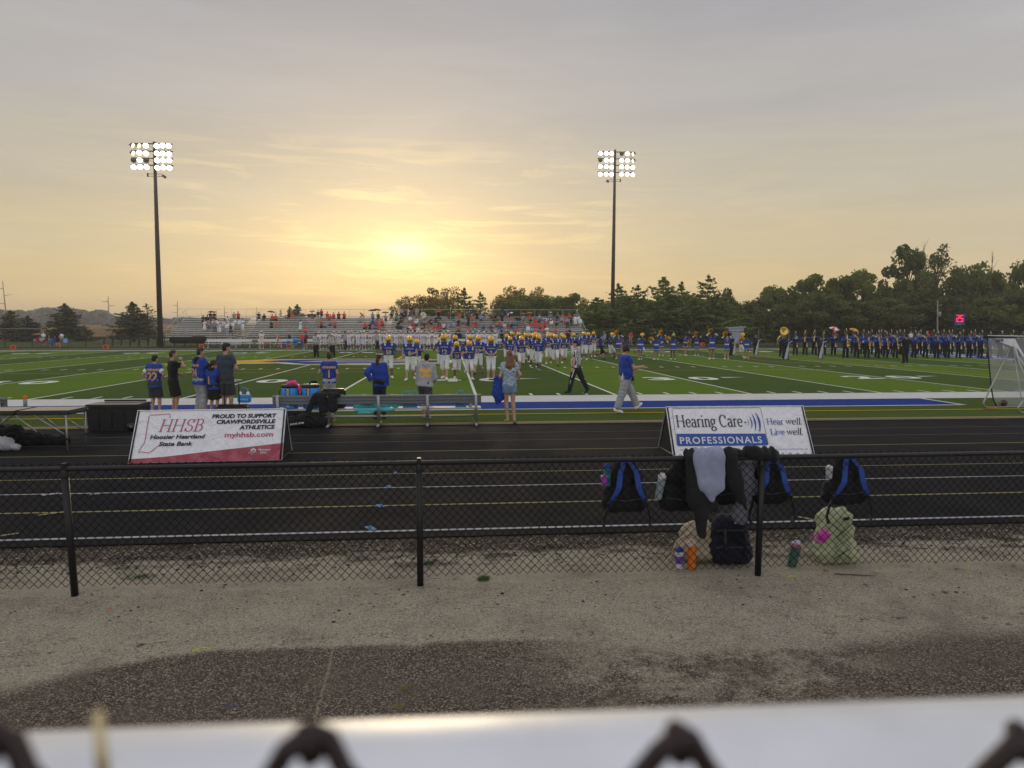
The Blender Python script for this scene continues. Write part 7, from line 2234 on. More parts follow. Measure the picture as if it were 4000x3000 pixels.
# players bench ------------------------------------------------------------
BENCH_Y = G(1858, 1664).y
def bench(pxs, label, hide=()):
 X = [at(p, 1281, BENCH_Y).x for p in pxs]
 r = root('players_bench', (X[0], BENCH_Y, .02), 0, label, 'bench', 'aluminium benches with backs on the near sideline')
 W = X[-1] - X[0]
 for x in X:
  x -= X[0]
  MB().tube([(x, -.02, .06), (x, .02, .40), (x, -.03, .69)], .035, 8).build('leg', STEEL, r)
  MB().tube([(x, -.28, .03), (x, .10, .045), (x, .45, .03)], .032, 7).build('foot', STEEL, r)
  MB().box((x, .25, .33), (.05, .5, .05)).build('seat_bracket', STEEL, r)
  MB().tube([(x, .03, .15), (x, .38, .35)], .02, 6).build('strut', STEEL, r)
 bp = MB()
 pr = [(-.02, .50), (-.035, .52), (-.035, .57), (-.018, .585), (-.018, .61), (-.035, .625), (-.035, .675), (-.018, .69), (-.018, .715), (-.035, .73), (-.035, .775), (-.005, .80), (.02, .80), (.02, .50)]
 n = len(pr)
 bp.add([(x, y, .49 + (z - .5) * .70) for x in (-.12, W + .12) for y, z in pr], [(k, (k + 1) % n, n + (k + 1) % n, n + k) for k in range(n)] + [tuple(range(n)), tuple(range(n, 2 * n))[::-1]])
 bp.build('backrest', M('bench_back_shaded', (.20, .21, .22), .5, .5), r, (0, .065, 0))  # darker than the seat: shade of the side facing away from sky, in the colour
 for k in range(2): MB().rbox((W / 2, .21 + .17 * k, .37), (W + .24, .155, .04), .008).build('seat_plank', ALU, r)
 MB().tube([(0, .02, .22), (W, .02, .22)], .022, 7).build('brace', STEEL, r)
 return r
bench([1077, 1278, 1474, 1667, 1858], 'long aluminium bench in the middle holding coolers, towel and bottle crates')
bench([-420, -220, -20], 'aluminium bench cut off by the left edge')
MB_TOP = .02 + .39
def on_bench(px, dy=.28): p = at(px, 1281, BENCH_Y + dy); return Vector((p.x, BENCH_Y + dy, MB_TOP))
POWB = M("cooler_blue", (.03, .28, .72), .35, spec=.5)
for (px, lid, lb) in ((1128, 'p', 'blue barrel cooler with a pink cloth on its black lid'), (1208, 'k', 'blue barrel cooler with a black strap on its lid')):
 p = on_bench(px)
 r = root('barrel_cooler', p, 0, lb, 'cooler', 'barrel coolers on the bench')
 b = MB().lathe([(0, 0), (.165, 0), (.172, .03), (.165, .04), (.174, .07), (.166, .08), (.176, .11), (.168, .12), (.178, .15), (.19, .17), (.195, .46), (.185, .48)], n=20); b.build('body', POWB, r)
 MB().lathe([(.19, .47), (.205, .475), (.205, .52), (.19, .54), (0, .545)], n=20).build('lid', BLACK, r)
 MB().box((-.02, -.195, .34), (.085, .012, .24)).build('label_panel', BLACK, r)
 o = link('lettering', text_mesh("POWERADE", .075, .003, 0, 'LEFT', 1.0, 1.0, 0, NUMW), r, (-.045, -.204, .455), (R(90), R(90), 0))
 for s in (-1, 1): MB().tube([(s * .19, 0, .42), (s * .24, 0, .38), (s * .24, 0, .30), (s * .19, 0, .27)], .012, 5).build('handle', BLACK, r)
 if lid == 'p':
  f = Field(.014, .02).cone((-.02, 0, .57), (.09, -.02, .58), .045, .05).cone((.09, -.02, .58), (.20, -.05, .50), .04, .03).cone((.20, -.05, .5), (.24, -.1, .34), .03, .02)
  o = link('cloth', f.mesh('cloth', [C_PINK], wrinkle=.008), None, p); tag(o, 'bright pink cloth lying on the lid of the left barrel cooler', 'cloth')
  o.data.materials[0] = M("cloth_hot_pink", (.85, .06, .30), .7)
 else:
  o = MB().tube([(-.02, .0, .56), (.02, -.06, .60), (.09, -.08, .62), (.14, -.03, .61), (.12, .05, .58), (.03, .06, .57)], .02, 6).build('strap', BLACK, None, p); tag(o, 'black strap coiled on the lid of the right barrel cooler', 'strap')
p = on_bench(1299)
r = root('equipment_case', p, 0, 'black hard case with green print standing on the bench', 'case')
MB().rbox((0, 0, .22), (.53, .22, .44), .035).build('body', BLACK, r)
MB().rbox((0, -.0, .33), (.55, .24, .03), .01).build('rim', M("case_rim", (.03, .03, .03), .5), r)
for s in (-.2, .2): MB().box((s, -.12, .40), (.06, .03, .06)).build('latch', BLACK, r)
LIME = M("print_lime", (.35, .60, .05), .5)
link('lettering', text_mesh("PORTA", .085, .003, 0, 'LEFT', 1.1, 1.0, 0, LIME), r, (-.05, -.123, .27), (R(90), 0, 0))
link('emblem', text_mesh("D", .15, .008, 0, 'LEFT', 1.0, 1.2, 0, LIME), r, (-.19, -.123, .24), (R(90), 0, 0))
# jacket draped on the bench back
f = Field(.015, .03)
f.cone((-.20, 0, .69), (.24, 0, .70), .07, .07, sq=((0, 1, 0), 1.2)); f.cone((-.12, -.05, .65), (-.06, -.06, .40), .11, .11, sq=((0, 1, 0), 2.2)); f.cone((.12, -.05, .65), (.14, -.06, .42), .11, .11, sq=((0, 1, 0), 2.2))
f.cone((-.22, -.05, .66), (-.35, -.06, .45), .09, .06, sq=((0, 1, 0), 1.8)); f.cone((-.35, -.06, .45), (-.45, -.07, .10), .065, .055, sq=((0, 1, 0), 1.6))
p = at(1270, 1281, BENCH_Y); o = link('jacket', f.mesh('jacket', [C_BLACK], wrinkle=.010), None, (p.x, BENCH_Y + .02, .03)); tag(o, 'black jacket thrown over the back of the bench, sleeve hanging down', 'jacket')
# turquoise towel with a sheet of paper
f = Field(.015, .02)
f.cone((-.5, 0, .0), (.42, 0, .02), .05, .05); f.cone((-.45, -.11, -.08), (.35, -.11, -.07), .045, .045); f.cone((-.4, -.12, -.14), (-.1, -.12, -.13), .03, .03); f.cone((.42, .0, .02), (.52, .02, .06), .06, .07)
p = on_bench(1470, .24); o = link('towel', f.mesh('towel', [cloth("turquoise", (.12, .55, .60))], wrinkle=.006), None, p + Vector((0, 0, .04))); tag(o, 'turquoise towel spread along the bench seat', 'towel')
p = on_bench(1428, .20); o = MB().box((0, 0, .105), (.30, .12, .012), (R(-10), 0, R(-4))).build('paper', C_WHITE, None, p); tag(o, 'white sheet of paper lying on the turquoise towel', 'paper')
p = on_bench(1258, -.10)
# bottle crates
def bottle_crate(loc, label, cap=True, w=.24, group='blue bottle carriers'):
 r = root('bottle_carrier', loc, 0, label, 'bottle carrier', group)
 MB().rbox((0, 0, .10), (w, .17, .19), .02).build('body', POWB, r)
 MB().tube([(-.08, 0, .18), (-.08, 0, .32), (-.05, 0, .36), (.05, 0, .36), (.08, 0, .32), (.08, 0, .18)], .012, 6).build('handle', POWB, r)
 MB().box((0, -.088, .09), (w * .72, .01, .07)).build('label_panel', BLACK if cap else POWB, r)
 link('lettering', text_mesh("POWERADE", .05, .001, 0, 'CENTER', 1.0, .8, 0, NUMW), r, (0, -.095, .07), (R(90), 0, 0))
 for s in (-1, 1):
  b = MB().lathe([(0, .06), (.04, .06), (.04, .24), (.02, .27), (0, .28)], (s * w * .3, 0, 0), 10).build('bottle', C_WHITE, r)
 return r
bottle_crate(on_bench(1585, .33), 'blue bottle carrier at the right of the towel, left of its pair', True, .2)
bottle_crate(on_bench(1612, .33), 'blue bottle carrier at the right of the towel, right of its pair', True, .2)
bottle_crate(on_bench(1798, .33), 'blue bottle carrier near the right end of the bench', True, .28)
p = on_bench(1836, .33); o = MB().lathe([(0, 0), (.045, 0), (.038, .11), (.03, .12), (0, .12)], n=10).build('cup', C_CREAM, None, p); tag(o, 'cream cup near the right end of the bench', 'cup')
p = G(1296, 1666); r = root('drink_bottle', (p.x, p.y, .02), 0, 'mustard yellow bottle standing at the foot of the bench', 'bottle')
MB().lathe([(0, 0), (.04, 0), (.048, .2), (.048, .24)], n=12).build('body', M("bottle_mustard", (.45, .24, .04), .4), r); MB().lathe([(.05, .24), (.05, .28), (0, .29)], n=12).tube([(.04, 0, .25), (.08, 0, .22), (.07, 0, .12), (.045, 0, .1)], .008, 5).build('lid', C_WHITE, r)
# wheeled bag with the tall handle and a bottle carrier
p = G(930, 1634); r = root('rolling_bag', (p.x, p.y, .02), 0, 'black rolling bag with tall raised handle behind the left banner', 'bag')
MB().rbox((-.12, 0, .2), (.75, .35, .26), .06).build('body', BLACK, r)
MB().tube([(-.28, -.1, .3), (-.28, -.1, .86), (-.26, -.1, .89), (.05, -.1, .88), (.07, -.1, .84), (.07, -.1, .3)], .013, 6).build('handle', BLACK, r)
for s in (-.4, .2): MB().tube([(s, -.19, .06), (s, -.13, .06)], .06, 10).build('wheel', BLACK, r)
bottle_crate((p.x + .15, p.y + .05, .38), 'blue bottle carrier on the black rolling bag', False, .30)
# black duffel bags
def duffel(loc, rz, sc, label, seed):
 f = Field(.02, .04)
 f.cone((-.55, 0, .16), (.45, 0, .17), .17, .19); f.cone((-.2, .1, .25), (.3, -.05, .3), .14, .12); f.cone((-.7, -.05, .1), (-.3, 0, .12), .09, .14)
 f.clip((0, 0, 0), (0, 0, -1))
 r = root('duffel_bag', loc, rz, label, 'bag', None, scale=sc)
 link('body', f.mesh('body', [C_BLACK], wrinkle=.014, seed=seed), r)
 MB().tube([(-.3, -.17, .22), (-.15, -.22, .38), (.1, -.2, .36), (.25, -.18, .22)], .015, 5).build('handle', BLACK, r)
 return r
p = G(1200, 1674); d_ = duffel((p.x, p.y + .15, .02), .1, .76, 'large black duffel bag with white print beside the bench foot', 4)
link('lettering', text_mesh("DOVE GYM", .07, .002, .1, 'LEFT', 1.0, 1.1, 0, NUMW), d_, (-.5, -.205, .08), (R(80), R(-6), 0))
p = G(1140, 1640); duffel((p.x, p.y + .1, .02), -.2, .62, 'smaller dark bag squeezed between banner and bench', 7)
p = G(1048, 1628); o = MB().tube([(0, 0, .02), (.12, .02, .10), (.3, 0, .04), (.45, .03, .03)], [.03, .06, .05, .02], 7).build('cap', C_BROWN, None, (p.x - .2, p.y, .02)); tag(o, 'brown and white cap lying behind the left banner', 'cap')
# big wheeled box
A = G(340, 1690); r = root('storage_trunk', (A.x, A.y, .02), R(-1), 'large black wheeled storage trunk between table and banner', 'trunk')
mb = MB(); mb.box((.53, .3, .25), (1.0, .58, .5), taper=1.06); mb.build('body', M("trunk_plastic", (.016, .016, .017), .5, var=.2, scale=4), r)
MB().rbox((.53, .3, .54), (1.12, .66, .07), .02).build('lid', M("trunk_lid", (.03, .03, .03), .3), r)
MB().rbox((.53, .62, .60), (.9, .03, .04), .01).build('lid_edge', BLACK, r)
for x in (.93,): MB().tube([(x, -.06, .10), (x, .0, .10)], .095, 14).build('wheel', BLACK, r)
MB().tube([(.93, -.065, .10), (.93, -.055, .10)], .02, 8).build('hub', STEEL, r)
for k in range(3): MB().box((.25 + .26 * k, -.0, .28), (.02, .02, .42)).build('rib', BLACK, r)
# treatment table
A = G(260, 1765)
r = root('treatment_table', (A.x, A.y, .012), 0, 'folding black padded treatment table on the track at the left', 'table')
tz = at(250, 1606, A.y).z - .012
tm_ = NT("table_vinyl"); tm_.out((.03, .03, .032), .22, tm_.noise(2, 3), .02, .4, spec=.7)
MB().rbox((-.36, .33, tz - .03), (.92, .70, .085), .03).build('cushion', tm_.m, r)
MB().rbox((-1.30, .33, tz - .03), (.92, .70, .085), .03).build('cushion', tm_.m, r)
for y in (.0, .66):
 for x in (0.02, -1.70):
  MB().tube([(x, y, 0), (x, y, tz - .07)], .017, 7).build('leg', STEEL, r)
  MB().tube([(x, y, .20), (x, y, .24)], .024, 7).build('leg_clamp', BLACK, r)
 for (a, b) in (((-.02, y, .30), (-.52, y, tz - .07)), ((-1.66, y, .30), (-1.16, y, tz - .07)), ((-.50, y + .02, .35), (-.85, y + .02, tz - .07))):
  MB().tube([a, b], .014, 6).build('strut', STEEL, r)
f = Field(.02, .04)
f.cone((-.9, 0, .2), (-.2, 0, .12), .2, .12); f.cone((-.2, 0, .12), (.35, .0, .08), .12, .08); f.cone((-1.3, .1, .2), (-.6, 0, .22), .2, .18); f.clip((0, 0, 0), (0, 0, -1))
p = G(120, 1752); o = link('tarpaulin', f.mesh('tarpaulin', [C_BLACK], wrinkle=.02), None, (p.x + .1, p.y + .35, .012)); tag(o, 'crumpled black cover lying under the treatment table', 'cover')
f = Field(.02, .04)
f.cone((-.5, 0, .14), (.05, 0, .13), .14, .12); f.cone((.05, 0, .1), (.25, 0, .06), .09, .05); f.clip((0, 0, 0), (0, 0, -1))
o = link('bag', f.mesh('bag', [cloth("silver_grey", (.42, .42, .44))], wrinkle=.015), None, (G(20, 1762).x, G(20, 1762).y - .05, .012)); tag(o, 'silver grey bag with black strap at the left edge under the table', 'bag')
p = at(83, 1281, 17.2); q_ = at(83, 1590, 17.2)
r = root('drink_bottle', (p.x, 17.2, .44), 0, 'clear bottle with orange lid at the end of the left bench', 'bottle')
MB().lathe([(0, 0), (.04, 0), (.042, .18), (.03, .2)], n=10).build('body', M("bottle_clear", (.35, .37, .42), .2), r); MB().lathe([(.042, .19), (.042, .25), (.015, .27), (0, .29)], n=10).build('lid', C_ORANGE, r)
r.location = (at(83, 1281, 16.9).x, 16.9, .42)
# kicking net at the right -------------------------------------------------
NY = 18.75
tn = NT("net_white")
tn.out((.55, .55, .55), .9)
tr = tn.N.new("ShaderNodeBsdfTransparent"); mx = tn.N.new("ShaderNodeMixShader")
mx.inputs[0].default_value = .40
tn.L.new(tr.outputs[0], mx.inputs[1]); tn.L.new(tn.p.outputs[0], mx.inputs[2]); tn.L.new(mx.outputs[0], tn.N["Material Output"].inputs[0])
a0 = G(3842, 1594)
r = root('kicking_net', (a0.x, a0.y, .02), 0, 'white mesh kicking net on metal A-frame cut by the right edge', 'kicking net')
L0 = r.location
loc = lambda px, py, Y: at(px, py, Y) - L0
Yb = a0.y
MB().tube([loc(3952, 1348, Yb + .3), loc(3842, 1572, Yb), loc(3843, 1585, Yb) + Vector((0, -.0, .0)), loc(3855, 1592, Yb), loc(4020, 1588, Yb)], .022, 8).build('frame', STEEL, r)
Yn = G(3990, 1614).y
MB().tube([loc(3960, 1360, Yn + .9), loc(4040, 1560, Yn + .2), ], .018, 7).build('strut', STEEL, r)
MB().tube([loc(4000, 1562, Yn), loc(3978, 1592, Yn), loc(3980, 1606, Yn), loc(3995, 1612, Yn), loc(4060, 1612, Yn)], .024, 8).build('frame', STEEL, r)
MB().tube([loc(3958, 1355, Yb + .2), loc(3990, 1560, Yn + .2)], .014, 6).build('strut', STEEL, r)
MB().tube([loc(3840, 1315, Yb + .3), loc(3962, 1316, Yb + .3)], .032, 8).build('top_bar', BLACK, r)
MB().tube([loc(3858, 1312, Yb + .3), loc(3960, 1313, Yb + .28), loc(4060, 1316, Yb + .28)], .02, 7).build('top_bar', ALU, r)
ed = [loc(x, y, Yb + .3) for x, y in ((3857, 1320), (3862, 1400), (3868, 1470), (3873, 1520), (3880, 1560), (3895, 1590))]
MB().tube(ed, .018, 6).build('net_border', BLACK, r)
mb = MB()
right = [loc(4080, y, Yb + .3) for y in (1320, 1400, 1470, 1520, 1560, 1588)]
n = len(ed)
mb.add([tuple(e) for e in ed] + [tuple(e) for e in right], [(k, k + 1, n + k + 1, n + k) for k in range(n - 1)])
mb.build('net', tn.m, r)
mb = MB()
mb.add([tuple(loc(x, y, Yb + .26)) for x, y in ((3890, 1323), (3965, 1323), (3976, 1345), (4000, 1385), (4000, 1398), (3972, 1360), (3900, 1334))], [(0, 1, 2, 5, 6), (2, 3, 4, 5)])
mb.build('sleeve_cloth', C_WHITE, r)
MB().tube([loc(3963, 1345, Yb + .25), loc(3975, 1390, Yb + .25), loc(4030, 1470, Yb + .25)], .02, 6).build('strap', C_WHITE, r)
lp = loc(3893, 1334, Yb + .25)
o = link('lettering', text_mesh("FISHER", .10, .003, 0, 'LEFT', 1.0, .7, 0, INK), r, lp, (R(90), 0, 0))
for px in (3934,):
 pb = G(3931, 1592)
 fb = root('football', (pb.x, pb.y + .1, .02 + .10), 0, 'brown football with white stripe resting against the kicking net', 'football', rot=(0, R(20), R(50)))
 MB().lathe([(0, -.14), (.04, -.115), (.07, -.075), (.088, -.03), (.09, 0), (.088, .03), (.07, .075), (.04, .115), (0, .14)], n=14, mat=Matrix.Rotation(R(70), 4, 'Y')).build('ball', M("football_leather", (.07, .035, .025), .5, bump=.2, bscale=200), fb)
 MB().lathe([(.074, .070), (.0805, .058), (.084, .045)], n=14, mat=Matrix.Rotation(R(70), 4, 'Y')).build('stripe', C_WHITE, fb)
p = G(3868, 1604)
o = MB().tube([(-.22, 0, .02), (.1, 0, .03)], [.006, .012], 6).tube([(.1, -.03, .02), (.16, 0, .07), (.22, .0, .02), (.1, .03, .02)], .010, 5).build('kicking_tee', C_ORANGE, None, (p.x, p.y, .02)); tag(o, 'orange kicking stick lying on the turf before the net', 'kicking stick')
# ================================================================== near fence
FA, FB, FC = G(308, 2316), G(1642, 2286), G(2949, 2238)
fd = (FC - FA).normalized()
fr = math.atan2(fd.y, fd.x)
FX = root('chain_link_fence', (FB.x, FB.y, 0), fr, 'black chain link fence across the front, bags and clothes hanging on it', 'fence')
FINV = FX.matrix_basis.inverted()
FINV = (Matrix.Translation(FX.location) @ Matrix.Rotation(fr, 4, 'Z')).inverted()
FBK = M("fence_black", (.009, .009, .010), .4, .0, spec=.4, bump=.15, bscale=300)
RT = at(1642, 1808, FB.y).z
for P, dx in ((FA, -.035), (FB, 0), (FC, .01)):
 q_ = FINV @ P
 MB().tube([(q_.x, 0, -.05), (q_.x + dx, 0, RT - .05)], .0285, 14).build('post', FBK, FX)
 MB().lathe([(.033, -.03), (.033, .02), (.022, .04), (0, .045)], (q_.x + dx, 0, RT - .045), 12).box((q_.x + dx, 0, RT + .005), (.03, .05, .075)).build('post_cap', FBK, FX)
 for z in (.25, .55, .8): MB().tube([(q_.x + dx - .032, .0, z), (q_.x + dx, .038, z + .01), (q_.x + dx + .032, 0, z)], .003, 4).build('tie_wire', FBK, FX)
 if P is FB: pass
MB().tube([(-6.5, 0, RT + .006), (-3.3, 0, RT - .005), (0, 0, RT), (2.95, 0, RT), (6.9, 0, RT + .01)], .021, 14).build('top_rail', FBK, FX)
rq = random.Random(9)
for k in range(16):
 x = -6.2 + .82 * k + rq.uniform(-.1, .1)
 MB().tube([(x, -.024, RT - .01), (x + .004, 0, RT + .026), (x + .008, .03, RT + .0), (x + .006, .03, RT - .06)], .0022, 5).build('tie_wire', FBK, FX)
mb = MB()
pw, dz = .0357, .0372
n0, n1 = int(-6.4 / pw), int(6.9 / pw)
K = int((RT + .035 - .055) / dz)
for i in range(n0, n1):
 pts = []
 sag = .006 * math.sin(i * .07) + .004 * math.sin(i * .23)
 for k in range(K + 1):
  right_ = (k + i + K) % 2 == 1
  x = (i + (1 if right_ else 0)) * pw + .0035 * math.sin(k * .9 + i * .3)
  z = RT + .035 - (K - k) * dz + sag * (K - k) / K
  y = .030 + (.0022 if (k % 2) else -.0022) + .004 * math.sin(i * .11 + k * .3)
  pts.append((x, y, z))
 # light four-sided wire
 rr = .0037
 vs = []
 for (x, y, z) in pts:
  vs += [(x - rr, y, z), (x, y - rr, z), (x + rr, y, z), (x, y + rr, z)]
 mb.add(vs, [(4 * k + a, 4 * k + (a + 1) % 4, 4 * k + 4 + (a + 1) % 4, 4 * k + 4 + a) for k in range(K) for a in range(4)])
o = mb.build('chain_link', M('wire_black', (.006, .006, .007), .7, spec=.1), FX); o['kind'] = 'stuff'
# rain drops under the rail
drop = MB().ball((0, 0, 0), (.0028, .0028, .0042), 6, 4).mesh('water_drop', [M("water_drop", (.9, .9, .9), .03, .6, emit=None)])
for k in range(46): link('water_drop', drop, FX, (rq.uniform(-5.8, 3.5), rq.uniform(-.006, .012), RT - .024))
# ------------------------------------------------------------------ bags on the fence
STRAPB = M("strap_blue", (.022, .065, .30), .7, bump=.3, bscale=80)
PACK = M("pack_black", (.012, .012, .014), .75, bump=.35, bscale=50)
def fence_pt(px, py, off=.08):
 """point in the plane of the fence, moved off behind it"""
 d = ray(px, py)
 nrm = Vector((-fd.y, fd.x, 0))
 t = (Vector((FB.x, FB.y, 0)) + nrm * off - Vector((0, 0, CAM_H))).dot(nrm) / d.dot(nrm)
 return Vector((0, 0, CAM_H)) + d * t
GBK = 'black backpacks hanging behind the fence rail'
def backpack(pxc, pxw, pyt, pyb, label, straps=True, seed=1, lean=0.0, mat=None, gp=GBK, off=.16):
 c = fence_pt(pxc, pyt, off); b = fence_pt(pxc, pyb, off)
 s = (fence_pt(pxc + pxw / 2, pyb, off) - fence_pt(pxc - pxw / 2, pyb, off)).length
 h = c.z - b.z
 r = root('backpack', (b.x, b.y, b.z), fr, label, 'backpack', gp)
 f = Field(.013, .04)
 w = s / 2
 f.cone((-w * .62, 0, w * .42), (w * .62, 0, w * .42), w * .38, w * .38, sq=((0, 1, 0), 1.25))
 f.cone((-w * .50, .0, h * .35), (w * .5, 0, h * .35), w * .42, w * .42, sq=((0, 1, 0), 1.5))
 f.cone((-w * .40, .0, h * .68), (w * .40, 0, h * .68), w * .40, w * .40, sq=((0, 1, 0), 1.7))
 f.cone((-w * .26 + lean, .0, h * .88), (w * .26 + lean, 0, h * .88), w * .28, w * .28, sq=((0, 1, 0), 1.8))
 f.cone((-w * .8, .03, h * .2), (-w * .74, .03, h * .42), w * .22, w * .18); f.cone((w * .8, .03, h * .2), (w * .74, .03, h * .42), w * .22, w * .18)
 link('body', f.mesh('body', [mat or PACK], wrinkle=.005, seed=seed), r)
 MB().tube([(-w * .8, -w * .26, h * .30), (0, -w * .34, h * .26), (w * .8, -w * .26, h * .30)], .006, 5).build('seam', M("seam_grey", (.05, .05, .055), .6), r)
 MB().rbox((0, -w * .30, h * .52), (w * .34, .02, h * .42), .008).build('back_pad', M("pad_mesh", (.03, .03, .034), .9, bump=.6, bscale=160), r)
 if straps:
  for sx in (-1, 1):
   pts = [Vector((sx * w * .14 + lean, -.07, h * .98)), Vector((sx * w * .36 + lean * .5, -.13, h * .80)), Vector((sx * w * .44, -.15, h * .55)), Vector((sx * w * .66, -.13, h * .33)), Vector((sx * w * .80, -.10, h * .22))]
   mb = MB(); vs = []
   for k, p_ in enumerate(pts):
    ww = (.019, .023, .025, .022, .014)[k]
    vs += [p_ + Vector((-ww, 0, 0)), p_ + Vector((ww, 0, 0)), p_ + Vector((ww, .014, 0)), p_ + Vector((-ww, .014, 0))]
   mb.add(vs, [(4 * k + a, 4 * k + 4 + a, 4 * k + 4 + (a + 1) % 4, 4 * k + (a + 1) % 4) for k in range(4) for a in range(4)])
   mb.build('strap', STRAPB, r)
   e = pts[-1]
   MB().box(tuple(e), (.05, .02, .03)).build('buckle', BLACK, r)
   MB().tube([e, e + Vector((sx * .03, -.0, -.07)), e + Vector((sx * .05, .01, -.17)), e + Vector((sx * .035, .0, -.24))], [.012, .012, .012, .018], 4).build('strap_end', BLACK, r)
 MB().tube([(-.05 + lean, -.04, h * .97), (-.03 + lean, -.05, h * 1.06), (.03 + lean, -.05, h * 1.06), (.05 + lean, -.04, h * .97)], .011, 5).build('handle', BLACK, r)
 return r
backpack(2440, 172, 1796, 2004, 'leftmost hanging backpack with crossed blue straps and a purple bottle', True, 1)
backpack(2672, 190, 1794, 2000, 'hanging backpack half covered by clothes, bottle in its left pocket', False, 2)
backpack(2800, 150, 1796, 1975, 'hanging backpack hidden behind the grey hoodie', False, 5)
backpack(2998, 165, 1786, 1972, 'hanging backpack right behind the fence post with blue straps', True, 3)
backpack(3297, 165, 1784, 1974, 'rightmost hanging backpack with two upright blue straps', True, 4)
def flask(loc, rz, h, rd, body, lid, label, tilt=(0, 0), capc=None, name='drink_bottle'):
 r = root(name, loc, 0, label, 'bottle', rot=(tilt[0], tilt[1], rz))
 MB().lathe([(0, 0), (rd * .86, 0), (rd * .9, .01), (rd, h * .75), (rd, h * .8)], n=14).build('body', body, r)
 MB().lathe([(rd * 1.03, h * .8), (rd * 1.03, h * .9), (rd * .6, h * .94), (rd * .5, h), (0, h)], n=14).build('lid', lid, r)
 return r
p = fence_pt(2372, 1898, .13); flask(p, 0, .20, .036, M("flask_teal", (.05, .22, .26), .3), C_BLUE, 'teal bottle in the side pocket of the leftmost hanging backpack')
p = fence_pt(2360, 1898, .10); flask(p, 0, .10, .03, M("flask_purple", (.40, .10, .45), .3), M("flask_purple", (.4, .1, .45), .3), 'purple bottle stuck beside the teal one')
p = fence_pt(2570, 1950, .12); flask(p, 0, .24, .036, M("flask_clear", (.35, .42, .45), .15), C_WHITE, 'clear bottle with white cap in the half covered backpack', (0, R(10)))
p = fence_pt(3238, 1868, .10); flask(p, 0, .12, .03, M("flask_white", (.6, .6, .62), .3), C_WHITE, 'small white bottle in the pocket of the rightmost backpack')
def garment(px, py, parts, mat, label, wr=.008, off=-.01, cat='jacket', name='jacket', seed=0, k=.03):
 o_ = fence_pt(px, py, 0)
 f = Field(.012, k)
 for (a, b, ra, rb, yy, flat) in parts:
  A = FINV @ fence_pt(a[0], a[1], yy); B = FINV @ fence_pt(b[0], b[1], yy)
  O = FINV @ o_
  f.cone(A - O, B - O, ra, rb, sq=((0, 1, 0), flat))
 o = link(name, f.mesh(name, [mat], wrinkle=wr * .5, seed=seed, fold=.017), None, o_, (0, 0, fr)); tag(o, label, cat, 'clothes hung over the fence rail')
 return o
garment(2700, 1775, [((2690, 1772), (2730, 1775), .045, .045, -.01, 1.2), ((2700, 1790), (2718, 1950), .055, .085, -.05, 1.9), ((2722, 1930), (2740, 2010), .085, .06, -.05, 1.7), ((2738, 2010), (2742, 2090), .055, .042, -.05, 1.5), ((2765, 1960), (2790, 1985), .06, .04, -.04, 1.6)],
  C_BLACK, 'black jacket with a long sleeve hanging down from the rail, left of the grey hoodie', seed=1)
garment(2770, 1770, [((2720, 1768), (2820, 1768), .045, .045, -.02, 1.1), ((2730, 1785), (2765, 1900), .06, .07, -.085, 2.0), ((2790, 1785), (2795, 1900), .08, .08, -.085, 2.0), ((2765, 1890), (2785, 1950), .08, .03, -.085, 1.9), ((2815, 1790), (2820, 1850), .05, .03, -.09, 1.6)],
  cloth("hoodie_blue_grey", (.30, .33, .46)), 'pale blue grey hoodie draped over the rail', seed=2, name='hoodie')
garment(2860, 1765, [((2835, 1768), (2885, 1768), .045, .045, -.02, 1.1), ((2850, 1785), (2868, 1880), .075, .07, -.06, 1.7), ((2868, 1880), (2895, 1950), .07, .045, -.05, 1.6), ((2895, 1950), (2915, 1990), .02, .015, -.04, 1.2)],
  C_BLACK, 'black garment with a blue tag right of the grey hoodie', seed=3)
garment(2920, 1790, [((2905, 1790), (2935, 1790), .05, .05, .06, 1.2), ((2915, 1800), (2925, 1900), .07, .07, .10, 1.7), ((2925, 1900), (2900, 2010), .08, .09, .12, 1.8)], cloth("grey_jacket", (.20, .21, .25)), 'grey jacket behind the fence mesh next to the post', seed=4)
garment(2975, 1765, [((2920, 1766), (3025, 1775), .055, .060, -.0, 1.1), ((2960, 1770), (3035, 1790), .055, .045, -.03, 1.1)], C_BLACK, 'black garment bundled on the rail above the fence post', seed=5)
# things on the ground behind the fence
def ground_bag(px, pyb, w, h, mat, label, seed, tall=1.0):
 p = G(px, pyb)
 r = root('backpack', (p.x, p.y + w * .28, 0), rnd.uniform(-.1, .1), label, 'backpack')
 f = Field(.013, .05)
 a = w / 2
 f.cone((-a * .44, 0, a * .5), (a * .44, 0, a * .5), a * .56, a * .58); f.cone((-a * .42, .02, a * .5), (-a * .26, .04, h - a * .58), a * .58, a * .52); f.cone((a * .46, .02, a * .5), (a * .34, .04, h - a * .56), a * .56, a * .54); f.cone((-a * .24, .04, h - a * .5), (a * .3, .04, h - a * .5), a * .48, a * .46)
 f.cone((-a * .3, -a * .45, h * .25), (a * .3, -a * .45, h * .25), a * .3, a * .3)
 f.clip((0, 0, 0), (0, 0, -1))
 link('body', f.mesh('body', [mat], wrinkle=.010, seed=seed), r)
 return r, a
LG = cloth("pale_green", (.46, .50, .30))
r, a = ground_bag(3283, 2208, .39, .50, LG, 'pale green backpack with black cords standing behind the fence', 3)
cord = MB()
for s in (-1, 1): cord.tube([(s * a * .5, -a * .62, .40), (-s * a * .3, -a * .78, .28), (s * a * .4, -a * .82, .18), (-s * a * .4, -a * .8, .08)], .005, 4)
cord.build('cord', BLACK, r)
MB().box((.05, -a * .52, .44), (.05, .01, .03)).build('logo_patch', BLACK, r)
f = Field(.012, .02).cone((-.02, 0, 0), (.03, 0, .03), .055, .05)
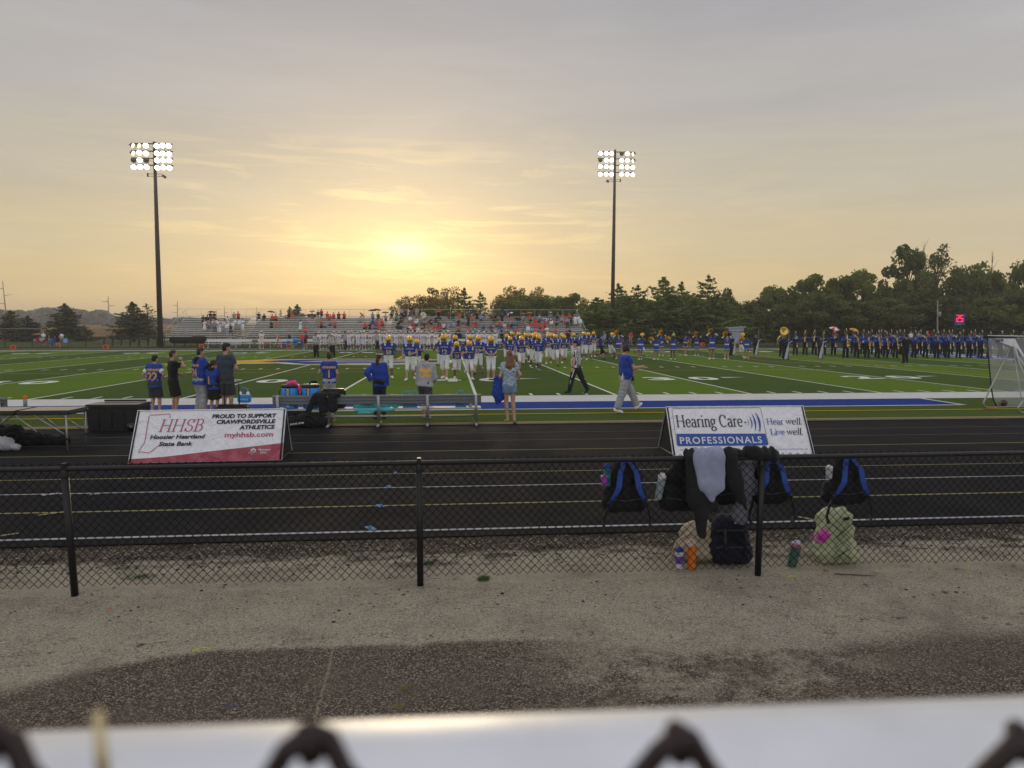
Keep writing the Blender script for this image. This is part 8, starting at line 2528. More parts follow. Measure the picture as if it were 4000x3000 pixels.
p = G(3205, 2208); mg = root('travel_mug', (p.x - .03, p.y - .02, .24), 0, 'magenta mug with handle tucked in the pale green backpack', 'mug')
MB().lathe([(0, 0), (.04, 0), (.052, .1), (.045, .11), (0, .115)], n=12, mat=Matrix.Rotation(R(35), 4, 'Y')).build('body', M("mug_magenta", (.65, .06, .42), .35), mg)
MB().tube([(-.05, -.03, .08), (-.08, -.03, .03), (-.04, -.035, -.01), (0, -.04, .01)], .009, 6).build('handle', M("mug_magenta2", (.65, .06, .42), .35), mg)
r, a = ground_bag(2868, 2212, .40, .45, cloth("navy_pack", (.010, .013, .026)), 'dark navy backpack slumped left of the fence post', 6)
for z_ in (.17, .33): MB().tube([(-a * .8, -a * .42, z_), (-a * .3, -a * .72, z_ + .02), (a * .3, -a * .72, z_ + .02), (a * .8, -a * .42, z_)], .007, 5).build('zip', M('seam_grey', (.05, .05, .055), .6), r)
for s in (-1, 1): MB().tube([(s * a * .45, -a * .62, .36), (s * a * .5, -a * .8, .24), (s * a * .42, -a * .7, .08)], .013, 5).build('strap', BLACK, r)
MB().box((.02, -a * .66, .42), (.05, .01, .02)).build('logo_patch', NUMW, r)
r, a = ground_bag(2742, 2200, .40, .36, cloth("canvas_beige", (.46, .38, .27)), 'beige canvas tote bag with looped handle behind the bottles', 8)
MB().tube([(-.10, -.06, .28), (-.24, -.10, .22), (-.30, -.12, .08), (-.38, -.14, .01)], .014, 5).build('handle', cloth("canvas_beige", (.46, .38, .27)), r)
p = G(2701, 2222); flask((p.x, p.y, 0), 0, .275, .043, M("flask_orange", (.75, .20, .03), .35), M("flask_orange_lid", (.62, .45, .40), .4), 'orange insulated bottle standing before the beige tote')
p = G(2653, 2220); r = flask((p.x, p.y, 0), .4, .20, .036, M("flask_label_white", (.68, .68, .70), .4), C_BLUE, 'white plastic bottle with blue cap and label left of the orange bottle')
MB().lathe([(.0375, .05), (.0385, .06), (.0385, .11), (.0375, .12)], n=14).build('label_band', C_PURPLE, r)
p = G(3092, 2212); r = flask((p.x, p.y, 0), 0, .25, .045, M("flask_green", (.06, .13, .09), .4), M("flask_lid_pale", (.5, .52, .62), .4), 'dark green bottle with pale lid leaning right, beyond the post', (0, R(12)))
MB().lathe([(.046, .19), (.0475, .2), (.0475, .215), (.046, .22)], n=14).build('ring', C_PINK, r)
# ================================================================== debris, stones, leaves
rg = np.random.default_rng(12)
def pebbles(name, n, xr, yr, smin, smax, mats, label, zoff=0.0):
 ico = [(0, 0, 1), (.9, 0, .3), (.2, .85, .3), (-.75, .5, .25), (-.7, -.55, .3), (.3, -.85, .25), (0, 0, -.4)]
 fc = [(0, 1, 2), (0, 2, 3), (0, 3, 4), (0, 4, 5), (0, 5, 1), (6, 2, 1), (6, 3, 2), (6, 4, 3), (6, 5, 4), (6, 1, 5)]
 I = np.array(ico)
 X = rg.uniform(*xr, n); Y = yr(n); S = smin + (smax - smin) * rg.random(n) ** 2.5
 A = rg.uniform(0, 6.28, n)
 V = []
 for i in range(n):
  c, s_ = math.cos(A[i]), math.sin(A[i])
  q = I * (S[i] * rg.uniform(.6, 1.3), S[i] * rg.uniform(.6, 1.2), S[i] * rg.uniform(.35, .7))
  V.append(np.stack([X[i] + q[:, 0] * c - q[:, 1] * s_, Y[i] + q[:, 0] * s_ + q[:, 1] * c, q[:, 2] + zoff], 1))
 V = np.concatenate(V)
 Fc = np.concatenate([np.array(fc) + 7 * i for i in range(n)])
 me = bpy.data.meshes.new(name)
 me.from_pydata(V.tolist(), [], Fc.tolist())
 for m in mats: me.materials.append(m)
 me.polygons.foreach_set("material_index", np.repeat(rg.integers(0, len(mats), n), 10).astype(np.int32))
 me.update()
 o = link(name, me); tag(o, label, None, None, 'stuff')
ST = [M("stone_tan", (.30, .25, .18), .85), M("stone_pale", (.48, .45, .37), .85), M("stone_brown", (.14, .10, .07), .9), M("stone_grey", (.20, .19, .18), .85)]
CR = [M("crumb_black", (.012, .012, .013), .85)]
pebbles("gravel", 9000, (-7, 8), lambda n: 7.12 + .14 * rg.normal(size=n), .004, .014, ST, 'small pebbles in the strip along the track edge')
pebbles("gravel", 5000, (-5, 6), lambda n: rg.uniform(5.0, 6.9, n), .003, .008, ST + CR, 'loose small stones on the gravel')
pebbles("gravel", 2600, (-3.6, 4.2), lambda n: rg.uniform(2.6, 5.0, n), .002, .006, ST[:2] + CR, 'loose grit on the asphalt in front')
pebbles("rubber_crumbs", 260, (-5, 6), lambda n: rg.uniform(5.3, 6.6, n), .006, .02, CR, 'black rubber crumbs scattered on the gravel')
pebbles("rubber_crumbs", 900, (-6, 7), lambda n: 6.72 + .14 * rg.normal(size=n), .006, .024, CR, 'black rubber crumbs drifted behind the fence')
LEAFM = [M("leaf_fallen_orange", (.45, .16, .04), .8), M("leaf_fallen_brown", (.20, .11, .05), .8), M("leaf_fallen_yellow", (.50, .38, .10), .8)]
leafme = []
for m in LEAFM:
 leafme.append(MB().add([(-.5, 0, 0), (-.15, -.28, .06), (.25, -.22, .03), (.5, 0, .1), (.2, .26, .05), (-.2, .24, .1), (0, 0, .16)], [(0, 1, 6), (1, 2, 6), (2, 3, 6), (3, 4, 6), (4, 5, 6), (5, 0, 6)]).mesh("fallen_leaf", [m]))
for i, (px, py, s, k) in enumerate([(1775, 2265, .05, 0), (3655, 2198, .06, 0), (3738, 2222, .06, 0), (3770, 2190, .07, 2), (3785, 2240, .05, 2), (3690, 2315, .07, 1), (3530, 2210, .04, 0), (3960, 2212, .06, 1), (2385, 2165, .04, 0),
         (360, 2325, .05, 1), (455, 2330, .04, 0), (430, 2380, .04, 0), (3425, 2238, .06, 2), (3380, 2285, .05, 1), (3226, 2232, .06, 1), (1545, 2360, .04, 1), (2280, 2440, .03, 1), (1760, 2500, .03, 0), (3930, 2160, .05, 2), (3690, 2128, .04, 0)]):
 p = G(px, py)
 o = link('fallen_leaf', leafme[k], None, (p.x, p.y, .004), (rnd.uniform(-.2, .2), rnd.uniform(-.2, .2), rnd.uniform(0, 6.3)), s)
 tag(o, f'{("orange", "brown", "yellow")[k]} fallen leaf on the gravel, {ORD[i]} of those lying about', 'leaf', 'fallen leaves on the gravel')
p = G(3335, 2250); o = MB().tube([(-.16, .04, .012), (0, 0, .012), (.18, -.04, .01)], [.005, .006, .003], 5).build('twig', M("twig", (.10, .06, .035), .9), None, (p.x, p.y, 0)); tag(o, 'brown twig on the gravel before the pale green backpack', 'twig')
def ribbon(px, py, pts, mat, label):
 p = G(px, py)
 o = MB().tube([Vector(q) for q in pts], .002, 4).build('plastic_strip', mat, None, (p.x, p.y, .005)); tag(o, label, 'strip')
YN = M("plastic_yellow", (.65, .68, .05), .5)
ribbon(3088, 2254, [(-.03, .01, 0), (.0, -.01, .005), (.03, .01, 0), (.0, .015, .005), (.05, -.01, 0)], YN, 'short neon yellow strip left of the second one')
ribbon(3118, 2265, [(-.01, .01, 0), (.0, -.01, .005), (.015, -.02, 0)], YN, 'small neon yellow scrap right of the longer strip')
ribbon(790, 2540, [(-.06, -.02, 0), (-.02, .02, .005), (.06, .02, 0), (.0, -.01, 0), (-.06, -.02, .0)], YN, 'yellow plastic loop at the edge of the asphalt')
ribbon(885, 2762, [(-.02, 0, 0), (0, .01, .006), (.03, 0, 0), (.07, .005, 0)], M("plastic_blue", (.03, .08, .35), .5), 'blue plastic strip on the asphalt near the front')
ribbon(3045, 2475, [(-.01, 0, 0), (0, .01, .006), (.015, 0, 0)], M("plastic_blue", (.03, .08, .35), .5), 'tiny blue scrap on the gravel right of centre')
def tuft(px, py, n, r_, h, label, mat):
 p = G(px, py); q = rg
 V = []
 for i in range(n):
  a = q.uniform(0, 6.28); d0 = q.uniform(0, r_); x, y = d0 * math.cos(a), d0 * math.sin(a) * .5
  hh = h * q.uniform(.4, 1); lx, ly = q.normal() * .3 * hh, q.normal() * .3 * hh
  V += [(x - .002, y, 0), (x + .002, y, 0), (x + lx + .001, y + ly, hh), (x + lx - .001, y + ly, hh)]
 o = link('grass_tuft', quads_mesh('grass_tuft', np.array(V), mat), None, (p.x, p.y, 0)); tag(o, label, None, None, 'stuff')
GRM = M("weed_green", (.07, .13, .03), .9); GRD = M("weed_dry", (.28, .26, .08), .9)
tuft(1888, 2268, 160, .06, .05, 'small green weed tuft under the fence', GRM)
tuft(1672, 2205, 90, .04, .035, 'small green weed right of the middle post', GRM)
tuft(545, 2255, 260, .16, .015, 'flat patch of moss behind the fence', GRM)
tuft(1578, 2690, 120, .02, .018, 'dry weeds in the asphalt crack', GRD)
tuft(1560, 2765, 140, .025, .02, 'dry weeds in the asphalt crack at the front', GRD)
# ================================================================== rail and wire right in front of the lens
FRONT = root('front_fence', (0, .19, 0), 0, 'out of focus white metal rail and wire fence at the very front', 'fence')
GAL = M("galvanised_bright", (.86, .87, .89), .5, .6, var=.05, scale=30, bump=.05, bscale=60)
pl, pr_ = at(0, 2842, .19), at(4000, 2700, .19)
dd = (pr_ - pl)
MB().tube([pl - dd - Vector((0, .19, .0318)), pr_ + dd - Vector((0, .19, .0318))], .0265, 48).build('top_rail', GAL, FRONT)
WIRE = M("wire_redbrown", (.030, .016, .015), .5, spec=.4)
zt = at(1200, 2835, .15).z
for i, px in enumerate((-60, 1200, 2640, 3985, 5400)):
 x = at(px, 2850, .15).x; ztop = at(px, 2858, .15).z
 MB().tube([(x + .0012, -.0405, ztop - .006), (x, -.041, ztop - .001), (x - .0008, -.039, ztop + .0012)], [.0026, .0028, .0018], 10).build('knuckle', WIRE, FRONT)
 for s in (-1, 1):
  MB().tube([(x + s * .030, -.040, ztop - .040), (x + s * .0165, -.040, ztop - .021), (x + s * .0078, -.040, ztop - .0095), (x + s * .0042, -.040 + s * .002, ztop - .0032), (x - s * .0005, -.040 + s * .001, ztop)], .0025, 12).build('wire', WIRE, FRONT)
x = at(372, 2790, .152).x; z0_ = at(372, 2790, .152).z
MB().tube([(x + .003, -.038, z0_ - .03), (x + .001, -.038, z0_ - .012), (x, -.037, z0_)], [.0017, .0015, .0010], 10).build('wire_tip', M("wire_bright", (.65, .52, .30), .35, .7), FRONT)
# ================================================================== spectators and the far sideline
PS = {
 's0': pose(1.72, hips=(0, -.05, .46), feet=[(-.13, .44, 0), (.13, .44, 0)], hands=[(-.08, .30, .68), (.08, .30, .68)], head=(0, 4), build=1.2),
 's1': pose(1.72, lean=14, hips=(0, -.05, .46), feet=[(-.17, .42, 0), (.17, .40, 0)], hands=[(-.05, .42, .66), (.07, .42, .64)], head=(14, 4), build=1.25),
 's2': pose(1.70, lean=4, hips=(0, -.05, .46), feet=[(-.08, .50, 0), (.14, .38, 0)], hands=[(-.12, .28, .70), (.14, .22, .98)], head=(-18, 0), build=1.1),
 't0': pose(1.76, hands=[(-.22, .12, .95), (.22, .12, .95)], feet=[(-.14, 0, 0), (.14, 0, 0)], build=1.2),
 't1': pose(1.74, hands=[(-.06, .27, 1.15), (.08, .27, 1.12)], feet=[(-.12, 0, 0), (.12, 0, 0)], head=(16, 0), build=1.1),
 't2': pose(1.70, hands=[(-.10, .25, 1.38), (.10, .25, 1.34)], feet=[(-.12, 0, 0), (.12, .04, 0)], head=(-14, 0), build=1.0),
}
def spect_mesh(ps, sleeve, shorts, longhair):
 J = PS[ps]
 def rules(nm, t, P, rel):
  n = len(t)
  if nm == 'head':
   hair_ = (rel[:, 2] > .045) | (rel[:, 1] < -.02)
   return np.where(hair_, 3, 0)
  if nm == 'torso': return np.where(t < .05, 2, 1)
  if nm == 'arm': return np.where(t < sleeve, 1, 0)
  if nm == 'fore': return np.where(t + 1 < sleeve, 1, 0)
  if nm == 'hand': return np.zeros(n, int)
  if nm == 'thigh': return np.where(t < .96, 2, 0 if shorts else 2)
  if nm == 'shin': return np.full(n, 0 if shorts else 2)
  return np.full(n, 4)
 f = Field(.036, .03)
 torso(f, J, .012)
 for i in (0, 1):
  arm(f, J, i, .006, cut=False); leg(f, J, i, .008, cut=False)
  f.cone(J['ank'][i], J['toe'][i], .045, .04); f.cone(J['wri'][i], J['han'][i], .032, .028)
 add_head(f, J, False)
 s = J['s']; h = J['head']; rm = np.array(J['hr'])
 f.ell(h + J['hr'] @ Vector((0, -.02, .035)), (.088, .104, .095), rm)
 if longhair: f.cone(h + J['hr'] @ Vector((0, -.06, 0)), h + J['hr'] @ Vector((0, -.09, -.22)), .08, .06)
 return f.mesh("spectator", [SKIN, C_RED, C_JEAN, HBROWN, SHOEB], shader=boneshader(J, rules))
SPM = {}
def sp_mesh(*k):
 if k not in SPM: SPM[k] = spect_mesh(*k)
 return SPM[k]
COLS = {'K': (C_BLACK, 'black'), 'N': (C_NAVY, 'navy'), 'W': (C_WHITE, 'white'), 'R': (C_RED, 'red'), 'M': (C_MAROON, 'maroon'), 'G': (C_GREY, 'grey'), 'B': (C_BLUE, 'blue'), 'L': (C_LTBLUE, 'light blue'), 'T': (C_TEAL, 'teal'),
  'P': (C_PINK, 'pink'), 'O': (C_ORANGE, 'orange'), 'Y': (C_YELLOW, 'yellow'), 'V': (C_PURPLE, 'purple'), 'E': (C_GREEN, 'green'), 'A': (C_TAN, 'tan'), 'D': (C_BROWN, 'brown'), 'H': (C_CHAR, 'dark grey')}
LOW = [C_JEAN, C_BLACK, C_CHAR, C_TAN, C_JEAN, C_GREY]
HAIRS = [(HBROWN, 'brown'), (HBLACK, 'black'), (HBLOND, 'blond'), (HBROWN, 'brown'), (HGREY, 'grey')]
raw = []
def crop(x0, y0, s, txt):
 for e in txt.split():
  c, x, y = e.split(',')
  raw.append((x0 + float(x) / s, y0 + float(y) / s, c[0], 't' if 't' in c[1:] else 's'))
crop(680, 1190, 5.53, "K,795,175 K,885,170 G,1305,165 R,1395,160 K,1840,185 K,1950,210 Nt,615,280 Nt,705,290 Wt,640,380 At,735,390 Dt,790,290 Wt,825,370 At,860,385 Mt,890,310 Wt,915,345 Wt,945,378 Wt,970,430 Wt,1045,380 Wt,1130,440 Kt,1205,465 Wt,1145,335 Wt,1235,380 Wt,1305,345 Wt,1400,360 Wt,1470,345")
crop(1040, 1190, 5.53, "R,135,190 R,220,210 K,120,345 O,225,355 K,500,175 R,570,160 Wt,725,385 R,840,450 H,1000,165 Kt,1115,155 Rt,1190,125 W,1250,215 R,1325,155 R,1390,190 R,1460,165 M,1570,170 R,1690,165 At,1120,330 R,1190,335 G,1270,340 A,1395,330 R,1485,345 G,2050,230 R,2145,375 Y,2135,530")
crop(1400, 1190, 6.9, "L,390,225 D,540,215 G,740,245 K,895,230 T,1015,240 Gt,1160,150 Kt,1420,130 Gt,1575,140 W,1750,245 K,1160,285 K,1235,270 G,1285,360 K,1080,420 W,1400,320 W,1575,330 G,1710,320 G,1770,380 G,1850,340 M,1950,335 K,320,470 Bt,385,450 R,490,415 R,560,510 R,640,410 K,650,620 K,1350,580 W,1400,520 R,1440,410 W,1550,415 R,1510,515 W,1620,560 D,1720,460 K,1720,560 D,1815,540 K,1965,450 R,1990,560 R,2085,520 R,2185,545 A,1820,600 M,1160,690 R,480,660")
crop(1680, 1190, 6.9, "Rt,235,125 D,505,210 K,620,220 R,800,220 Kt,885,300 R,1110,260 K,1275,210 L,1375,240 G,1540,240 M,1665,250 K,1765,240 K,1940,235 K,170,300 K,265,310 W,1015,330 Kt,1035,350 L,635,420 K,770,415 O,750,520 W,370,490 L,485,490 R,1155,440 R,1245,425 B,1430,515 R,1030,600 T,1150,640 M,250,450 M,1645,530 L,1720,440 A,1790,450 R,1865,440 B,1920,530 W,2015,480 E,2105,490 A,1750,560 L,1840,620 K,2170,220")
crop(1980, 1190, 6.506, "G,410,225 R,580,230 G,825,230 G,1105,210 A,1290,200 R,1420,210 R,1585,210 G,1735,190 N,1280,260 K,600,345 R,715,340 K,815,350 R,990,370 W,1130,370 G,1400,300 P,1465,330 Gt,1550,360 Kt,1645,345 Wt,1755,320 Wt,1830,315 Wt,1880,355 K,1265,400 T,210,390 Pt,105,350 E,20,460 K,130,470 R,605,460 R,720,450 R,850,445 R,980,430 V,150,560 R,270,540 Wt,545,550 L,640,560 P,740,530 R,915,550 W,1015,530 R,1245,600 R,1520,600 K,1595,600")
ent = []
for (px, py, c, k) in raw:
 # find the row whose seated (or standing) head would show at that height
 best = None
 for r in range(ROWS):
  y = seat_y(r) - (.1 if k == 's' else -.30)
  zh = seat_z(r) + (.80 if k == 's' else 1.25)
  pyr = 1281 - (zh - CAM_H) / y * FPX
  e = abs(pyr - py)
  if best is None or e < best[0]: best = (e, r)
 ent.append([px, best[1], c, k])
rowname = {0: 'lowest', 1: 'second lowest', 2: 'third lowest', 3: 'fourth lowest', 4: 'fifth lowest', 5: 'middle', 6: 'fifth highest', 7: 'fourth highest', 8: 'third highest', 9: 'second highest', 10: 'top'}
byrow = {}
for e in ent: byrow.setdefault((e[1], e[2], e[3]), []).append(e)
cnt = 0
for key, lst in sorted(byrow.items(), key=lambda q: (q[0][0], q[0][1], q[0][2])):
 lst.sort(key=lambda e: e[0])
 for i, (px, r, c, k) in enumerate(lst):
  cnt += 1
  h = cnt * 7919 % 97
  y = seat_y(r)
  mat, cn = COLS[c]
  sleeve = .6 if h % 3 else 1.9
  shorts = bool((h // 3) % 2)
  lh = (h % 5) == 2
  me = sp_mesh(('s0', 's1', 's2')[h % 3] if k == 's' else ('t0', 't1', 't2')[h % 3], sleeve, shorts, lh)
  hm, hn = HAIRS[h % 5]
  yy = y if k == 's' else y + .36
  x = at(px, 1281, y).x
  zf = seat_z(r) - .46 + .03 if k == 's' else seat_z(r) - .42 + RZ + .02
  o = link('person', me, None, (x, yy, zf), (0, 0, PI + ((h % 7) - 3) * .12), .94 + .012 * (h % 9),
      [(SKIN, SKINT, SKIN, SKINB)[h % 4], mat, LOW[h % 6] if c != 'W' or k == 's' else (C_WHITE if h % 2 else C_GREY), hm, SHOEW if h % 2 else SHOEB])
  where = f'{ORD[i]} such from the left' if len(lst) > 1 else 'only one such there'
  tag(o, f'spectator in {cn}, {"seated" if k == "s" else "standing"} in {rowname[r]} row of the bleachers, {where}', 'person', 'spectators on the far bleachers')
# umbrellas
UMB = {}
def umbrella(px, py, w_px, row, cols, label, tilt=(0, 0), patt=1, ground=None, up=.9):
 """canopy centre at a place of the photograph, held above a row"""
 Y = seat_y(row) if row is not None else ground
 c = at(px, py, Y)
 rad = max(.45, w_px / 2 / FPX * Y)
 r = root('umbrella', c, rnd.uniform(0, .7), label, 'umbrella', 'umbrellas in the crowd' if row is not None else None, rot=(tilt[0], tilt[1], .3))
 n = 8
 mb = MB()
 for k in range(n):
  mb.mi = (k // patt) % len(cols)
  a0, a1 = 2 * PI * k / n, 2 * PI * (k + 1) / n
  pr = [(0.0, .0), (.35, -.035), (.7, -.15), (1.0, -.34)]
  for (r0, z0), (r1, z1) in zip(pr, pr[1:]):
   mb.quad((r0 * rad * math.cos(a0), r0 * rad * math.sin(a0), z0 * rad), (r1 * rad * math.cos(a0), r1 * rad * math.sin(a0), z1 * rad), (r1 * rad * math.cos(a1), r1 * rad * math.sin(a1), z1 * rad), (r0 * rad * math.cos(a1) + 1e-4, r0 * rad * math.sin(a1), z0 * rad))
 mb.build('canopy', cols, r)
 MB().tube([(0, 0, .06), (0, 0, -up)], .012, 5).build('shaft', DARKM, r)
 return r
for (px, py, w, row, cols, lb, tl) in [
 (828, 1214, 36, 10, [C_RED, C_BLACK], 'red and black umbrella over the pair at the top left', (0, 0)),
 (887, 1245, 26, 8, [C_BLACK], 'small black umbrella over the white-clad students', (0, 0)),
 (931, 1254, 34, 8, [C_BLACK], 'dark umbrella laid low behind the students', (.5, 0)),
 (1060, 1214, 35, 10, [C_CHAR, C_NAVY], 'dark striped umbrella above the red pair', (0, .1)),
 (1220, 1213, 26, 10, [C_BLACK], 'black umbrella over the man beside the dark box', (0, 0)),
 (1418, 1228, 30, 10, [C_ORANGE], 'orange red umbrella tilted to the right in the top row', (0, .9)),
 (1453, 1209, 34, 10, [C_BROWN, C_BLACK], 'dark brown umbrella left of two overlapping ones near the glow', (0, 0)),
 (1474, 1206, 34, 10, [C_NAVY, C_CHAR], 'navy umbrella right of the two overlapping ones', (0, .15)),
 (1505, 1217, 32, 10, [C_CHAR, C_BROWN], 'dark umbrella above the lone man near the glow', (0, 0)),
 (1655, 1228, 22, 10, [C_CREAM], 'cream umbrella held behind a head in the top row', (1.1, 0)),
 (1563, 1276, 36, 4, [C_BLACK], 'large black umbrella covering people mid stand', (.6, .2)),
 (1468, 1281, 24, 4, [C_BLUE, C_NAVY], 'small dark blue umbrella low in the stand', (0, 0)),
 (1838, 1216, 22, 10, [C_BLUE], 'bright blue umbrella in the top row', (0, 0)),
 (1902, 1222, 20, 10, [C_CHAR], 'small grey umbrella right of the bright blue one', (0, 0)),
 (1924, 1213, 28, 10, [C_CHAR, C_GREEN], 'dark green umbrella beside the blue and black one', (0, 0)),
 (1962, 1208, 36, 10, [C_BLUE, C_BLACK], 'blue and black golf umbrella, the largest in the top row', (0, 0)),
 (1990, 1221, 30, 10, [C_WHITE, C_NAVY], 'white and navy umbrella tilted over a man in black', (0, -.5)),
 (1832, 1236, 20, 9, [C_BLACK], 'black umbrella beside the red-shirted person holding blue', (.6, .5)),
 (1937, 1247, 32, 8, [C_BLACK, C_CHAR], 'black umbrella with grey panels under the top row', (0, 0)),
 (1917, 1277, 28, 5, [C_BLACK, C_BROWN], 'dark umbrella over a person in maroon mid stand', (0, 0)),
 (1950, 1281, 28, 4, [C_LTBLUE, C_BLUE], 'light blue umbrella low in the stand', (0, .3)),
 (2043, 1222, 24, 10, [C_RED], 'plain red umbrella right half of the top row', (0, 0)),
 (2068, 1219, 25, 10, [C_ORANGE, C_TAN], 'orange patterned umbrella beside the plain red one', (0, 0)),
 (2108, 1221, 22, 10, [C_MAROON, C_CHAR], 'dark maroon umbrella in the right part of the top row', (0, 0)),
 (2150, 1217, 34, 10, [C_CHAR, C_GREY], 'grey and white pointed umbrella in the right part of the top row', (0, 0)),
 (2231, 1214, 22, 10, [C_CHAR], 'dark umbrella nearest the right end of the top row', (0, 0)),
 (2134, 1244, 26, 8, [C_BLUE, C_WHITE], 'blue and white umbrella in the right section', (.4, 0)),
 (2072, 1256, 24, 8, [C_BLACK], 'black umbrella over red shirts in the right section', (0, 0)),
 (2158, 1250, 20, 8, [C_WHITE, C_RED], 'white and red umbrella lowered in the right section', (.4, .9))]:
 umbrella(px, py, w, row, cols, lb, tl)
umbrella(158, 1338, 48, None, [C_RED, C_WHITE], 'red and white umbrella lying open on the far track at the left', (2.7, 0), 1, 80, .5)
umbrella(3262, 1278, 44, None, [C_RED, C_WHITE], 'red and white umbrella held behind the band', (.35, 0), 1, 82)
umbrella(3338, 1283, 38, None, [C_ORANGE, C_YELLOW], 'orange and yellow umbrella behind the saxophones', (.35, 0), 1, 82)
# people standing beyond the far sideline
def bystander(px, py, ps, top, low, hair, label, rz=PI, sc=1.0, sleeve=.6, shorts=False, lh=False, skin=SKIN):
 g = G(px, py)
 o = link('person', sp_mesh(ps, sleeve, shorts, lh), None, (g.x, g.y, .02), (0, 0, rz), sc, [skin, top, low, hair, SHOEW])
 tag(o, label, 'person', 'people beyond the far sideline')
for a in [(172, 1350, 't2', C_WHITE, C_GREY, HBLOND, 'blond person in white beside the open red and white umbrella', .6, 1.0, .6, True), (192, 1352, 't1', C_PINK, C_TEAL, HBLOND, 'child in pink right of the blond person', -.8, .72, .6, False),
    (226, 1356, 't0', C_BLACK, C_BLACK, HBROWN, 'person in black shirt and shorts with back turned at the left', .1, 1.0, .6, True), (243, 1354, 't1', C_WHITE, C_TAN, HBROWN, 'person in white and khaki leaning behind the one in black', .9, .98, .6, False),
    (1179, 1367, 't2', C_RED, C_JEAN, HBLOND, 'blond person in red shirt and jeans near the forty marker', -.9, 1.06, 1.9, False), (1195, 1362, 't0', C_MAROON, C_BLACK, HBLACK, 'person in maroon hoodie and black shorts beside the one in jeans', 2.6, 1.0, 1.9, True),
    (1104, 1356, 's1', C_MAROON, C_BLACK, HBLOND, 'person crouching in maroon beside the blue coolers', 2.6, 1.0, .6, True), (1132, 1356, 't1', C_BLACK, C_TAN, HBLOND, 'blond person in black leaning over the blue coolers', 1.4, .92, 1.9, True),
    (2463, 1347, 't0', C_RED, C_TAN, HBROWN, 'man in red shirt with arms out by the far fence', PI, 1.0, .6, True), (2358, 1352, 't0', C_LTBLUE, C_CHAR, HGREY, 'man in white cap and blue vest by the far fence', PI, 1.0, 1.9, False),
    (2631, 1346, 't2', M("cloth_neon", (.60, .85, .35), .8), C_CHAR, M("cap_neon", (.7, .9, .1), .6), 'person in pale neon shirt and cap by the far fence', 2.2, 1.0, .6, False), (2692, 1356, 't1', C_BLACK, C_JEAN, HGREY, 'man in black shirt, jeans and cap by the far fence', 2.4, 1.02, 1.9, False),
    (2558, 1350, 't1', C_BLACK, C_BLACK, HBLOND, 'person in black behind the long-haired cheerleader', PI, .98, 1.9, False), (3556, 1352, 't0', C_WHITE, C_JEAN, HGREY, 'person in white hat behind the conductor', PI, 1.0, .6, False),
    (3622, 1350, 't1', C_RED, C_CHAR, C_PINK, 'person in red with a pink cap behind the band', PI, 1.04, 1.9, False), (3455, 1350, 't0', C_NAVY, C_CHAR, C_WHITE, 'person in navy with a white cap behind the saxophones', PI, 1.05, 1.9, False),
    (3588, 1350, 't0', C_GREY, C_CHAR, HGREY, 'grey-clad person behind the clarinets', PI, 1.02, 1.9, False), (3262, 1352, 't2', C_RED, C_CHAR, HBLOND, 'person in red holding the umbrella behind the band', PI, 1.05, 1.9, False),
    (3912, 1352, 't1', C_CHAR, C_BLACK, HBLOND, 'grey-haired man in dark clothes behind the kicking net', PI, 1.06, 1.9, False)]:
 px, py, ps, top, low, hair, lb, rz, sc, sl, sh_ = a
 bystander(px, py, ps, top, low, hair, lb, rz, sc, sl, sh_)
for i, (px, py, c) in enumerate([(1660, 1352, C_BLACK), (1782, 1350, C_BLACK), (1796, 1352, C_NAVY), (1960, 1352, C_BLACK), (1972, 1347, C_CHAR), (1982, 1352, C_BLACK), (2218, 1350, C_BLACK), (1990, 1356, C_CHAR), (2175, 1346, C_BLACK)]):
 bystander(px, py, 't1' if i % 2 else 't0', c, C_BLACK, HBLACK, f'sideline helper in dark clothes, {ORD[i]} from the left behind the teams', PI + .2 * (i % 3 - 1), 1.0, 1.9, False, i % 3 == 1)
# benches, coolers and markers on the far side
WHB = M("bench_white", (.74, .74, .72), .5)
for i, (x0, x1) in enumerate(((803, 980), (1003, 1150), (1190, 1345), (1400, 1560), (1600, 1760), (1790, 1960))):
 Y = 82.5
 a, b = at(x0, 1281, Y), at(x1, 1281, Y)
 L_ = b.x - a.x
 r = root('far_bench', (a.x, Y, .012), 0, f'white bench with back on the far sideline, {ORD[i]} from the left', 'bench', 'white benches on the far sideline')
 MB().box((L_ / 2, .28, .80), (L_, .05, .30)).build('backrest', WHB, r)
 MB().box((L_ / 2, 0, .44), (L_ + .3, .32, .05)).build('seat_plank', WHB, r)
 for k in range(4):
  x = .2 + (L_ - .4) * k / 3
  MB().tube([(x, 0, 0), (x, .05, .42)], .03, 5).tube([(x, -.25, .02), (x, .35, .02)], .03, 5).tube([(x, .1, .42), (x, .28, .85)], .025, 5).build('leg', WHB, r)
for (px, py, w, h, m, lb) in ((1116, 1352, .34, .5, POWB, 'blue barrel cooler on the ground beside the forty marker'), (1125, 1335, .4, .3, POWB, 'blue box cooler on the far bench, left of two'), (1153, 1335, .5, .6, POWB, 'largest blue cooler on the far bench'),
         (1148, 1357, .28, .25, POWB, 'small blue jug on the ground by the forty marker'), (1171, 1351, .5, .42, M("cooler_navy", (.03, .10, .45), .4), 'blue cooler with white lid right of the benches')):
 Y = 82.3 if py < 1345 else G(px, py).y
 p = at(px, py, Y); z0_ = .5 if py < 1345 else .02
 r = root('far_cooler', (p.x, Y, z0_), 0, lb, 'cooler', 'coolers on the far sideline')
 MB().lathe([(0, 0), (w / 2, 0), (w / 2 * 1.06, h * .85), (w / 2 * .98, h * .88)], n=12).build('body', m, r)
 MB().lathe([(w / 2 * 1.08, h * .86), (w / 2 * 1.08, h), (0, h * 1.02)], n=12).build('lid', C_WHITE if 'white' in lb else m, r)
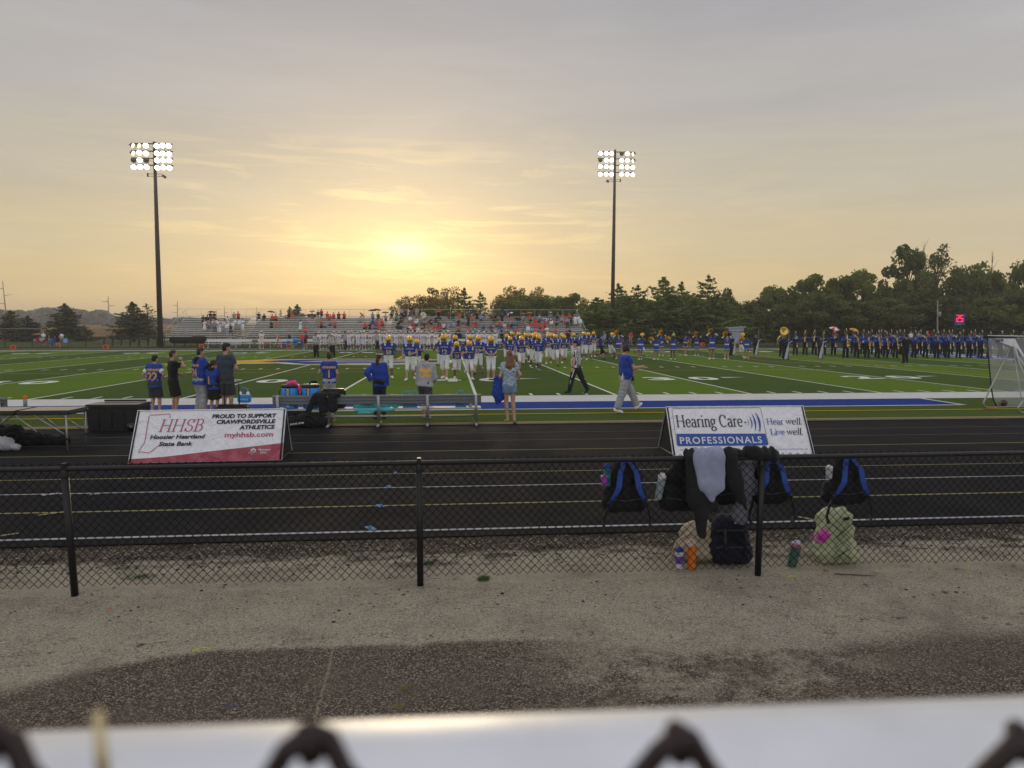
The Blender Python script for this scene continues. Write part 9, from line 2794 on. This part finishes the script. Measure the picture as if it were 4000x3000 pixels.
MKO = M("marker_orange", (.75, .13, .05), .6); MKN = M("marker_number", (.10, .01, .01), .6)
for (px, py, s, lb) in ((52, 1365, "10", 'orange ten yard marker beside the open umbrella at the left'), (414, 1364, "20", 'orange twenty yard marker left of the floodlight tower'), (788, 1362, "30", 'orange thirty yard marker before the covered cart'),
      (1129, 1361, "40", 'orange forty yard marker among blue coolers'), (2433, 1357, "20", 'orange twenty yard marker behind the blond cheerleader'), (2744, 1353, "10", 'orange ten yard marker between cheerleaders')):
 g = G(px, py)
 r = root('yard_marker', (g.x, g.y, .02), 0, lb, 'yard marker', 'orange yard markers')
 MB().box((0, 0, .22), (.50, .22, .44), taper=.9).build('body', MKO, r)
 link('number', text_mesh(s, .40, .014, 0, 'CENTER', .95, .85, 0, MKN), r, (0, -.118, .08), (R(88), 0, 0))
# sideline flag stick, striped towel, black cover, chairs
p = G(1087, 1358); r = root('marker_flag', (p.x - .4, p.y, .02), 0, 'white pole with red flag leaning beside the crouching person', 'flag pole')
MB().tube([(-.1, 0, .0), (.45, 0, 1.45)], .03, 6).build('pole', C_WHITE, r); MB().add([(.40, -.03, 1.4), (.25, -.03, .62), (.52, -.05, .8), (.55, -.03, 1.1)], [(0, 1, 2, 3)]).build('flag_cloth', C_ORANGE, r)
p = at(1041, 1281, 82.2); o = MB().box((0, 0, .45), (.55, .05, .28)).build('towel', cloth("towel_red_white", (.6, .2, .22)), None, (p.x, 82.15, .1)); tag(o, 'red and white striped towel on the second far bench', 'towel')
f = Field(.06, .08)
f.cone((-2.2, 0, .75), (1.2, 0, .7), .42, .40, sq=((0, 1, 0), 1.2)); f.cone((.3, .0, .8), (1.5, .0, .9), .42, .3); f.clip((0, 0, .28), (0, 0, -1))
p = at(750, 1281, 90.5)
r = root('covered_cart', (p.x, 90.2, 0), 0, 'cart under a black cover before the left end of the bleachers', 'cart')
link('cover', f.mesh('cover', [C_BLACK], wrinkle=.02), r)
for s in (-2, -.8, .6, 1.5): MB().tube([(s, 0, 0), (s, 0, .6)], .07, 6).build('leg', DARKM, r)
for i, (px, m, lb) in enumerate(((196, C_TEAL, 'teal'), (212, C_BLUE, 'blue'), (254, C_LTBLUE, 'light blue'))):
 g = G(px, 1352); r = root('folding_chair', (g.x, g.y, .02), .2 * i, f'{lb} folding camp chair among the people at the far left', 'chair', 'camp chairs at the far left')
 MB().box((0, 0, .42), (.55, .5, .04)).build('seat', m, r); MB().box((0, .27, .68), (.55, .04, .5), (R(-12), 0, 0)).build('backrest', m, r)
 for sx in (-.25, .25):
  MB().tube([(sx, -.25, 0), (sx, .25, .42)], .015, 4).build('leg', DARKM, r); MB().tube([(sx, .25, 0), (sx, -.25, .42)], .015, 4).build('leg', DARKM, r)
p = at(1202, 1281, seat_y(10)); o = MB().box((0, 0, 0), (1.1, .3, .5)).build('speaker_box', C_BROWN, None, (p.x + .6, seat_y(10) + .1, seat_z(10) + .30)); tag(o, 'dark box standing in the top bleacher row beside the man under an umbrella', 'box')
p = at(728, 1297, BY0 - 1.5); o = link('towel', Field(.04, .04).cone((0, 0, 0), (0, 0, -.5), .16, .18, sq=((0, 1, 0), 2.5)).mesh('towel', [C_LAV], wrinkle=.01), None, (p.x, BY0 - 1.58, WZ + 1.18)); tag(o, 'pale towel hanging on the front rail of the bleachers at the left', 'towel')
# ================================================================== evening haze
hz = bpy.data.materials.new("haze")
hz.use_nodes = True
hz.node_tree.nodes.clear()
ho = hz.node_tree.nodes.new("ShaderNodeOutputMaterial"); hv = hz.node_tree.nodes.new("ShaderNodeVolumePrincipled")
hv.inputs['Color'].default_value = (.95, .93, .90, 1); hv.inputs['Density'].default_value = .0006; hv.inputs['Anisotropy'].default_value = .3
hz.node_tree.links.new(hv.outputs[0], ho.inputs['Volume'])
tag(MB().box((0, 1500, 16), (6200, 7200, 34)).build('haze', hz), None, None, None, 'stuff')
